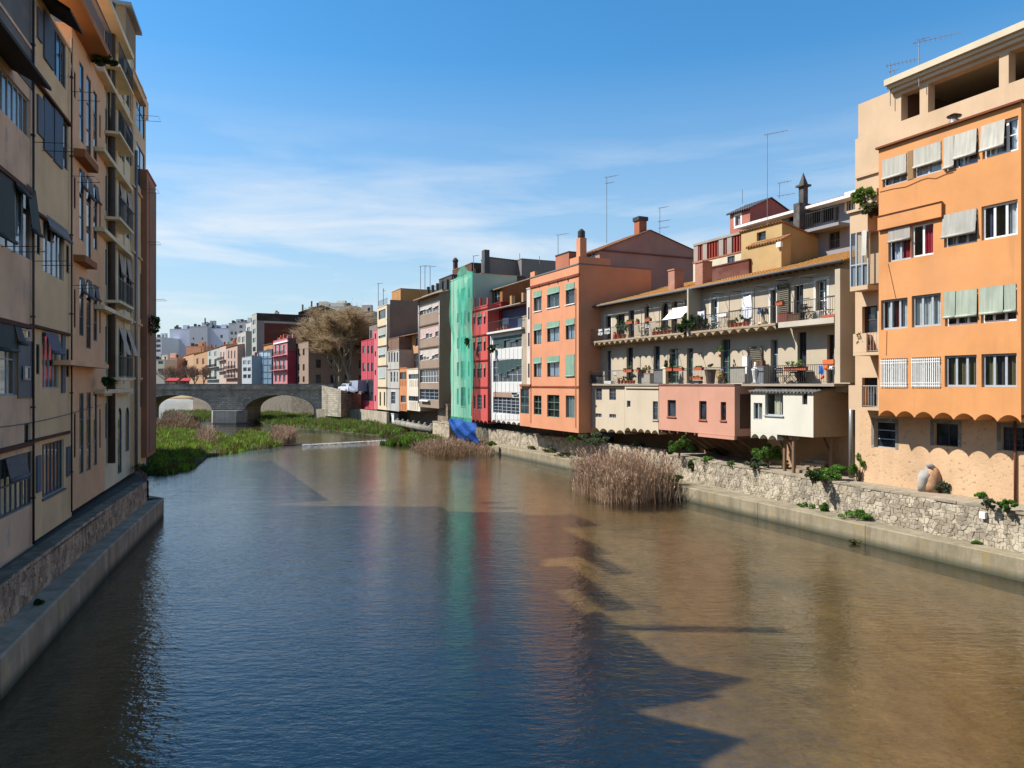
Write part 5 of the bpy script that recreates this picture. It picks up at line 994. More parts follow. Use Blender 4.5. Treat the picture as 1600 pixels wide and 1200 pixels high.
back('hill_house', 484, 500, 504, 20, (196, 188, 176), 'pale house below the modern block', ((508, 512),), ((488, 492),), -75); back('hill_house', 500, 540, 497, 15, (216, 206, 192), 'light house with dark roof seen over the plane trees', ((503, 507), (512, 517)), ((508, 511), (518, 521)), -85); back('hill_house', 538, 580, 487, 15, (186, 170, 152), 'brownish hill house behind the tallest plane tree', ((495, 501),), ((548, 552), (560, 564)), -90)

# ------------------------------------------------------------------ left bank, in the shade
LP = lambda x, y, w=0: L.z(x, y, w)
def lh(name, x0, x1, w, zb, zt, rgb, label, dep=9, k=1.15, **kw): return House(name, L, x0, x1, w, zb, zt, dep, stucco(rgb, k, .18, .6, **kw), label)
TEAL = (48, 72, 78)
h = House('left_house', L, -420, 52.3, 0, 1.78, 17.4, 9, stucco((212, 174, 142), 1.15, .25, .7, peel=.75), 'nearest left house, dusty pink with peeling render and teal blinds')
CW = (205, 215, 225)
f = h.win(-10, 47, 124, 189, 'grey', 7, 1, rec=.1, clear=True, curt=CW); h.win(-120, -20, 60, 140, 'grey', 5, 1, rec=.1)
f = h.win(-12, 51.5, 281, 392, 'grey', 5, 1, rec=.1, clear=True, curt=CW); a, b, z0, z1 = h.rect(-12, 17, 265, 370); h.blind(a, b, z0, z1, -.04, TEAL, .05, f); a, b, z0, z1 = h.rect(17.2, 37, 285, 325); h.blind(a, b, z0 + .5, z1, -.04, TEAL, .1, f); a, b, z0, z1 = h.rect(37, 52, 292, 362); h.blind(a, b, z0, z1, -.04, TEAL, .16, f)
f = h.win(-12, 28, 503, 618, 'grey', 3, 2, rec=.1, clear=True, curt=(232, 226, 205)); a, b, z0, z1 = h.rect(-12, 16, 500, 545); h.blind(a, b, z0, z1, -.04, TEAL, .1, f); a, b, z0, z1 = h.rect(16.5, 28, 506, 535); h.blind(a, b, z0, z1, -.04, TEAL, .15, f)
h.bx('louvre_panel', 29, 52, 532, 622, -.04, -.003, slat_mat((120, 120, 120))); h.win(37, 51, 514, 529, 'grey', 1, 1, rec=.08, hole=False, w=-.15); h.win(42, 51, 572, 594, 'grey', 1, 1, rec=.08, hole=False, w=-.18)
f = h.win(-14, 51, 713, 803, 'cold', 8, 2, rec=.08, clear=True, curt=(226, 205, 160)); a, b, z0, z1 = h.rect(4, 35, 713, 745); h.blind(a, b, z0, z1, -.04, (110, 112, 118), .12, f)
h.win(38, 47, 662, 695, 'dark', 1, 1, rec=.08)
for y in (497, 701, 262): h.bx('ledge', -40, 52.2, y, y + 7, -.14, -.003, stucco((120, 78, 62), .7))
h.finish('flat', scallop=14)
# eave over the top window row
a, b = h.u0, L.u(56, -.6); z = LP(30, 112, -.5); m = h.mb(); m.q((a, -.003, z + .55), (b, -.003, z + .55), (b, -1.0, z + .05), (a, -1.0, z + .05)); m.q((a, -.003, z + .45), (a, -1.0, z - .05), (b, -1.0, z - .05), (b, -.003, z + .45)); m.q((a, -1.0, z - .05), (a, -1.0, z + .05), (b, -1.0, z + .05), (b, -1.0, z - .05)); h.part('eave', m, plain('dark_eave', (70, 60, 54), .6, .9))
h.part('grey_render', h.mb().box(h.u0, h.u1 - .05, -.03, -.004, z + .56, 17.38), stucco((150, 146, 142), .66, .25, .5))
up = lambda ya: (ya - L.o[1]) / L.t[1]
m = h.mb(); m.box(up(18.6), h.u1 - .02, .01, 8.9, 17.5, 20.2); h.part('attic_storey', m, stucco((150, 146, 142), .66, .25, .5))
for ya, yb, hh in ((15.3, 17.6, 1.9), (18.9, 20.6, 1.7)):
    m = h.mb(); a, b, z = up(ya), up(yb), (17.5 if ya < 18 else 20.2); c = (a + b) / 2
    for w_ in (.02, 6): m.q((a, w_, z), (b, w_, z), (c, w_, z + hh))
    m.q((a, .02, z), (c, .02, z + hh), (c, 6, z + hh), (a, 6, z)); m.q((b, .02, z), (b, 6, z), (c, 6, z + hh), (c, .02, z + hh)); h.part('gable', m, h.mat)
h.part('chimney', h.mb().box(up(14.2), up(14.6), .1, .5, 17.5, 19.3), h.mat)
h = lh('left_house', 52.4, 112, .02, 2.0, LP(112, 84), (214, 180, 138), 'second left house, plain tan with grey blue shutters and awning rolls')
def sh(x0, x1, yt, yb, hh=h, rgb=(96, 106, 122)): a, b, z0, z1 = hh.rect(x0, x1, yt, yb); return hh.part('shutter', hh.mb().box(a, b, hh.w - .06, hh.w - .004, z0, z1), slat_mat(rgb))
h.win(67.5, 103, 42, 116, 'cold', 5, 1, rec=.06); sh(57, 64, 15, 63); sh(67, 82, 28, 100, rgb=(84, 98, 116))
h.win(67.5, 106, 172, 248, 'cold', 4, 1, rec=.06); sh(57, 66, 152, 212); sh(67, 81, 160, 240, rgb=(84, 100, 122)); sh(83, 96, 172, 258, rgb=(84, 100, 122))
f = h.win(67.5, 100, 352, 432, 'grey', 4, 1, rec=.08, clear=True, curt=[(CW, .02, .45)]); a, b, z0, z1 = h.rect(67, 101, 347, 366); h.blind(a, b, z0, z1, -.04, (130, 132, 138), .12, f); h.win(57, 63, 347, 398, 'dark', 1, 1, rec=.05); h.win(103.5, 108, 383, 427, 'dark', 1, 1, rec=.05)
f = h.win(65.5, 92, 522, 607, 'grey', 4, 1, rec=.08, clear=True, curt=[((226, 150, 150), .02, .6)]); a, b, z0, z1 = h.rect(66, 85, 520, 550); h.blind(a, b, z0, z1, -.04, (96, 108, 128), .2, f); sh(95, 100, 523, 614); h.win(56.5, 62, 538, 585, 'dark', 1, 1, rec=.05); h.win(103.5, 108, 545, 589, 'dark', 1, 1, rec=.05)
h.win(66, 100, 690, 771, 'cold', 6, 1, rec=.1, clear=True, curt=[((220, 195, 130), .02, .5)], sill=FRAMES['cold']); sh(55.5, 62, 712, 769); sh(103, 107.5, 698, 744)
for y in (155, 347, 514, 680): h.bx('ledge', 52.8, 113.5, y, y + 4, -.12, .017, stucco((120, 78, 58), .7))
h.finish('flat')
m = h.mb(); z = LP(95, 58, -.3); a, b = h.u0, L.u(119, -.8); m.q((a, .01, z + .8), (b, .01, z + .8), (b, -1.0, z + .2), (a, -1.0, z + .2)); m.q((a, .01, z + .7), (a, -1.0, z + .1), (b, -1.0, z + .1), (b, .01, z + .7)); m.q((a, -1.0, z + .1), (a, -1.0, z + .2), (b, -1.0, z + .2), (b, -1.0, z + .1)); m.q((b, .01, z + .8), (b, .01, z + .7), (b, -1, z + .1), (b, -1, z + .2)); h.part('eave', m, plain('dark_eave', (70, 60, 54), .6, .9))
h.part('chimney', h.mb().box((23.6 - L.o[1]) / L.t[1], (24.0 - L.o[1]) / L.t[1], .3, .7, h.zt, 26), h.mat)
SAL = (218, 170, 130)
h = lh('left_house', 112.2, 163, .05, 2.15, LP(140, 88), SAL, 'third left house, smooth salmon with tall triple windows and a roof terrace')
for rows in ([(100, 222), (121, 245), (144, 250)], [(266, 376), (277, 403), (290, 390)], [(434, 525), (438, 545), (446, 533)], [(614, 740), (613, 735), (612, 727)]):
    for (x0, x1), (y0, y1) in zip(((124, 131), (135, 142.3), (146, 152)), rows): f = h.win(x0, x1, y0, y1, 'cold', 1, 3, rec=.05, blind=.25 if y0 > 250 and y0 < 500 else 0, bcol=(104, 112, 122), hang=.1)
for (x0, x1), ys in (((115.5, 118.5), ((113, 153), (277, 326), (452, 512), (646, 715))), ((155.3, 157.6), ((180, 215), (321, 363), (472, 521), (639, 700)))):
    for y0, y1 in ys: h.win(x0, x1, y0, y1, 'brown', 1, 1, rec=.05, fw=.03)
h.bx('cornice', 111, 170, 566, 573, -.5, .045, h.mat); h.bx('corbel', 133, 154, 246, 258, -.35, .045, stucco((200, 130, 80), .72)); h.bx('corbel', 133, 152, 405, 415, -.35, .045, stucco((200, 130, 80), .72))
h.finish('flat')
a, b = L.u(118, -.7), L.u(166, -.5); m = h.mb(); m.box(a, b, -.75, .045, h.zt + .0, h.zt + .3); bo = h.part('balcony', m, stucco((214, 146, 96), .74)); h.part('railing', railing(h.mb(), a, b, -.7, h.zt + .3, 1.0, .16), METAL, bo)
h = lh('left_house', 163.2, 208, .1, 2.1, LP(186, 30), (220, 202, 168), 'tall cream house with cornices, iron balconies and a thick brown downpipe', k=1.1)
WR = [((75, 145), (100, 165)), ((173, 245), (192, 252)), ((275, 362), (293, 372)), ((388, 478), (399, 487)), ((511, 590), (515, 590)), ((637, 740), (636, 705))]
for i, ((a0, a1), (b0_, b1)) in enumerate(WR):
    for x0, x1, y0, y1 in ((184, 190.5, a0, a1), (196, 202.3, b0_, b1)): f = h.win(x0, x1, y0, y1, 'cold', 1, 2, rec=.06, blind=.45 if i in (2, 3) else 0, bcol=(190, 178, 168), hang=.15, arch=(i == 5))
    if i < 5:
        z = h.Z(193, (a1 + b1) / 2 + 1); ua, ub = L.u(182, -.4), L.u(204, -.4); m = h.mb(); m.box(ua, ub, -.55, .095, z - .12, z); bo = h.part('balcony', m, h.mat); h.part('railing', railing(h.mb(), ua, ub, -.5, z, 1.0, .15), METAL, bo)
for i, y0 in enumerate((60, 200, 305, 420, 540, 660)): h.win(164.6, 167.2, y0 - 30, y0 + 25, 'cold', 1, 1, rec=.05, fw=.03)
for y in (148, 262, 376, 487, 608): h.bx('cornice', 163.4, 207.8, y, y + 6, -.3, .097, h.mat); h.bx('moulding', 163.4, 207.8, y + 6.3, y + 9, -.15, .097, h.mat)
h.finish('flat'); h.bx('roof_cornice', 162, 209, 29, 38, -.6, .097, h.mat)
h.part('downpipe', h.mb().tube([(L.u(174.5, -.1), -.1, LP(174, 722)), (L.u(174.5, -.1), -.1, LP(174, 12))], .16, 8), plain('brown_pipe', (92, 76, 64), .6, .8), None, True)
h.part('side_render', h.mb().box(h.u0 - .03, h.u0 + .004, .12, 9, 15, h.zt - .01), stucco((176, 168, 166), .66, .06, .15)); IV = slat_mat((206, 192, 172))
for xp in (181, 193, 205.5): uu = h.U(xp); h.part('pilaster', h.mb().box(uu - .12, uu + .12, .02, .097, LP(190, 600), h.zt - .4), h.mat)
for i_, ((a0, a1), (b0_, b1)) in enumerate(WR[:5]):
    for x0, x1, y0, y1 in ((184, 190.5, a0, a1), (196, 202.3, b0_, b1)):
        ra, rb, rz0, rz1 = h.rect(x0, x1, y0, y1)
        for s_ in (0, 1): uu = ra - .34 if s_ == 0 else rb + .04; h.part('shutter', h.mb().box(uu, uu + .3, .03, .095, rz0, rz1), slat_mat((120, 116, 112)) if i_ % 2 else IV)
        if i_ not in (2, 3): m = h.mb(); m.q((ra, .06, rz1), (rb, .06, rz1), (rb, -.35, rz1 - (rz1 - rz0) * .55), (ra, -.35, rz1 - (rz1 - rz0) * .55)); h.part('cloth_blind', m, IV)
c = L.u(190, .6); h.part('roof_hut', h.mb().box(c, c + 3.2, .4, 2.4, h.zt + .1, h.zt + 2.6), stucco((186, 160, 130), .68)); h.part('hut_roof', h.mb().box(c - .2, c + 3.5, .1, 2.8, h.zt + 2.61, h.zt + 2.8), plain('sheet_roof', (150, 155, 158), .7, .6))
h = lh('left_house', 208.2, 228, -.05, 2.2, LP(220, 140), (212, 178, 138), 'fifth left house, tan, with grey glazed bays near the corner')
for x0, x1, y0, y1 in ((213, 226, 142, 208), (213, 226, 232, 294), (220, 225.5, 336, 383), (219, 226, 430, 500), (219, 226, 514, 560), (219, 224, 597, 636)): h.win(x0, x1, y0, y1, 'cold', 2, 2, rec=.05)
h.bx('roof_cornice', 207.5, 229, 138, 143, -.4, -.055, h.mat); h.part('downpipe', h.mb().tube([(L.u(211, -.1), -.16, 2.2), (L.u(211, -.1), -.16, LP(211, 240))], .08, 8), ZINC, None, True)
for y in (300, 400, 505, 590): h.bx('moulding', 208.5, 227.8, y, y + 3, -.15, -.055, h.mat)
h.finish('flat'); c = L.u(216, .6); h.part('chimney', h.mb().box(c, c + .7, .4, 1.1, h.zt + .1, h.zt + 1.4), h.mat); c = L.u(224, .6); h.part('chimney', h.mb().box(c, c + .7, .4, 1.1, h.zt + .1, h.zt + 1.2), h.mat)
h = lh('left_house', 229.5, 243.3, -.35, 2.75, LP(238, 298), (168, 108, 86), 'last left house, lower red brown wall at the corner above the water', 6)
h.finish('flat'); h.part('side_render', h.mb().box(h.u0 - .03, h.u0 + .004, -.35, 5, h.zb, h.zt - .01), stucco((186, 136, 104), .7)); h.part('front_render', h.mb().box(L.u(233, -.36), h.u1, -.38, -.355, h.zb + .2, h.zt - .4), stucco((186, 140, 108), .72))
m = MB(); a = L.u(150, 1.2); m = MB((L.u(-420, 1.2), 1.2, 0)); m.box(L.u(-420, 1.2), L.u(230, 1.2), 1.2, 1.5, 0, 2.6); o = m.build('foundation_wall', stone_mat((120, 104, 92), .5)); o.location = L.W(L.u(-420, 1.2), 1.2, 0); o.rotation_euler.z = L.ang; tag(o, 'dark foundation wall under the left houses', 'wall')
for (x0, y0), (x1, y1), lb in (((-5, 668), (160, 632), 'lower'),):
    pts = []
    for k in range(13):
        f = k / 12; px = x0 + (x1 - x0) * f; pts.append(L.W(L.u(px, -.06), -.06, L.z(px, y0 + (y1 - y0) * f, -.06) - .1 * math.sin(math.pi * f)))
    o_ = pts[0]; m = MB(o_).tube(pts, .012, 4).build('facade_cable', DARKF); m.location = o_; tag(m, 'thin dark cable strung low along the shaded left houses', 'cable')
HB = Frame(-24.5, 48, -13.5, 28.5); h = House('left_house', HB, 100, 101, 0, 1.0, 13.5, 8, stucco((190, 150, 120), .72), 'low left bank house hidden round the corner, shading the grass island'); h.u0, h.u1 = 0, 27; h.o = (0, 0, 1.0); h.root.location = (-24.5, 48, 1.0); h.finish('flat')
for px, y0, y1, r, lb in ((52.3, 0, 850, .035, 'between the pink and the tan left houses'), (112, 60, 800, .03, 'between the tan and the salmon left houses')):
    u = L.u(px, -.08); e = empty('downpipe', L.W(u, -.08, L.z(px, y1, -.08)), L.ang, 'thin dark downpipe ' + lb, 'pipe'); zz = L.z(px, y0, -.08) - L.z(px, y1, -.08); MB().tube([(0, 0, 0), (0, 0, zz)], r, 6).build('pipe', DARKF, e, True)
    for k in range(6): MB().box(-.06, .06, -.05, .06, zz * (k + .5) / 6, zz * (k + .5) / 6 + .05).build('clip', DARKF, e)
for px, y0, y1, lb in ((686.6, 470, 634, 'between the taupe house and the green net'), (736.8, 485, 650, 'between the net and the coral red house'), (767, 525, 652, 'between the coral red and white houses'), (654, 470, 630, 'at the left edge of the taupe house'), (604.4, 480, 636, 'between the tall cream and the pale grey houses')):
    w_ = -.5 if px < 690 else .1; u = R.u(px, w_); z0 = R.z(px, y1, w_); e = empty('downpipe', R.W(u, w_, z0), R.ang, 'grey downpipe ' + lb, 'pipe'); zz = R.z(px, y0, w_) - z0; MB().tube([(0, 0, 0), (0, 0, zz)], .06, 6).build('pipe', ZINC, e, True)
    for k in range(4): MB().box(-.09, .09, -.06, .09, zz * (k + .5) / 4, zz * (k + .5) / 4 + .06).build('clip', ZINC, e)
# washing line brackets on the left facades
for i, (x, y, ln, lb) in enumerate(((52, 222, 1.3, 'second house, top floor'), (52, 408, 1.3, 'second house, third floor'), (112, 143, 1.1, 'salmon house, top'), (112, 275, 1.1, 'salmon house, upper middle'), (112, 446, 1.1, 'salmon house, middle'), (2, 385, 1.2, 'nearest house, above the teal blinds'), (216, 180, 1.5, 'corner house, topmost'), (216, 295, 1.4, 'corner house, upper'), (219, 378, 1.4, 'corner house, middle'), (230, 468, 1.4, 'red corner wall'))):
    u, z = L.u(x, 0), LP(x, y); e = empty('line_bracket', L.W(u, 0, z), L.ang, 'thin dark washing line bracket on the ' + lb, 'bracket', 'washing line brackets on the left houses'); ln *= .7; MB().tube([(0, 0, 0), (0, -ln, .05)], .012, 5).build('arm', DARKF, e); MB().tube([(.9, 0, 0), (.9, -ln, .05)], .012, 5).build('arm', DARKF, e); MB().tube([(0, -ln, .05), (.9, -ln, .05)], .006, 4).build('line', DARKF, e)
# ------------------------------------------------------------------ vegetation
def leaf_cloud(C, size, up=.3):
    """quads of random tilt at centres C (N,3)"""
    n = len(C); a = NP.normal(size=(n, 3)); a /= np.linalg.norm(a, axis=1)[:, None]; b = NP.normal(size=(n, 3)); b[:, 2] += up; b -= a * (a * b).sum(1)[:, None]; b /= np.linalg.norm(b, axis=1)[:, None]
    s = size * NP.uniform(.55, 1.35, n)[:, None]; a = a * s; b = b * s * .6
    V = np.stack([C - a, C - b * .9, C + a, C + b * .9], 1).reshape(-1, 3); return V, np.arange(4 * n).reshape(-1, 4)
def clump_points(n, rx, ry, h, k=14, seed=0):
    g = np.random.default_rng(seed); cc = g.uniform(-1, 1, (k * 3, 3)); cc = cc[(cc ** 2).sum(1) < 1][:k]; rr = g.uniform(.14, .36, len(cc)); w_ = g.integers(0, len(cc), n)
    d = g.normal(size=(n, 3)); d /= np.linalg.norm(d, axis=1)[:, None]; p = cc[w_] * .85 + d * (rr[w_] * g.uniform(.35, 1.0, n) ** .5)[:, None]
    p = p * np.array([rx, ry, h / 2]); p[:, 2] += h * .52; p[:, 2] = np.abs(p[:, 2]); return p
GR = {'green': ((126, 172, 66), (58, 100, 32)), 'dark': ((82, 124, 54), (36, 64, 26)), 'grey': ((120, 138, 96), (66, 84, 56)), 'lime': ((150, 180, 70), (70, 110, 36)), 'olive': ((120, 122, 60), (64, 66, 34))}
def bush(px, py, z, wid, ht, label, kind='green', n=900, leaf=.05, pos=None, name='bush', group=None, seed=None):
    p = pos or ground(px, py, z); e = empty(name, p, 0, label, 'plant', group); sd = seed or int(px * 7 + py * 3)
    V, Fc = leaf_cloud(clump_points(int(n * 1.8), wid / 2, wid / 2 * .8, ht, 16, sd), leaf); c1, c2 = GR[kind]; np_mesh('foliage', V, Fc, leaf_mat(c1, .55, c2), e)
    m = MB(); r2 = random.Random(sd)
    for i in range(5): a = r2.uniform(0, 6.28); m.tube([(0, 0, -.05), (math.cos(a) * wid * .12, math.sin(a) * wid * .12, ht * .35), (math.cos(a) * wid * .3, math.sin(a) * wid * .3, ht * .75)], [.02, .014, .006], 4)
    m.build('stem', WOOD, e); return e
for a in ((1062, 716, 2.2, 1.75, 1.5, 'bright green shrub spilling over the wall end beside the reeds', 'green', 2200), (1200, 731, 2.2, 1.7, 1.5, 'round green shrub under the white box on posts', 'green', 2200), (1180, 735, 2.2, 1.5, .8, 'grey green bushy plant left of the round shrub', 'grey', 1300), (1228, 733, 2.2, .55, .55, 'small green plant by the post of the white box', 'green', 400),
          (1343, 752, 2.2, .95, 1.3, 'upright green shrub in the corner beside the clay spout', 'green', 1500), (1310, 750, 2.2, 1.7, .75, 'spreading green weeds at the foot of the drain pipe', 'green', 1600), (1290, 754, 2.2, 1.5, .6, 'low green weeds at the wall top below the white box', 'green', 1300), (1270, 756, 2.2, .8, .7, 'dark spiky weed hanging at the wall top', 'dark', 600),
          (1473, 771, 2.2, .75, .6, 'round grey green bush beside the clay spout', 'grey', 700), (1533, 779, 2.2, .5, .3, 'small weed tuft at the base of the rough wall', 'green', 260), (1543, 797, 2.25, .6, .5, 'thin weed tuft on the stone wall', 'grey', 300), (1575, 801, 2.25, .75, .5, 'green weed cushion on the stone wall at the right edge', 'green', 600),
          (930, 697, 2.2, 2.6, 1.15, 'dark bluish shrub under the cream box', 'grey', 2000), (996, 699, 2.2, 1.3, .6, 'pale rounded bush under the scalloped cream box', 'grey', 700), (893, 692, 2.2, .9, .6, 'little green tuft on the wall under the peach house', 'green', 350), (848, 682, 2.2, .8, .4, 'low weeds on the wall under the white house', 'olive', 250),
          (1101, 722, 2.2, 1.3, .35, 'flat green weeds on the path below the salmon box', 'green', 500), (1141, 729, 2.2, .6, .35, 'weed tuft on the path near the wall', 'green', 250), (1130, 712, 2.2, 2.2, .6, 'dark green undergrowth beneath the timber struts', 'dark', 1300), (1085, 706, 2.2, 2.2, .6, 'dark green undergrowth left beneath the salmon box', 'dark', 1300)):
    bush(a[0], a[1], a[2], a[3], a[4], a[5], a[6], a[7])
def on_wall(px, py, A, B, out=.1):
    F = Frame(A[0], A[1], B[0] - A[0], B[1] - A[1]); return F.W(F.u(px, -out), -out, F.z(px, py, -out))
for px, py, wd, ht, lb, kd in ((1081, 738, .5, .9, 'dark plant growing out of the stone wall face', 'dark'), (1348, 814, 1.9, .5, 'grass strip growing at the foot of the stone wall', 'green'), (1262, 800, 1.4, .45, 'grass tuft on the ledge below the white box', 'green'), (1290, 802, .6, .5, 'taller grass tuft beside the ledge weeds', 'green'), (1527, 853, .5, .25, 'tiny plant on the ledge near the right edge', 'green')):
    bush(0, 0, 0, wd, ht, lb, kd, 700, .06, pos=on_wall(px, py, WA[2], WA[1]), seed=int(px))
bush(0, 0, 0, .55, .2, 'mossy tuft at the waterline of the ledge', 'olive', 200, .05, pos=ground(1335, 850, 0), seed=9)
bush(0, 0, 0, 1.6, .7, 'green weeds climbing beside the reed clump', 'green', 900, .08, pos=ground(1048, 757, .82), seed=19); bush(0, 0, 0, 1.1, .5, 'leafy tuft on the ledge by the blue tarpaulin', 'lime', 500, .08, pos=ground(768, 697, .82), seed=29)
for i, (px, py) in enumerate(((836, 702), (858, 707), (880, 714), (818, 697))): bush(0, 0, 0, 1.8, .4, ['second grass tuft from the left on the far ledge', 'third grass tuft from the left on the far ledge', 'grass tuft on the far ledge next to the brown reeds', 'leftmost grass tuft on the far ledge under the white house'][i], 'olive', 350, .07, pos=ground(px, py, .82), seed=40 + i)
for px, py, w_, hh, lb in ((205, 782, .9, .5, 'dark weed clump on the left ledge near the corner'), (185, 792, .8, .4, 'small dark weeds on the left ledge'), (60, 945, .25, .15, 'tiny weed on the left ledge, nearest'), (225, 745, 1.6, .8, 'dark creeper on the left bank corner')):
    bush(0, 0, 0, w_, hh, lb, 'dark', 500, .05, pos=ground(px, py, .95 if py > 750 else 2.0), seed=int(px) + 3)
# grass on the islands
def poly_points(poly, n):
    P = np.array(poly); lo, hi = P.min(0), P.max(0); out = []
    while sum(map(len, out)) < n:
        q = NP.uniform(lo, hi, (n * 2, 2)); ins = np.zeros(len(q), bool); j = len(P) - 1
        for i in range(len(P)):
            c = ((P[i, 1] > q[:, 1]) != (P[j, 1] > q[:, 1])) & (q[:, 0] < (P[j, 0] - P[i, 0]) * (q[:, 1] - P[i, 1]) / (P[j, 1] - P[i, 1] + 1e-9) + P[i, 0]); ins ^= c; j = i
        out.append(q[ins])
    return np.concatenate(out)[:n]
def lump(p, s=.35):
    x, y = p[:, 0], p[:, 1]; return .5 + .25 * np.sin(x * 1.3 * s * 3 + 1.1 * np.sin(y * s * 2)) + .25 * np.sin(y * 1.7 * s * 2 + x * s)
def grass(name, label, pxpoly, n, ht, c, z=.0, wid=.05, hvar=.6, mat=None, mound=.25):
    poly = [ground(x, y, z)[:2] for x, y in pxpoly]; p = poly_points(poly, n); l_ = lump(p)
    edge = np.min(np.stack([np.abs((b[0] - a[0]) * (p[:, 1] - a[1]) - (b[1] - a[1]) * (p[:, 0] - a[0])) / math.hypot(b[0] - a[0], b[1] - a[1]) for a, b in zip(poly, poly[1:] + poly[:1])], 0), 0)
    gz = mound * np.clip(edge / 1.5, 0, 1); hgt = ht * (1 - hvar + hvar * l_) * NP.uniform(.6, 1.25, n) * np.clip(.45 + edge / 1.2, 0, 1); th = NP.uniform(0, 6.283, n)
    base = np.stack([p[:, 0], p[:, 1], z + gz - .04], 1); side = np.stack([np.cos(th), np.sin(th), th * 0], 1) * wid; lean = NP.normal(0, .33, (n, 3)) * hgt[:, None]; lean[:, 2] = 0
    tip = base + lean; tip[:, 2] += hgt
    V = np.stack([base - side, base + side, tip + side * .25, tip - side * .25], 1)
    e = empty(name, (poly[0][0], poly[0][1], z), 0, label, 'grass'); e['kind'] = 'stuff'; o = np.array([poly[0][0], poly[0][1], z])
    sel = lump(p, .9) + NP.normal(0, .16, n); keep = (edge > .5) | (lump(p, 1.7) > .42)
    for nm, mk, cc in (('blades', (sel > .4) & (sel <= .72), c), ('pale_blades', sel > .72, tuple([tuple(min(255, int(v * 1.22 + 12)) for v in c[0]), c[1], c[0]])), ('dry_blades', sel <= .4, ((150, 132, 84), .58, (92, 84, 44)))):
        Vk = V[mk & keep].reshape(-1, 3)
        if len(Vk): np_mesh(nm, Vk - o, np.arange(len(Vk)).reshape(-1, 4), leaf_mat(*cc), e)
    m = MB((poly[0][0], poly[0][1], z)); cx, cy = np.mean(np.array(poly), 0)
    for a, b in zip(poly, poly[1:] + poly[:1]):
        ia, ib = (a[0] + (cx - a[0]) * .15, a[1] + (cy - a[1]) * .15), (b[0] + (cx - b[0]) * .15, b[1] + (cy - b[1]) * .15)
        m.q((*a, z - .3), (*b, z - .3), (*ib, z + mound * .9), (*ia, z + mound * .9)); m.q((*ia, z + mound * .9), (*ib, z + mound * .9), (cx, cy, z + mound))
    m.build('soil', plain('wet_soil', (92, 88, 50), .5, .95, 0, .3), e); return e
GL = ((140, 172, 52), .6, (78, 112, 30)); GM = ((112, 148, 48), .58, (62, 92, 28)); BRN = ((150, 122, 92), .6, (84, 64, 46))
grass('grass_island', 'bright green grass island in front of the bridge, its near end in shadow', [(215, 742), (262, 741), (300, 734), (322, 716), (372, 706), (430, 698), (452, 690), (446, 682), (400, 681), (352, 683), (300, 677), (215, 675)], 42000, .85, GL)
grass('grass_island', 'dry brown grass fringe along the back of the left island', [(215, 676), (262, 676), (300, 674), (318, 668), (290, 662), (215, 664)], 5000, 1.3, BRN, wid=.05)
grass('grass_bank', 'green grass bank right of the bridge pier', [(398, 659), (425, 664), (470, 669), (520, 672), (562, 677), (600, 681), (640, 678), (650, 669), (600, 661), (560, 655), (500, 649), (440, 647), (398, 650)], 42000, 1.0, GM, z=.2, wid=.06)
grass('grass_bank', 'green grass spit below the weir foam', [(588, 694), (640, 697), (690, 697), (722, 690), (700, 683), (660, 685), (625, 690)], 16000, .95, GM, wid=.06)
grass('grass_bank', 'grass under the left arch of the bridge', [(255, 657), (300, 658), (333, 656), (333, 645), (255, 646)], 6000, .9, GM, z=.2, wid=.07)
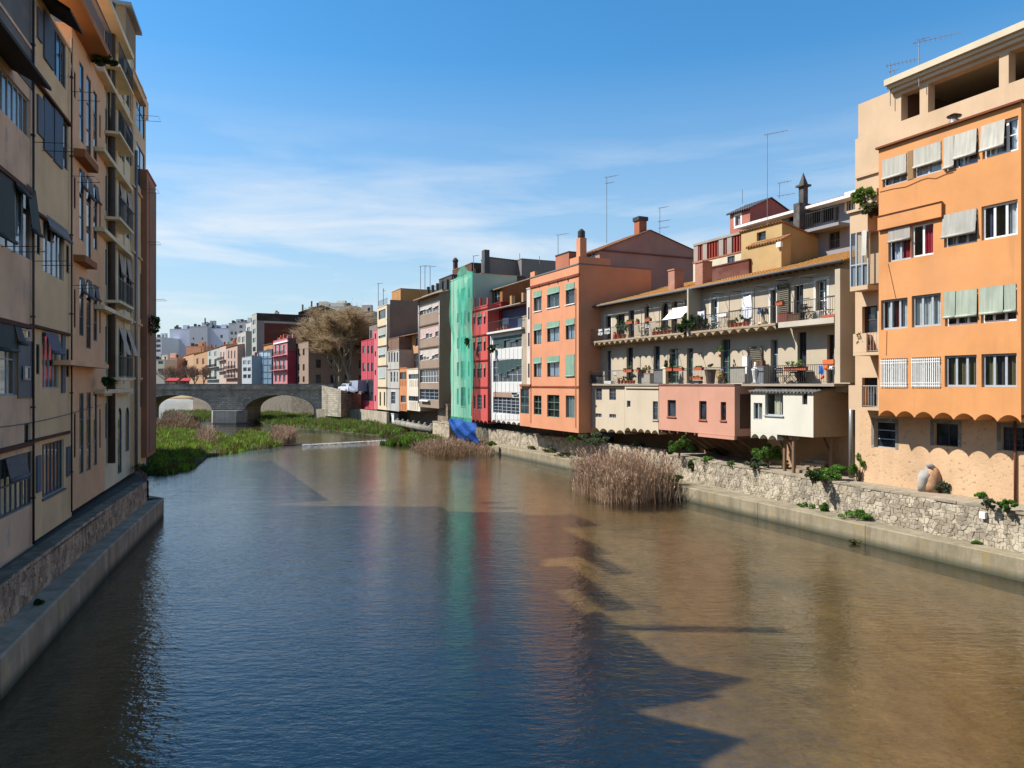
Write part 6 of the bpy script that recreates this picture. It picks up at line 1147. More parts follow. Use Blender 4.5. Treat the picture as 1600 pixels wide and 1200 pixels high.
def reeds(name, label, pxpoly, n, ht, z=0., col=((222, 190, 160), .68, (150, 120, 94)), plume=.22, prof=None, wid=.012):
    poly = [ground(x, y, z)[:2] for x, y in pxpoly]; K = 26; P = np.array(poly); c = P.mean(0); cc = c + (poly_points(poly, K) - c) * .84; R_ = np.abs(P - c).max(0); who = NP.integers(0, K, n); p = cc[who] + NP.normal(0, .1, (n, 2)) * R_
    d = np.sqrt((((p - c) / R_) ** 2).sum(1)); kh = NP.uniform(.55, 1.1, K); kl = NP.normal(0, .2, (K, 2))
    hgt = ht * np.clip(1.1 - .35 * d ** 2, .35, 1.1) * kh[who] * NP.uniform(.4, 1.12, n); out = (p - c) / R_; lean = np.concatenate([out * .14 + kl[who] * .7 + NP.normal(0, .2, (n, 2)), np.zeros((n, 1))], 1) * hgt[:, None]
    base = np.concatenate([p, np.full((n, 1), z - .1)], 1); mid = base + lean * .35; mid[:, 2] += hgt * .55; tip = base + lean; tip[:, 2] += hgt
    th = NP.uniform(0, 6.283, n); s = np.stack([np.cos(th), np.sin(th), 0 * th], 1); o = np.array([*poly[0], z])
    V1 = np.stack([base - s * wid, base + s * wid, mid + s * wid * .9, mid - s * wid * .9], 1).reshape(-1, 3); V2 = np.stack([mid - s * wid * .9, mid + s * wid * .9, tip + s * wid * .4, tip - s * wid * .4], 1).reshape(-1, 3)
    V = np.concatenate([V1, V2]); e = empty(name, (*poly[0], z), 0, label, 'reeds'); h_ = len(V) // 4 // 3 * 4; np_mesh('stems', V[:2 * h_] - o, np.arange(2 * h_).reshape(-1, 4), leaf_mat(*col), e); np_mesh('dark_stems', V[2 * h_:] - o, np.arange(len(V) - 2 * h_).reshape(-1, 4), leaf_mat((170, 142, 116), .6, (112, 100, 66)), e)
    k = int(n * .8); t = tip[:k]; dirn = (tip - mid)[:k]; dirn /= np.linalg.norm(dirn, axis=1)[:, None]; cs = np.cross(dirn, NP.normal(size=(k, 3))); cs /= np.linalg.norm(cs, axis=1)[:, None]; pl = plume * NP.uniform(.5, 1.2, k)[:, None]
    V = np.stack([t - dirn * pl, t + cs * pl * .16, t + dirn * pl * .35, t - cs * pl * .16], 1).reshape(-1, 3); np_mesh('plumes', V - o, np.arange(4 * k).reshape(-1, 4), leaf_mat((232, 198, 170), .7, (170, 132, 106)), e)
    ns = n // 2; q = NP.integers(0, n, ns); f = NP.uniform(.15, .95, ns)[:, None]; b0 = base[q] * (1 - f) + tip[q] * f; dd = NP.normal(0, .2, (ns, 3)); dd[:, 2] = np.abs(dd[:, 2]) * .5 - .06; sd = np.cross(dd, [0, 0, 1.]); sd /= np.linalg.norm(sd, axis=1)[:, None]; V = np.stack([b0 - sd * .012, b0 + sd * .012, b0 + dd * 1.4 + sd * .004, b0 + dd * 1.4 - sd * .004], 1).reshape(-1, 3); np_mesh('dry_leaves', V - o, np.arange(4 * ns).reshape(-1, 4), leaf_mat((214, 184, 140), .68, (130, 110, 70)), e)
    return e
reeds('reed_clump', 'large clump of dry brown reeds standing in the water by the ledge', [(893, 768), (915, 779), (960, 789), (1010, 792), (1050, 788), (1056, 776), (1040, 764), (1005, 752), (950, 750), (912, 757)], 9500, 2.45)
reeds('reed_clump', 'low brown reed bed below the blue tarpaulin', [(642, 700), (650, 711), (700, 716), (760, 716), (788, 712), (790, 703), (760, 695), (720, 690), (680, 688)], 6000, 1.3, col=((188, 158, 124), .64, (116, 94, 66)), wid=.02)
reeds('reed_clump', 'tawny reed tuft at the right tip of the green island', [(425, 690), (440, 694), (456, 690), (452, 684), (432, 682)], 2600, 1.7, wid=.03); reeds('reed_clump', 'tawny reed tuft in the middle of the green island', [(312, 697), (328, 699), (333, 690), (316, 688)], 1500, 2.0, wid=.03); reeds('reed_clump', 'grey brown bare thicket at the back left of the island', [(262, 672), (285, 673), (296, 667), (280, 662), (262, 664)], 2500, 2.4, col=((128, 104, 90), .55, (70, 56, 48)), wid=.035)
# trees
def tree(name, label, x, y, z, ht, sp, seed, tw=900, col=((132, 108, 74), .55, (78, 60, 40)), trunk_h=.2, group=None, bark=(170, 158, 138)):
    r_ = random.Random(seed); e = empty(name, (x, y, z), 0, label, 'tree', group); T = MB(); tips = []
    def br(p, d, ln, rad, lev):
        pts = [p]; q = p; dd = d
        for k in range(3): dd = (dd + Vector((r_.uniform(-.2, .2), r_.uniform(-.2, .2), r_.uniform(-.05, .2)))).normalized(); q = q + dd * ln / 3; pts.append(q)
        T.tube(pts, [rad, rad * .88, rad * .76, rad * .62], 5 if lev else 8, False)
        if lev >= 3: tips.append((pts[1], q, dd)); return
        for k in range((7, 4, 4)[lev]):
            a = r_.uniform(0, 6.28); up = r_.uniform(-.05, 1.0); nd = (Vector((math.cos(a) * sp, math.sin(a) * sp, up)) * .75 + dd * .55).normalized(); br(pts[2] if k % 2 else q, nd, ln * r_.uniform(.6, .85) * (1.6 if lev == 0 else 1), rad * .55, lev + 1)
    br(Vector((0, 0, -.2)), Vector((0, 0, 1)), ht * trunk_h, ht * .024, 0); T.build('trunk', plain('pale_bark', bark, .55, .9, 0, .35), e, True)
    per = max(2, tw // len(tips)); g = np.random.default_rng(seed); A = np.array([list(t[0]) for t in tips for _ in range(per)]); B = np.array([list(t[1]) for t in tips for _ in range(per)]); f = g.uniform(0, 1, (len(A), 1)); b0 = A + (B - A) * f; dd = g.normal(0, 1, (len(A), 3)); dd[:, 2] = np.abs(dd[:, 2]) * .6; dd *= ht * .05 * g.uniform(.5, 1.3, (len(A), 1)); s = np.cross(dd, g.normal(size=dd.shape)); s /= np.linalg.norm(s, axis=1)[:, None]
    s *= ht * .0015; V = np.stack([b0 - s, b0 + s, b0 + dd + s * .4, b0 + dd - s * .4], 1).reshape(-1, 3); V2, F2 = leaf_cloud((b0 + dd * g.uniform(.6, 1.1, (len(A), 1)))[:len(A) // 2], ht * .006); nV = len(V)
    np_mesh('crown', np.concatenate([V, V2]), np.concatenate([np.arange(nV).reshape(-1, 4), F2 + nV]), leaf_mat(*col), e); return e
def at(px, y, z): return ((px - 800) / FPX * y, y, z)
TG = 'bare plane trees beyond the bridge end'
for i, (px, yy, ht, sp, lb) in enumerate(((531, 150, 19, .9, 'tall bare plane tree with pale trunk left of the white van'), (550, 146, 20, .85, 'tallest bare plane tree beside the crimson house'), (508, 162, 18, .95, 'bare brown plane tree behind the bridge end parapet'), (487, 172, 16, .95, 'leftmost bare plane tree in front of the stone house'), (563, 158, 18, .8, 'bare plane tree partly hidden behind the crimson house'))):
    x, y, z = at(px, yy, 5.9); tree('plane_tree', lb, x, y, z, ht * 1.16, sp * .8, 30 + i, 15000, ((204, 176, 134), .7, (140, 114, 82)), group=TG)
for i, (px, yy, ht, lb) in enumerate(((262, 215, 9, 'small bare tree at the far left behind the bridge'), (276, 222, 10, 'second small bare tree from the left behind the bridge'), (292, 228, 10.5, 'third small bare tree from the left behind the bridge'), (305, 215, 10, 'fourth small bare tree from the left behind the bridge'), (318, 220, 9.5, 'last small bare tree before the grey green house'))):
    x, y, z = at(px, yy, 6.0); tree('street_tree', lb, x, y, z, ht, .8, 60 + i, 1500, ((150, 104, 80), .55, (96, 62, 46)), group='small bare trees behind the bridge')
# climbers and plants on the left houses
for px, py, w_, hh, lb in ((236, 505, 1.2, 1.4, 'dark hanging plant on the red corner wall'), (162, 92, 1.2, .5, 'potted greenery at the end of the salmon roof terrace'), (168, 598, .6, .6, 'plant sprouting beside the brown downpipe')):
    bush(0, 0, 0, w_, hh, lb, 'dark', 500, .07, pos=L.W(L.u(px, -.5), -.5, L.z(px, py, -.5) - hh / 2), seed=int(px + py))
bush(0, 0, 0, 1.5, .9, 'yellow green vine over the balcony beside the orange bay', 'lime', 900, .08, pos=R.W(R.u(1355, .6), .6, R.z(1355, 322, .6)), seed=3); bush(0, 0, 0, .9, .7, 'reddish potted plants on the balcony beside the orange bay', 'olive', 500, .07, pos=R.W(R.u(1363, .5), .45, R.z(1363, 340, .5)), seed=4)

# ------------------------------------------------------------------ things on the balconies
def place(name, px, w, z, label, cat, group=None, rz=0): return empty(name, R.W(R.u(px, w), w, z), R.ang + rz, label, cat, group)
def pot(px, w, z, label, r=.16, h_=.26, pl=.5, kind='green', mat=TERRA, n=160):
    e = place('flower_pot', px, w, z, label, 'flower pot', 'flower pots on the balconies'); MB().lathe(0, 0, [(r * .7, 0), (r, h_), (r * 1.08, h_ + .01), (r * 1.08, h_ + .05), (r * .85, h_ + .05)], 10).build('pot', mat, e, False)
    if pl: V, Fc = leaf_cloud(clump_points(n, pl * .45, pl * .45, pl, 6, int(px)), .05); V[:, 2] += h_; c1, c2 = GR[kind]; np_mesh('foliage', V, Fc, leaf_mat(c1, .55, c2), e)
    return e
def planter(px, w, z, label, ln=.7, kind='green', pl=.25, mat=TERRA):
    e = place('planter', px, w, z, label, 'planter', 'planters on the balconies'); m = MB(); m.box(-ln / 2, ln / 2, -.1, .1, 0, .2); m.box(-ln / 2 - .015, ln / 2 + .015, -.115, .115, .17, .205); m.build('trough', mat, e)
    if pl: V, Fc = leaf_cloud(clump_points(180, ln * .5, .14, pl, 8, int(px)), .05); V[:, 2] += .17; c1, c2 = GR[kind]; np_mesh('foliage', V, Fc, leaf_mat(c1, .55, c2), e)
def chair(px, w, z, label, mat, rz=0):
    e = place('balcony_chair', px, w, z, label, 'chair', 'chairs on the balconies', rz)
    for x in (-.2, .2): MB().tube([(x, -.2, 0), (x, .18, .45)], .014, 5).build('leg', mat, e); MB().tube([(x, .2, 0), (x, -.2, .45), (x, -.24, .88)], .014, 5).build('leg', mat, e)
    for k in range(4): MB().box(-.2, .2, -.2 + k * .1, -.12 + k * .1, .44, .46).build('seat_slat', mat, e)
    for k in range(3): MB().box(-.2, .2, -.24, -.22, .58 + k * .11, .65 + k * .11).build('back_slat', mat, e)
def table(px, w, z, label, mat, r=.33, h_=.72, sq=False):
    e = place('balcony_table', px, w, z, label, 'table', 'tables on the balconies')
    (MB().box(-r, r, -r * .8, r * .8, h_ - .03, h_) if sq else MB().lathe(0, 0, [(r, h_ - .03), (r, h_)], 16)).build('tabletop', mat, e)
    for a, b in ((-1, -1), (1, -1), (-1, 1), (1, 1)): MB().tube([(a * r * .75, b * r * .6, 0), (-a * r * .3, b * r * .55, h_ - .03)], .014, 5).build('leg', mat, e)
def cloth(px0, px1, yt, yb, w, label, rgb, name='laundry', sag=.03, n=10):
    a, b = R.u(px0, w), R.u(px1, w); xc = (px0 + px1) / 2; z1, z0 = R.z(xc, yt, w), R.z(xc, yb, w); m = MB()
    for j in range(7):
        for i in range(n + 1): f, g = i / n, j / 6; m.v.append(((b - a) * f + .02 * math.sin(g * 4 + px0), .03 * math.sin(f * 14 + px0) * (.3 + g) + .02 * math.sin(f * 5 + g * 5), (z1 - z0) * (1 - g) - sag * math.sin(math.pi * f) * (1 - g) + .03 * math.sin(f * 9) * g))
    for j in range(6):
        for i in range(n): q = j * (n + 1) + i; m.f.append((q, q + 1, q + n + 2, q + n + 1))
    o = m.build(name, plain('cloth', rgb, .8, .95, 0, .1), None, True); o.location = R.W(a, w, z0); o.rotation_euler.z = R.ang; tag(o, label, 'laundry', 'washing hung on the balconies'); return o
def boxy(name, px, w, z, sx, sy, sz, label, cat, mat, lid=True):
    e = place(name, px, w, z, label, cat); MB().box(-sx / 2, sx / 2, -sy / 2, sy / 2, .02, sz).build('body', mat, e)
    if lid: MB().box(-sx / 2 - .02, sx / 2 + .02, -sy / 2 - .02, sy / 2 + .02, sz + .001, sz + .05).build('lid', mat, e)
    for a in (-1, 1): MB().box(a * sx * .4 - .03, a * sx * .4 + .03, -sy * .4, sy * .4, 0, .02).build('foot', DARKF, e)
UZ, LZ = zupp, zlow; W1, W2 = 1.4, 1.75
e = place('gas_bottle', 960.5, W1, UZ, 'orange gas bottle on the upper balcony', 'gas bottle'); MB().lathe(0, 0, [(.13, 0), (.15, .04), (.15, .4), (.1, .5), (.04, .52)], 12).build('cylinder', plain('orange_steel', (226, 96, 36), .8, .45), e, True); MB().lathe(0, 0, [(.09, .5), (.09, .58)], 10).build('collar', DARKF, e)
cloth(935, 941, 514, 524, 1.3, 'white shirts over the upper rail at the left end', (236, 236, 236)); cloth(944, 953, 513, 522, 1.3, 'pale towel over the upper rail near the left end', (228, 226, 220))
pot(968, W1, UZ, 'tall dark bush in a pot against the grey upper door', .2, .3, 1.5, 'dark', n=700); pot(975, W1, UZ, 'second potted bush on the upper balcony', .18, .28, .9, 'green', n=400)
planter(984, 1.1, UZ + 1.02, 'pinkish planter on the upper rail left of the arches', .8, 'green', .15); planter(1013, 1.1, UZ + 1.02, 'red planter on the upper rail before the arches', .6, 'green', .15); planter(996, 1.1, UZ + .95, 'little dark planter on the upper rail', .3, 'dark', .2)
table(1008, W1, UZ, 'small white table on the upper balcony by the arches', WHITE); chair(1015, W1, UZ, 'white folding chair on the upper balcony by the arches', WHITE, .4); chair(1003, 1.6, UZ, 'grey folding chair on the upper balcony by the arches', ZINC, -.5)
for i, px in enumerate((1022, 1027, 1033, 1039, 1045)): pot(px, 1.35, UZ, ['first', 'second', 'third', 'fourth', 'fifth'][i] + ' from left of the terracotta pots under the arches', .15, .22, .3 + .08 * (i % 3), ['green', 'lime', 'olive'][i % 3])
chair(1049, 1.6, UZ, 'wooden chair beneath the white awning', WOOD, 2.6)
e = place('awning', 1059, 1.05, R.z(1058, 489, 1.0), 'white slanting cloth awning on the upper balcony', 'awning'); m = MB(); ln = R.u(1075, 1) - R.u(1043, 1)
for i in range(8): f, g = i / 8, (i + 1) / 8; m.q((-ln / 2 + ln * .0, -.5 + .9 * f, -.42 + .85 * f - .05 * math.sin(math.pi * f)), (ln / 2 - .2, -.5 + .9 * f, -.42 + .85 * f - .05 * math.sin(math.pi * f)), (ln / 2 - .2, -.5 + .9 * g, -.42 + .85 * g - .05 * math.sin(math.pi * g)), (-ln / 2, -.5 + .9 * g, -.42 + .85 * g - .05 * math.sin(math.pi * g)))
m.build('cloth', plain('awning_cloth', (240, 240, 240), .85, .9), e); MB().tube([(-ln / 2, -.52, -.42), (ln / 2 - .2, -.52, -.42)], .015, 5).build('front_bar', ZINC, e); MB().tube([(-ln / 2, -.5, -.42), (-ln / 2, .5, -.1)], .012, 5).build('arm', ZINC, e); MB().tube([(ln / 2 - .2, -.5, -.42), (ln / 2 - .2, .5, -.1)], .012, 5).build('arm', ZINC, e)
bush(0, 0, 0, 1.0, 1.5, 'green climber beside the spur wall on the upper balcony', 'dark', 900, .07, pos=R.W(R.u(1070, 1.0), 1.0, UZ - .3), seed=70); bush(0, 0, 0, 1.2, 1.1, 'leafy green plant right of the spur wall', 'dark', 900, .07, pos=R.W(R.u(1087, 1.4), 1.4, UZ), seed=71); bush(0, 0, 0, .8, 1.5, 'white flowering shrub on the upper balcony', 'grey', 700, .06, pos=R.W(R.u(1097, 1.4), 1.4, UZ), seed=72)
cloth(1090, 1101, 486, 500, 1.35, 'white sheet thrown over the flowering shrub', (225, 225, 235))
TEALM = plain('teal_paint', (80, 150, 150), .75, .5)
chair(1115, 1.45, UZ, 'white slatted chair left of the teal chair', WHITE, .3); chair(1121.5, 1.45, UZ, 'teal slatted chair on the upper balcony', TEALM, -.3); table(1130, 1.45, UZ, 'white square table beside the teal chair', WHITE, .35, .72, True); boxy('drying_rack', 1131, 1.6, UZ + .75, .75, .3, .2, 'white basket on the upper balcony table', 'basket', WHITE, False)
for i, px in enumerate((1143, 1150, 1156, 1163, 1168)): pot(px, 1.4, UZ, ['small pot right of the white table', 'dark leaved pot before the white curtain door', 'tall potted plant before the white curtain door', 'red pot below the white curtain', 'second red pot below the white curtain'][i], .14, .22, [.3, .35, .9, .12, .12][i], ['green', 'dark', 'dark', 'olive', 'olive'][i])
cloth(1161.5, 1174, 461, 497, 1.98, 'white cloth curtain hanging in the upper doorway', (238, 238, 245))
for i, (a, b, rgb, lb) in enumerate(((1183, 1189, (110, 130, 170), 'bluish shirt on the upper washing line'), (1189.5, 1193, (52, 52, 60), 'black trousers on the upper washing line'), (1193.5, 1197, (60, 64, 80), 'dark socks and shirt on the upper washing line'), (1197.5, 1201, (44, 44, 50), 'black shirt at the end of the upper washing line'))): cloth(a, b, 481, 491, 1.15, lb, rgb)
e = place('parasol_base', 1192, 1.35, UZ, 'cream parasol foot on the upper balcony', 'parasol base'); MB().lathe(0, 0, [(.32, 0), (.3, .08), (.12, .25), (.06, .75), (.05, .9)], 12).build('foot', stucco((226, 205, 170), .75), e, True)
boxy('wooden_planter', 1227, 1.4, UZ, .7, .4, .5, 'reddish wooden planter below the louvred shutter', 'planter', plain('red_wood', (140, 74, 58), .65, .8)); boxy('wooden_planter', 1244, 1.4, UZ, .9, .35, .38, 'low brown planter right of the louvred shutter', 'planter', WOOD); planter(1219, 1.1, UZ + .95, 'terracotta planter on the rail by the louvred shutter', .5, 'olive', .15)
BLK = plain('black_iron', (36, 34, 34), .8, .5)
table(1260, 1.5, UZ, 'black bistro table on the upper balcony at the right', BLK); chair(1254, 1.45, UZ, 'black bistro chair left of the upper bistro table', BLK, .5); chair(1267, 1.5, UZ, 'black bistro chair right of the upper bistro table', BLK, -.6); chair(1295, 1.5, UZ, 'grey lounge chair at the right end of the upper balcony', ZINC, -.4)
e = place('bucket', 1282, 1.4, UZ, 'white bucket on the upper balcony near the right end', 'bucket'); MB().lathe(0, 0, [(.16, 0), (.2, .4), (.21, .42)], 12).build('pail', WHITE, e, True); boxy('crate', 1297, 1.25, UZ, .8, .3, .15, 'flat reddish crate at the right end of the upper balcony', 'crate', TERRA, False)
# lower balcony
e = place('tub', 932, 1.5, LZ, 'dark blue tub at the left end of the lower balcony', 'tub'); MB().lathe(0, 0, [(.32, 0), (.4, .7), (.43, .72)], 14).build('shell', plain('blue_plastic', (40, 52, 96), .7, .5), e, True)
e = place('bucket', 936.5, 1.2, LZ, 'steel bucket at the left end of the lower balcony', 'bucket'); MB().lathe(0, 0, [(.2, 0), (.24, .5), (.26, .52)], 14).build('pail', ZINC, e, True)
cloth(942, 945, 580, 598, 1.3, 'grey cloth over a chair on the lower balcony', (170, 160, 155)); boxy('bench', 952, 1.3, LZ, 1.0, .35, .22, 'white low bench on the lower balcony', 'bench', WHITE, False)
chair(964, 1.5, LZ, 'small white chair on the lower balcony left', WHITE, .2)
for i, px in enumerate((967, 972, 977, 982, 986, 990)): pot(px, 1.3, LZ, ['first', 'second', 'third', 'fourth', 'fifth', 'sixth'][i] + ' from left of the potted plants on the lower balcony', .13, .2, .25 + .12 * (i % 3), ['green', 'olive', 'lime'][i % 3])
for px, ln, kd, lb in ((977, .35, 'olive', 'leftmost little planter on the lower rail'), (984, .7, 'lime', 'flowering planter on the lower rail'), (997.5, .3, 'dark', 'small dark planter on the lower rail'), (1047, .6, 'olive', 'pale pink planter on the lower rail'), (1060.5, .9, 'olive', 'long terracotta planter on the lower rail'), (1092, .75, 'dark', 'red planter on the lower rail right of the second green door')): planter(px, .93, LZ + .85, lb, ln, kd, .14 if kd != 'lime' else .3)
boxy('cabinet', 1013, 1.4, LZ, 1.0, .45, .7, 'white cabinet with plants on the lower balcony', 'cabinet', stucco((214, 205, 190), .75)); pot(1008, 1.4, LZ + .75, 'yellow green plant on the white cabinet', .1, .15, .55, 'lime'); pot(1014, 1.4, LZ + .75, 'dark plant on the white cabinet', .1, .15, .4, 'dark'); boxy('crate', 1003, 1.5, LZ, .5, .4, .95, 'dark upright locker left of the white cabinet', 'locker', DARKF)
e = place('balcony_pillar', 1040, 1.05, LZ, 'cream brick pillar on the lower balcony rail', 'pillar'); MB().box(-.16, .16, -.12, .12, 0, 1.05).build('shaft', stucco((232, 220, 180), .76), e); MB().box(-.2, .2, -.16, .16, 1.051, 1.12).build('cap', WHITE, e); bush(0, 0, 0, .7, 1.9, 'brown dry climber beside the green door', 'olive', 700, .06, pos=R.W(R.u(1045, 1.3), 1.3, LZ), seed=88)
planter(1088, 1.3, LZ + .25, 'orange tray planter standing on the lower balcony floor', 1.1, 'olive', .1, plain('orange_clay', (214, 110, 62), .75, .8)); boxy('plank_stand', 1088, 1.3, LZ, .9, .3, .2, 'small dark stand under the orange tray planter', 'stand', DARKF, False)
pot(1110, 1.4, LZ, 'stout brown barrel with red flowers on the lower balcony', .36, .85, .5, 'olive', plain('barrel', (120, 96, 84), .6, .85), 300)
chair(1127, 1.35, LZ, 'yellow wooden folding chair on the lower balcony', plain('yellow_wood', (206, 158, 66), .7, .7), .3); cloth(1124, 1130, 576, 584, 1.25, 'blue printed cushion cover on the yellow chair', (130, 150, 190))
pot(1125, 1.2, R.z(1125, 558, 1.2), 'bright spiky hanging plant above the yellow chair', .1, .12, .7, 'lime', n=250)
e = place('pedestal_urn', 1180, 1.2, LZ, 'tall white pedestal urn on the lower balcony', 'urn'); MB().lathe(0, 0, [(.18, 0), (.2, .06), (.1, .12), (.12, .3), (.2, .75), (.22, .85), (.14, .88), (.06, 1.1), (.05, 1.25)], 12).build('urn', WHITE, e, True)
boxy('washing_machine', 1190, 1.5, LZ, .85, .55, .95, 'grey metal box on the lower balcony below the shutter', 'cabinet', plain('grey_steel', (140, 142, 145), .75, .45)); boxy('water_heater', 1167, 1.55, LZ, .4, .35, 1.6, 'white upright locker left of the dark shutter', 'locker', WHITE); boxy('wooden_box', 1185, 1.75, LZ + 1.0, .9, .25, .35, 'brown wooden box on the grey metal box', 'box', WOOD, False)
for i, (px, rz) in enumerate(((1221, .3), (1227, -.5), (1240, .8), (1250, -.2))): chair(px, 1.6, LZ, ['black iron chair furthest left at the lower table', 'second black iron chair at the lower table', 'black iron chair under the terracotta planters', 'black iron chair right of the lower table'][i], BLK, rz)
table(1243, 1.45, LZ, 'black iron table carrying two terracotta planters', BLK, .7, .72, True); planter(1236, 1.4, LZ + .72, 'left leafy terracotta planter on the black table', .85, 'lime', .45); planter(1251, 1.4, LZ + .72, 'right leafy terracotta planter on the black table', .85, 'lime', .45)
for a, b, y0, y1, rgb, lb in ((1279.5, 1286.5, 571, 585, (32, 92, 168), 'blue towel over the lower rail'), (1287.5, 1293.5, 570, 578, (232, 112, 60), 'orange towel over the lower rail'), (1295, 1302, 571, 577.5, (232, 228, 222), 'white cloth over the lower rail at the right end'), (1282, 1287, 586, 592, (220, 70, 50), 'red and white rag below the blue towel')): cloth(a, b, y0, y1, 1.14, lb, rgb)
boxy('basket', 1297.5, 1.6, LZ + .95, .7, .35, .3, 'orange basket at the right end of the lower balcony', 'basket', plain('orange_plastic', (222, 110, 56), .78, .6), False)
for i in range(3): pot((1352, 1355, 1358)[i], .35, R.z(1352, 552, .2) + .03, ['brown potted cactus on the small balcony by the orange bay', 'terracotta pot with twigs on the small balcony by the orange bay', 'little dark pot on the small balcony by the orange bay'][i], .14, .3, [.9, .5, .3][i], ['olive', 'olive', 'dark'][i])

# ------------------------------------------------------------------ roof gear: antennas, vents, spout, sign box
def antenna(px, y0, y1, w, label, F=R, arms=((0, 1.1, 5),), lean=0, ang=.6):
    u = F.u(px, w); z0, z1 = F.z(px, y1, w), F.z(px, y0, w); e = empty('tv_antenna', F.W(u, w, z0), F.ang, label, 'antenna', 'television antennas on the roofs'); sc = max(.02, F.P(u, w)[1] * .00042)
    MB().tube([(0, 0, 0), (lean, 0, z1 - z0)], sc, 5).build('mast', ZINC, e)
    for dz, ln, n in arms:
        z = z1 - z0 + dz; m = MB(); dx, dy = math.cos(ang), math.sin(ang); m.tube([(lean - dx * ln * .15, -dy * ln * .15, z), (lean + dx * ln, dy * ln, z + .05)], sc * .8, 4)
        for i in range(n): f = ln * (i / n - .1); m.tube([(lean + dx * f - dy * .25, dy * f + dx * .25, z), (lean + dx * f + dy * .25, dy * f - dx * .25, z)], sc * .45, 3)
        m.build('boom', ZINC, e)
antenna(1391, 102, 165, 1.1, 'shorter antenna at the end of the loggia roof', arms=((0, 1.3, 8), (-.3, .4, 2))); antenna(1436, 66, 135, 1.0, 'taller antenna on the loggia roof of the nearest block', arms=((0, 1.6, 8), (.1, .4, 2)))
antenna(1199, 210, 355, 6, 'very tall thin antenna mast above the ochre house', arms=((0, 1.3, 7),)); antenna(1218, 286, 310, 9, 'small antenna on the red tiled roof', arms=((0, .8, 4), (-.9, 1.0, 3))); antenna(1160, 296, 318, 12, 'plain rod on the pink tower', arms=())
antenna(948, 277, 380, 9, 'tall lattice mast behind the gabled house', arms=((0, 1.2, 5), (-.6, .8, 4))); antenna(1031, 325, 370, 10, 'antenna with several booms behind the gable', arms=((0, .8, 3), (-1.2, 1.0, 5), (-1.8, .9, 4))); antenna(872, 367, 400, 4, 'bent antenna on the pink roof hut', arms=((0, 1.2, 3),))
for i, (px, y0) in enumerate(((657, 416), (664, 416), (672, 417))): antenna(px, y0, 455, 1.5, ['left', 'middle', 'right'][i] + ' of the three antennas on the taupe house', arms=((0, 1.1, 4),))
antenna(740, 400, 430, 6, 'antenna above the cluttered rooftop', arms=((0, .9, 4),)); antenna(591, 443, 478, 3, 'antenna on the tall cream house', arms=((0, 1.1, 4),)); antenna(599, 450, 478, 4, 'thin antenna beside the cream house antenna', arms=((-.5, .5, 3),)); antenna(843, 400, 412, 13, 'short rod on the grey flat block', arms=()); antenna(812, 396, 408, 13, 'dark rod on the grey flat block', arms=())
for px, y0, y1, lb in ((278, 508, 514, 'short flue on the far white block'), (320.5, 497, 507, 'tall flue on the far grey roof house'), (333, 507, 513, 'small flue on the far right white block'), (473, 476, 484, 'flue left on the modern block'), (487, 471, 480, 'flue right on the modern block')):
    o = MB().tube([(0, 0, 0), (0, 0, (y1 - y0) * .3)], .3, 6).build('flue', DARKF); o.location = at(px, 345, EYE + (600 - y1) * .3) if px < 400 else at(px, 268, EYE + (600 - y1) * 268 / FPX - .5); tag(o, lb, 'flue')
e = place('roof_vent', 1491, .6, R.z(1491, 195, .6) - .35, 'round metal roof vent with a cap above the orange bay', 'vent'); MB().lathe(0, 0, [(.2, 0), (.2, .55)], 12).build('duct', ZINC, e, True); MB().lathe(0, 0, [(.27, .68), (.3, .72), (.1, .82)], 12).build('cap', DARKF, e); MB().box(-.02, .02, -.18, -.14, .5, .7).build('strut', ZINC, e); MB().box(-.02, .02, .14, .18, .5, .7).build('strut', ZINC, e)
# clay spout against the rough wall
e = place('clay_spout', 1452, 1.0, 2.2, 'bulging clay spout with a grey cement cap against the rough wall', 'spout'); m = MB(); m.lathe(0, .2, [(.34, 0), (.37, .3), (.37, .62), (.33, .86), (.24, 1.04), (.1, 1.16), (.01, 1.18)], 18); m.build('clay_body', plain('clay', (212, 164, 124), .62, .95, 0, .3), e, True)
MB().tube([(-.3, -.02, -.02), (-.26, -.06, .3), (-.2, -.07, .6), (-.12, -.02, .86), (-.03, .06, 1.06), (.04, .2, 1.17)], [.19, .23, .26, .27, .23, .12], 14).build('cement_cap', concrete((196, 190, 182), .66, False), e, True)
o = MB().box(-.11, .11, -.06, .06, 0, .25).build('meter_box', WHITE); o.location = on_wall(1536, 810, WA[2], WA[1], .12); o.rotation_euler.z = -1.19; tag(o, 'small white box fixed to the stone wall near the right edge', 'box')
for i in range(4):
    o = MB().box(-.7, .7, -.16, .16, 0, .16).build('step', stone_mat((205, 180, 150), .6)); o.location = R.W(R.u(1256, 1.4) + .0, 1.4 + .32 * i, 2.2 + .165 * i); o.rotation_euler.z = R.ang; tag(o, ['lowest', 'second', 'third', 'topmost'][i] + ' stone step under the white box on posts', 'step', 'stone steps under the white box')
# plants hanging from facades
bush(0, 0, 0, .9, 1.0, 'dark plant hanging at the edge of the white gallery house', 'dark', 450, .08, pos=R.W(R.u(770, .2), .0, R.z(770, 553, 0)), seed=91); bush(0, 0, 0, 1.0, 1.0, 'dark plant poking through the green net', 'dark', 450, .08, pos=R.W(R.u(731, -.6), -.75, R.z(731, 541, -.6)), seed=92)
for i, px in enumerate((779, 784, 789, 793)): pot(px, .2, R.z(790, 521, .55) + .31, ['first', 'second', 'third', 'fourth'][i] + ' flower pot from left on the blue roof terrace', .15, .2, .4, 'olive')
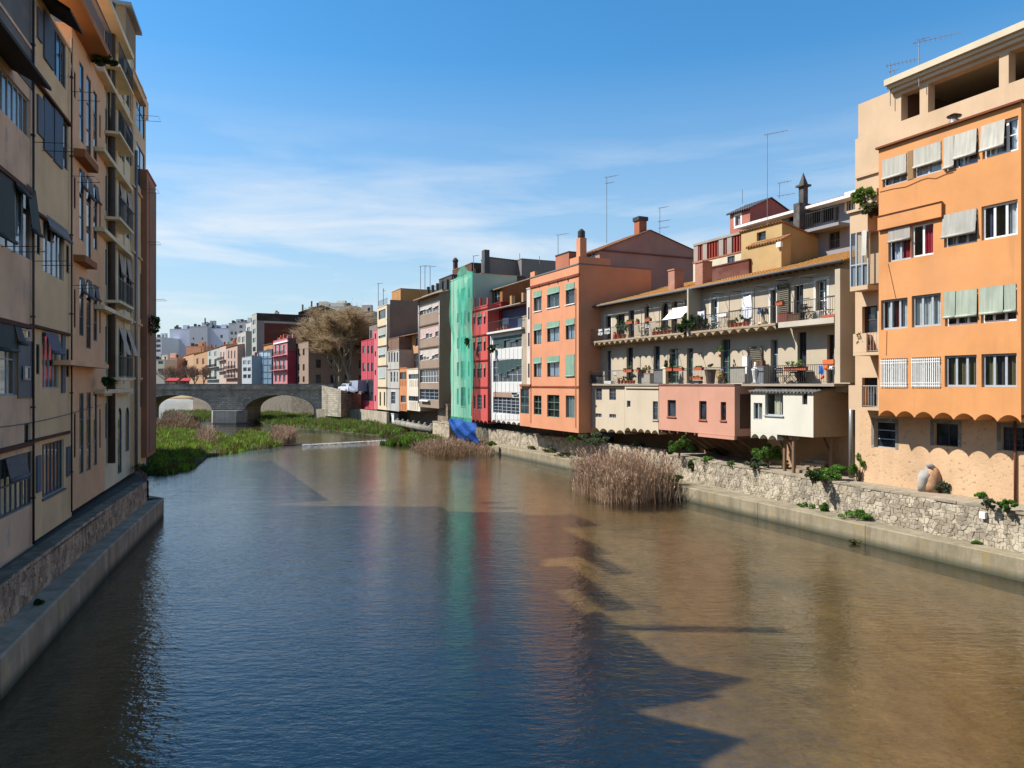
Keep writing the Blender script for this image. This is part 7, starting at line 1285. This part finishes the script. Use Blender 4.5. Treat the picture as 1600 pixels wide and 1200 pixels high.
# ------------------------------------------------------------------ vehicles by the bridge ramp
def wheel(m_root, x, y, r=.33):
    t = MB().tube([(x, y - .1, r), (x, y + .1, r)], r, 14).build('wheel', plain('tyre', (30, 30, 32), .8, .9), m_root, True); MB().tube([(x, y - .11, r), (x, y + .11, r)], r * .55, 10).build('rim', ZINC, t, True)
def car(pos, rz, label, rgb, van=False):
    e = empty('parked_van' if van else 'parked_car', pos, rz, label, 'van' if van else 'car'); pt = plain('car_paint', rgb, .8, .25, 0, .03, .6)
    prof = [(-2.1, .35), (2.0, .35), (2.1, .7), (1.95, .95), (1.05, 1.02), (.45, 1.5), (-1.2, 1.52), (-1.9, 1.0), (-2.15, .9)] if not van else [(-2.6, .4), (2.4, .4), (2.5, .85), (2.3, 1.15), (1.75, 1.25), (1.15, 2.15), (-2.6, 2.2)]
    m = MB(); n = len(prof); ins = [(0.0 if z < 1.05 else .12) for x, z in prof]
    for s in (-1, 1): m.q(*[(x, s * (.85 - i), z) for (x, z), i in (zip(prof, ins) if s < 0 else reversed(list(zip(prof, ins))))])
    for i in range(n): (a, b), (c, d) = prof[i], prof[(i + 1) % n]; ia, ib = ins[i], ins[(i + 1) % n]; m.q((a, -.85 + ia, b), (a, .85 - ia, b), (c, .85 - ib, d), (c, -.85 + ib, d))
    m.build('body', pt, e); gm = glass_dark()
    for s in (-1, 1):
        g = MB(); pts = [(.95, 1.06), (.4, 1.42), (-1.1, 1.44), (-1.6, 1.06)] if not van else [(1.55, 1.3), (1.1, 1.95), (.2, 1.95), (.2, 1.3)]
        g.q(*[(x, s * (.86 - (.08 if z > 1.2 else .0)), z) for x, z in pts]); g.build('side_window', gm, e)
    (xa, za), (xb, zb_) = ((1.07, 1.05), (.47, 1.47)) if not van else ((1.77, 1.28), (1.19, 2.1)); g = MB(); g.q((xa, -.7, za), (xa, .7, za), (xb, .66, zb_), (xb, -.66, zb_)); g.build('windscreen', gm, e)
    for x in (-1.35, 1.35) if not van else (-1.7, 1.6):
        for s in (-.8, .8): wheel(e, x, s)
    for s in (-.6, .6): MB().box((2.0 if not van else 2.42), (2.12 if not van else 2.52), s - .15, s + .15, .68, .85).build('headlight', WHITE, e)
    return e
car(at(543, 127, 5.55), 2.2, 'white car parked on the ramp street behind the pale parapet', (225, 228, 230)); car(at(557, 124, 5.4), 2.15, 'grey blue delivery van parked beside the crimson house', (150, 155, 175), True)
# low sign-like red awnings behind bridge
for i, (x0, x1, lb) in enumerate(((258, 276, 'left red kiosk awning behind the bridge parapet'), (281, 295, 'right red kiosk awning behind the bridge parapet'))):
    a, b = at(x0, 205, 6.2), at(x1, 205, 6.2); e = empty('kiosk_awning', a, 0, lb, 'awning'); m = MB(); ln = b[0] - a[0]; m.q((0, 0, 1.7), (ln, 0, 1.7), (ln, 2, 2.5), (0, 2, 2.5)); m.q((0, 0, 1.4), (ln, 0, 1.4), (ln, 0, 1.7), (0, 0, 1.7)); m.build('canvas', plain('red_canvas', (176, 40, 44), .75, .8), e)
    for f in (.05, .5, .95): MB().tube([(ln * f, .1, -.2), (ln * f, .1, 1.7)], .05, 5).build('post', DARKF, e)
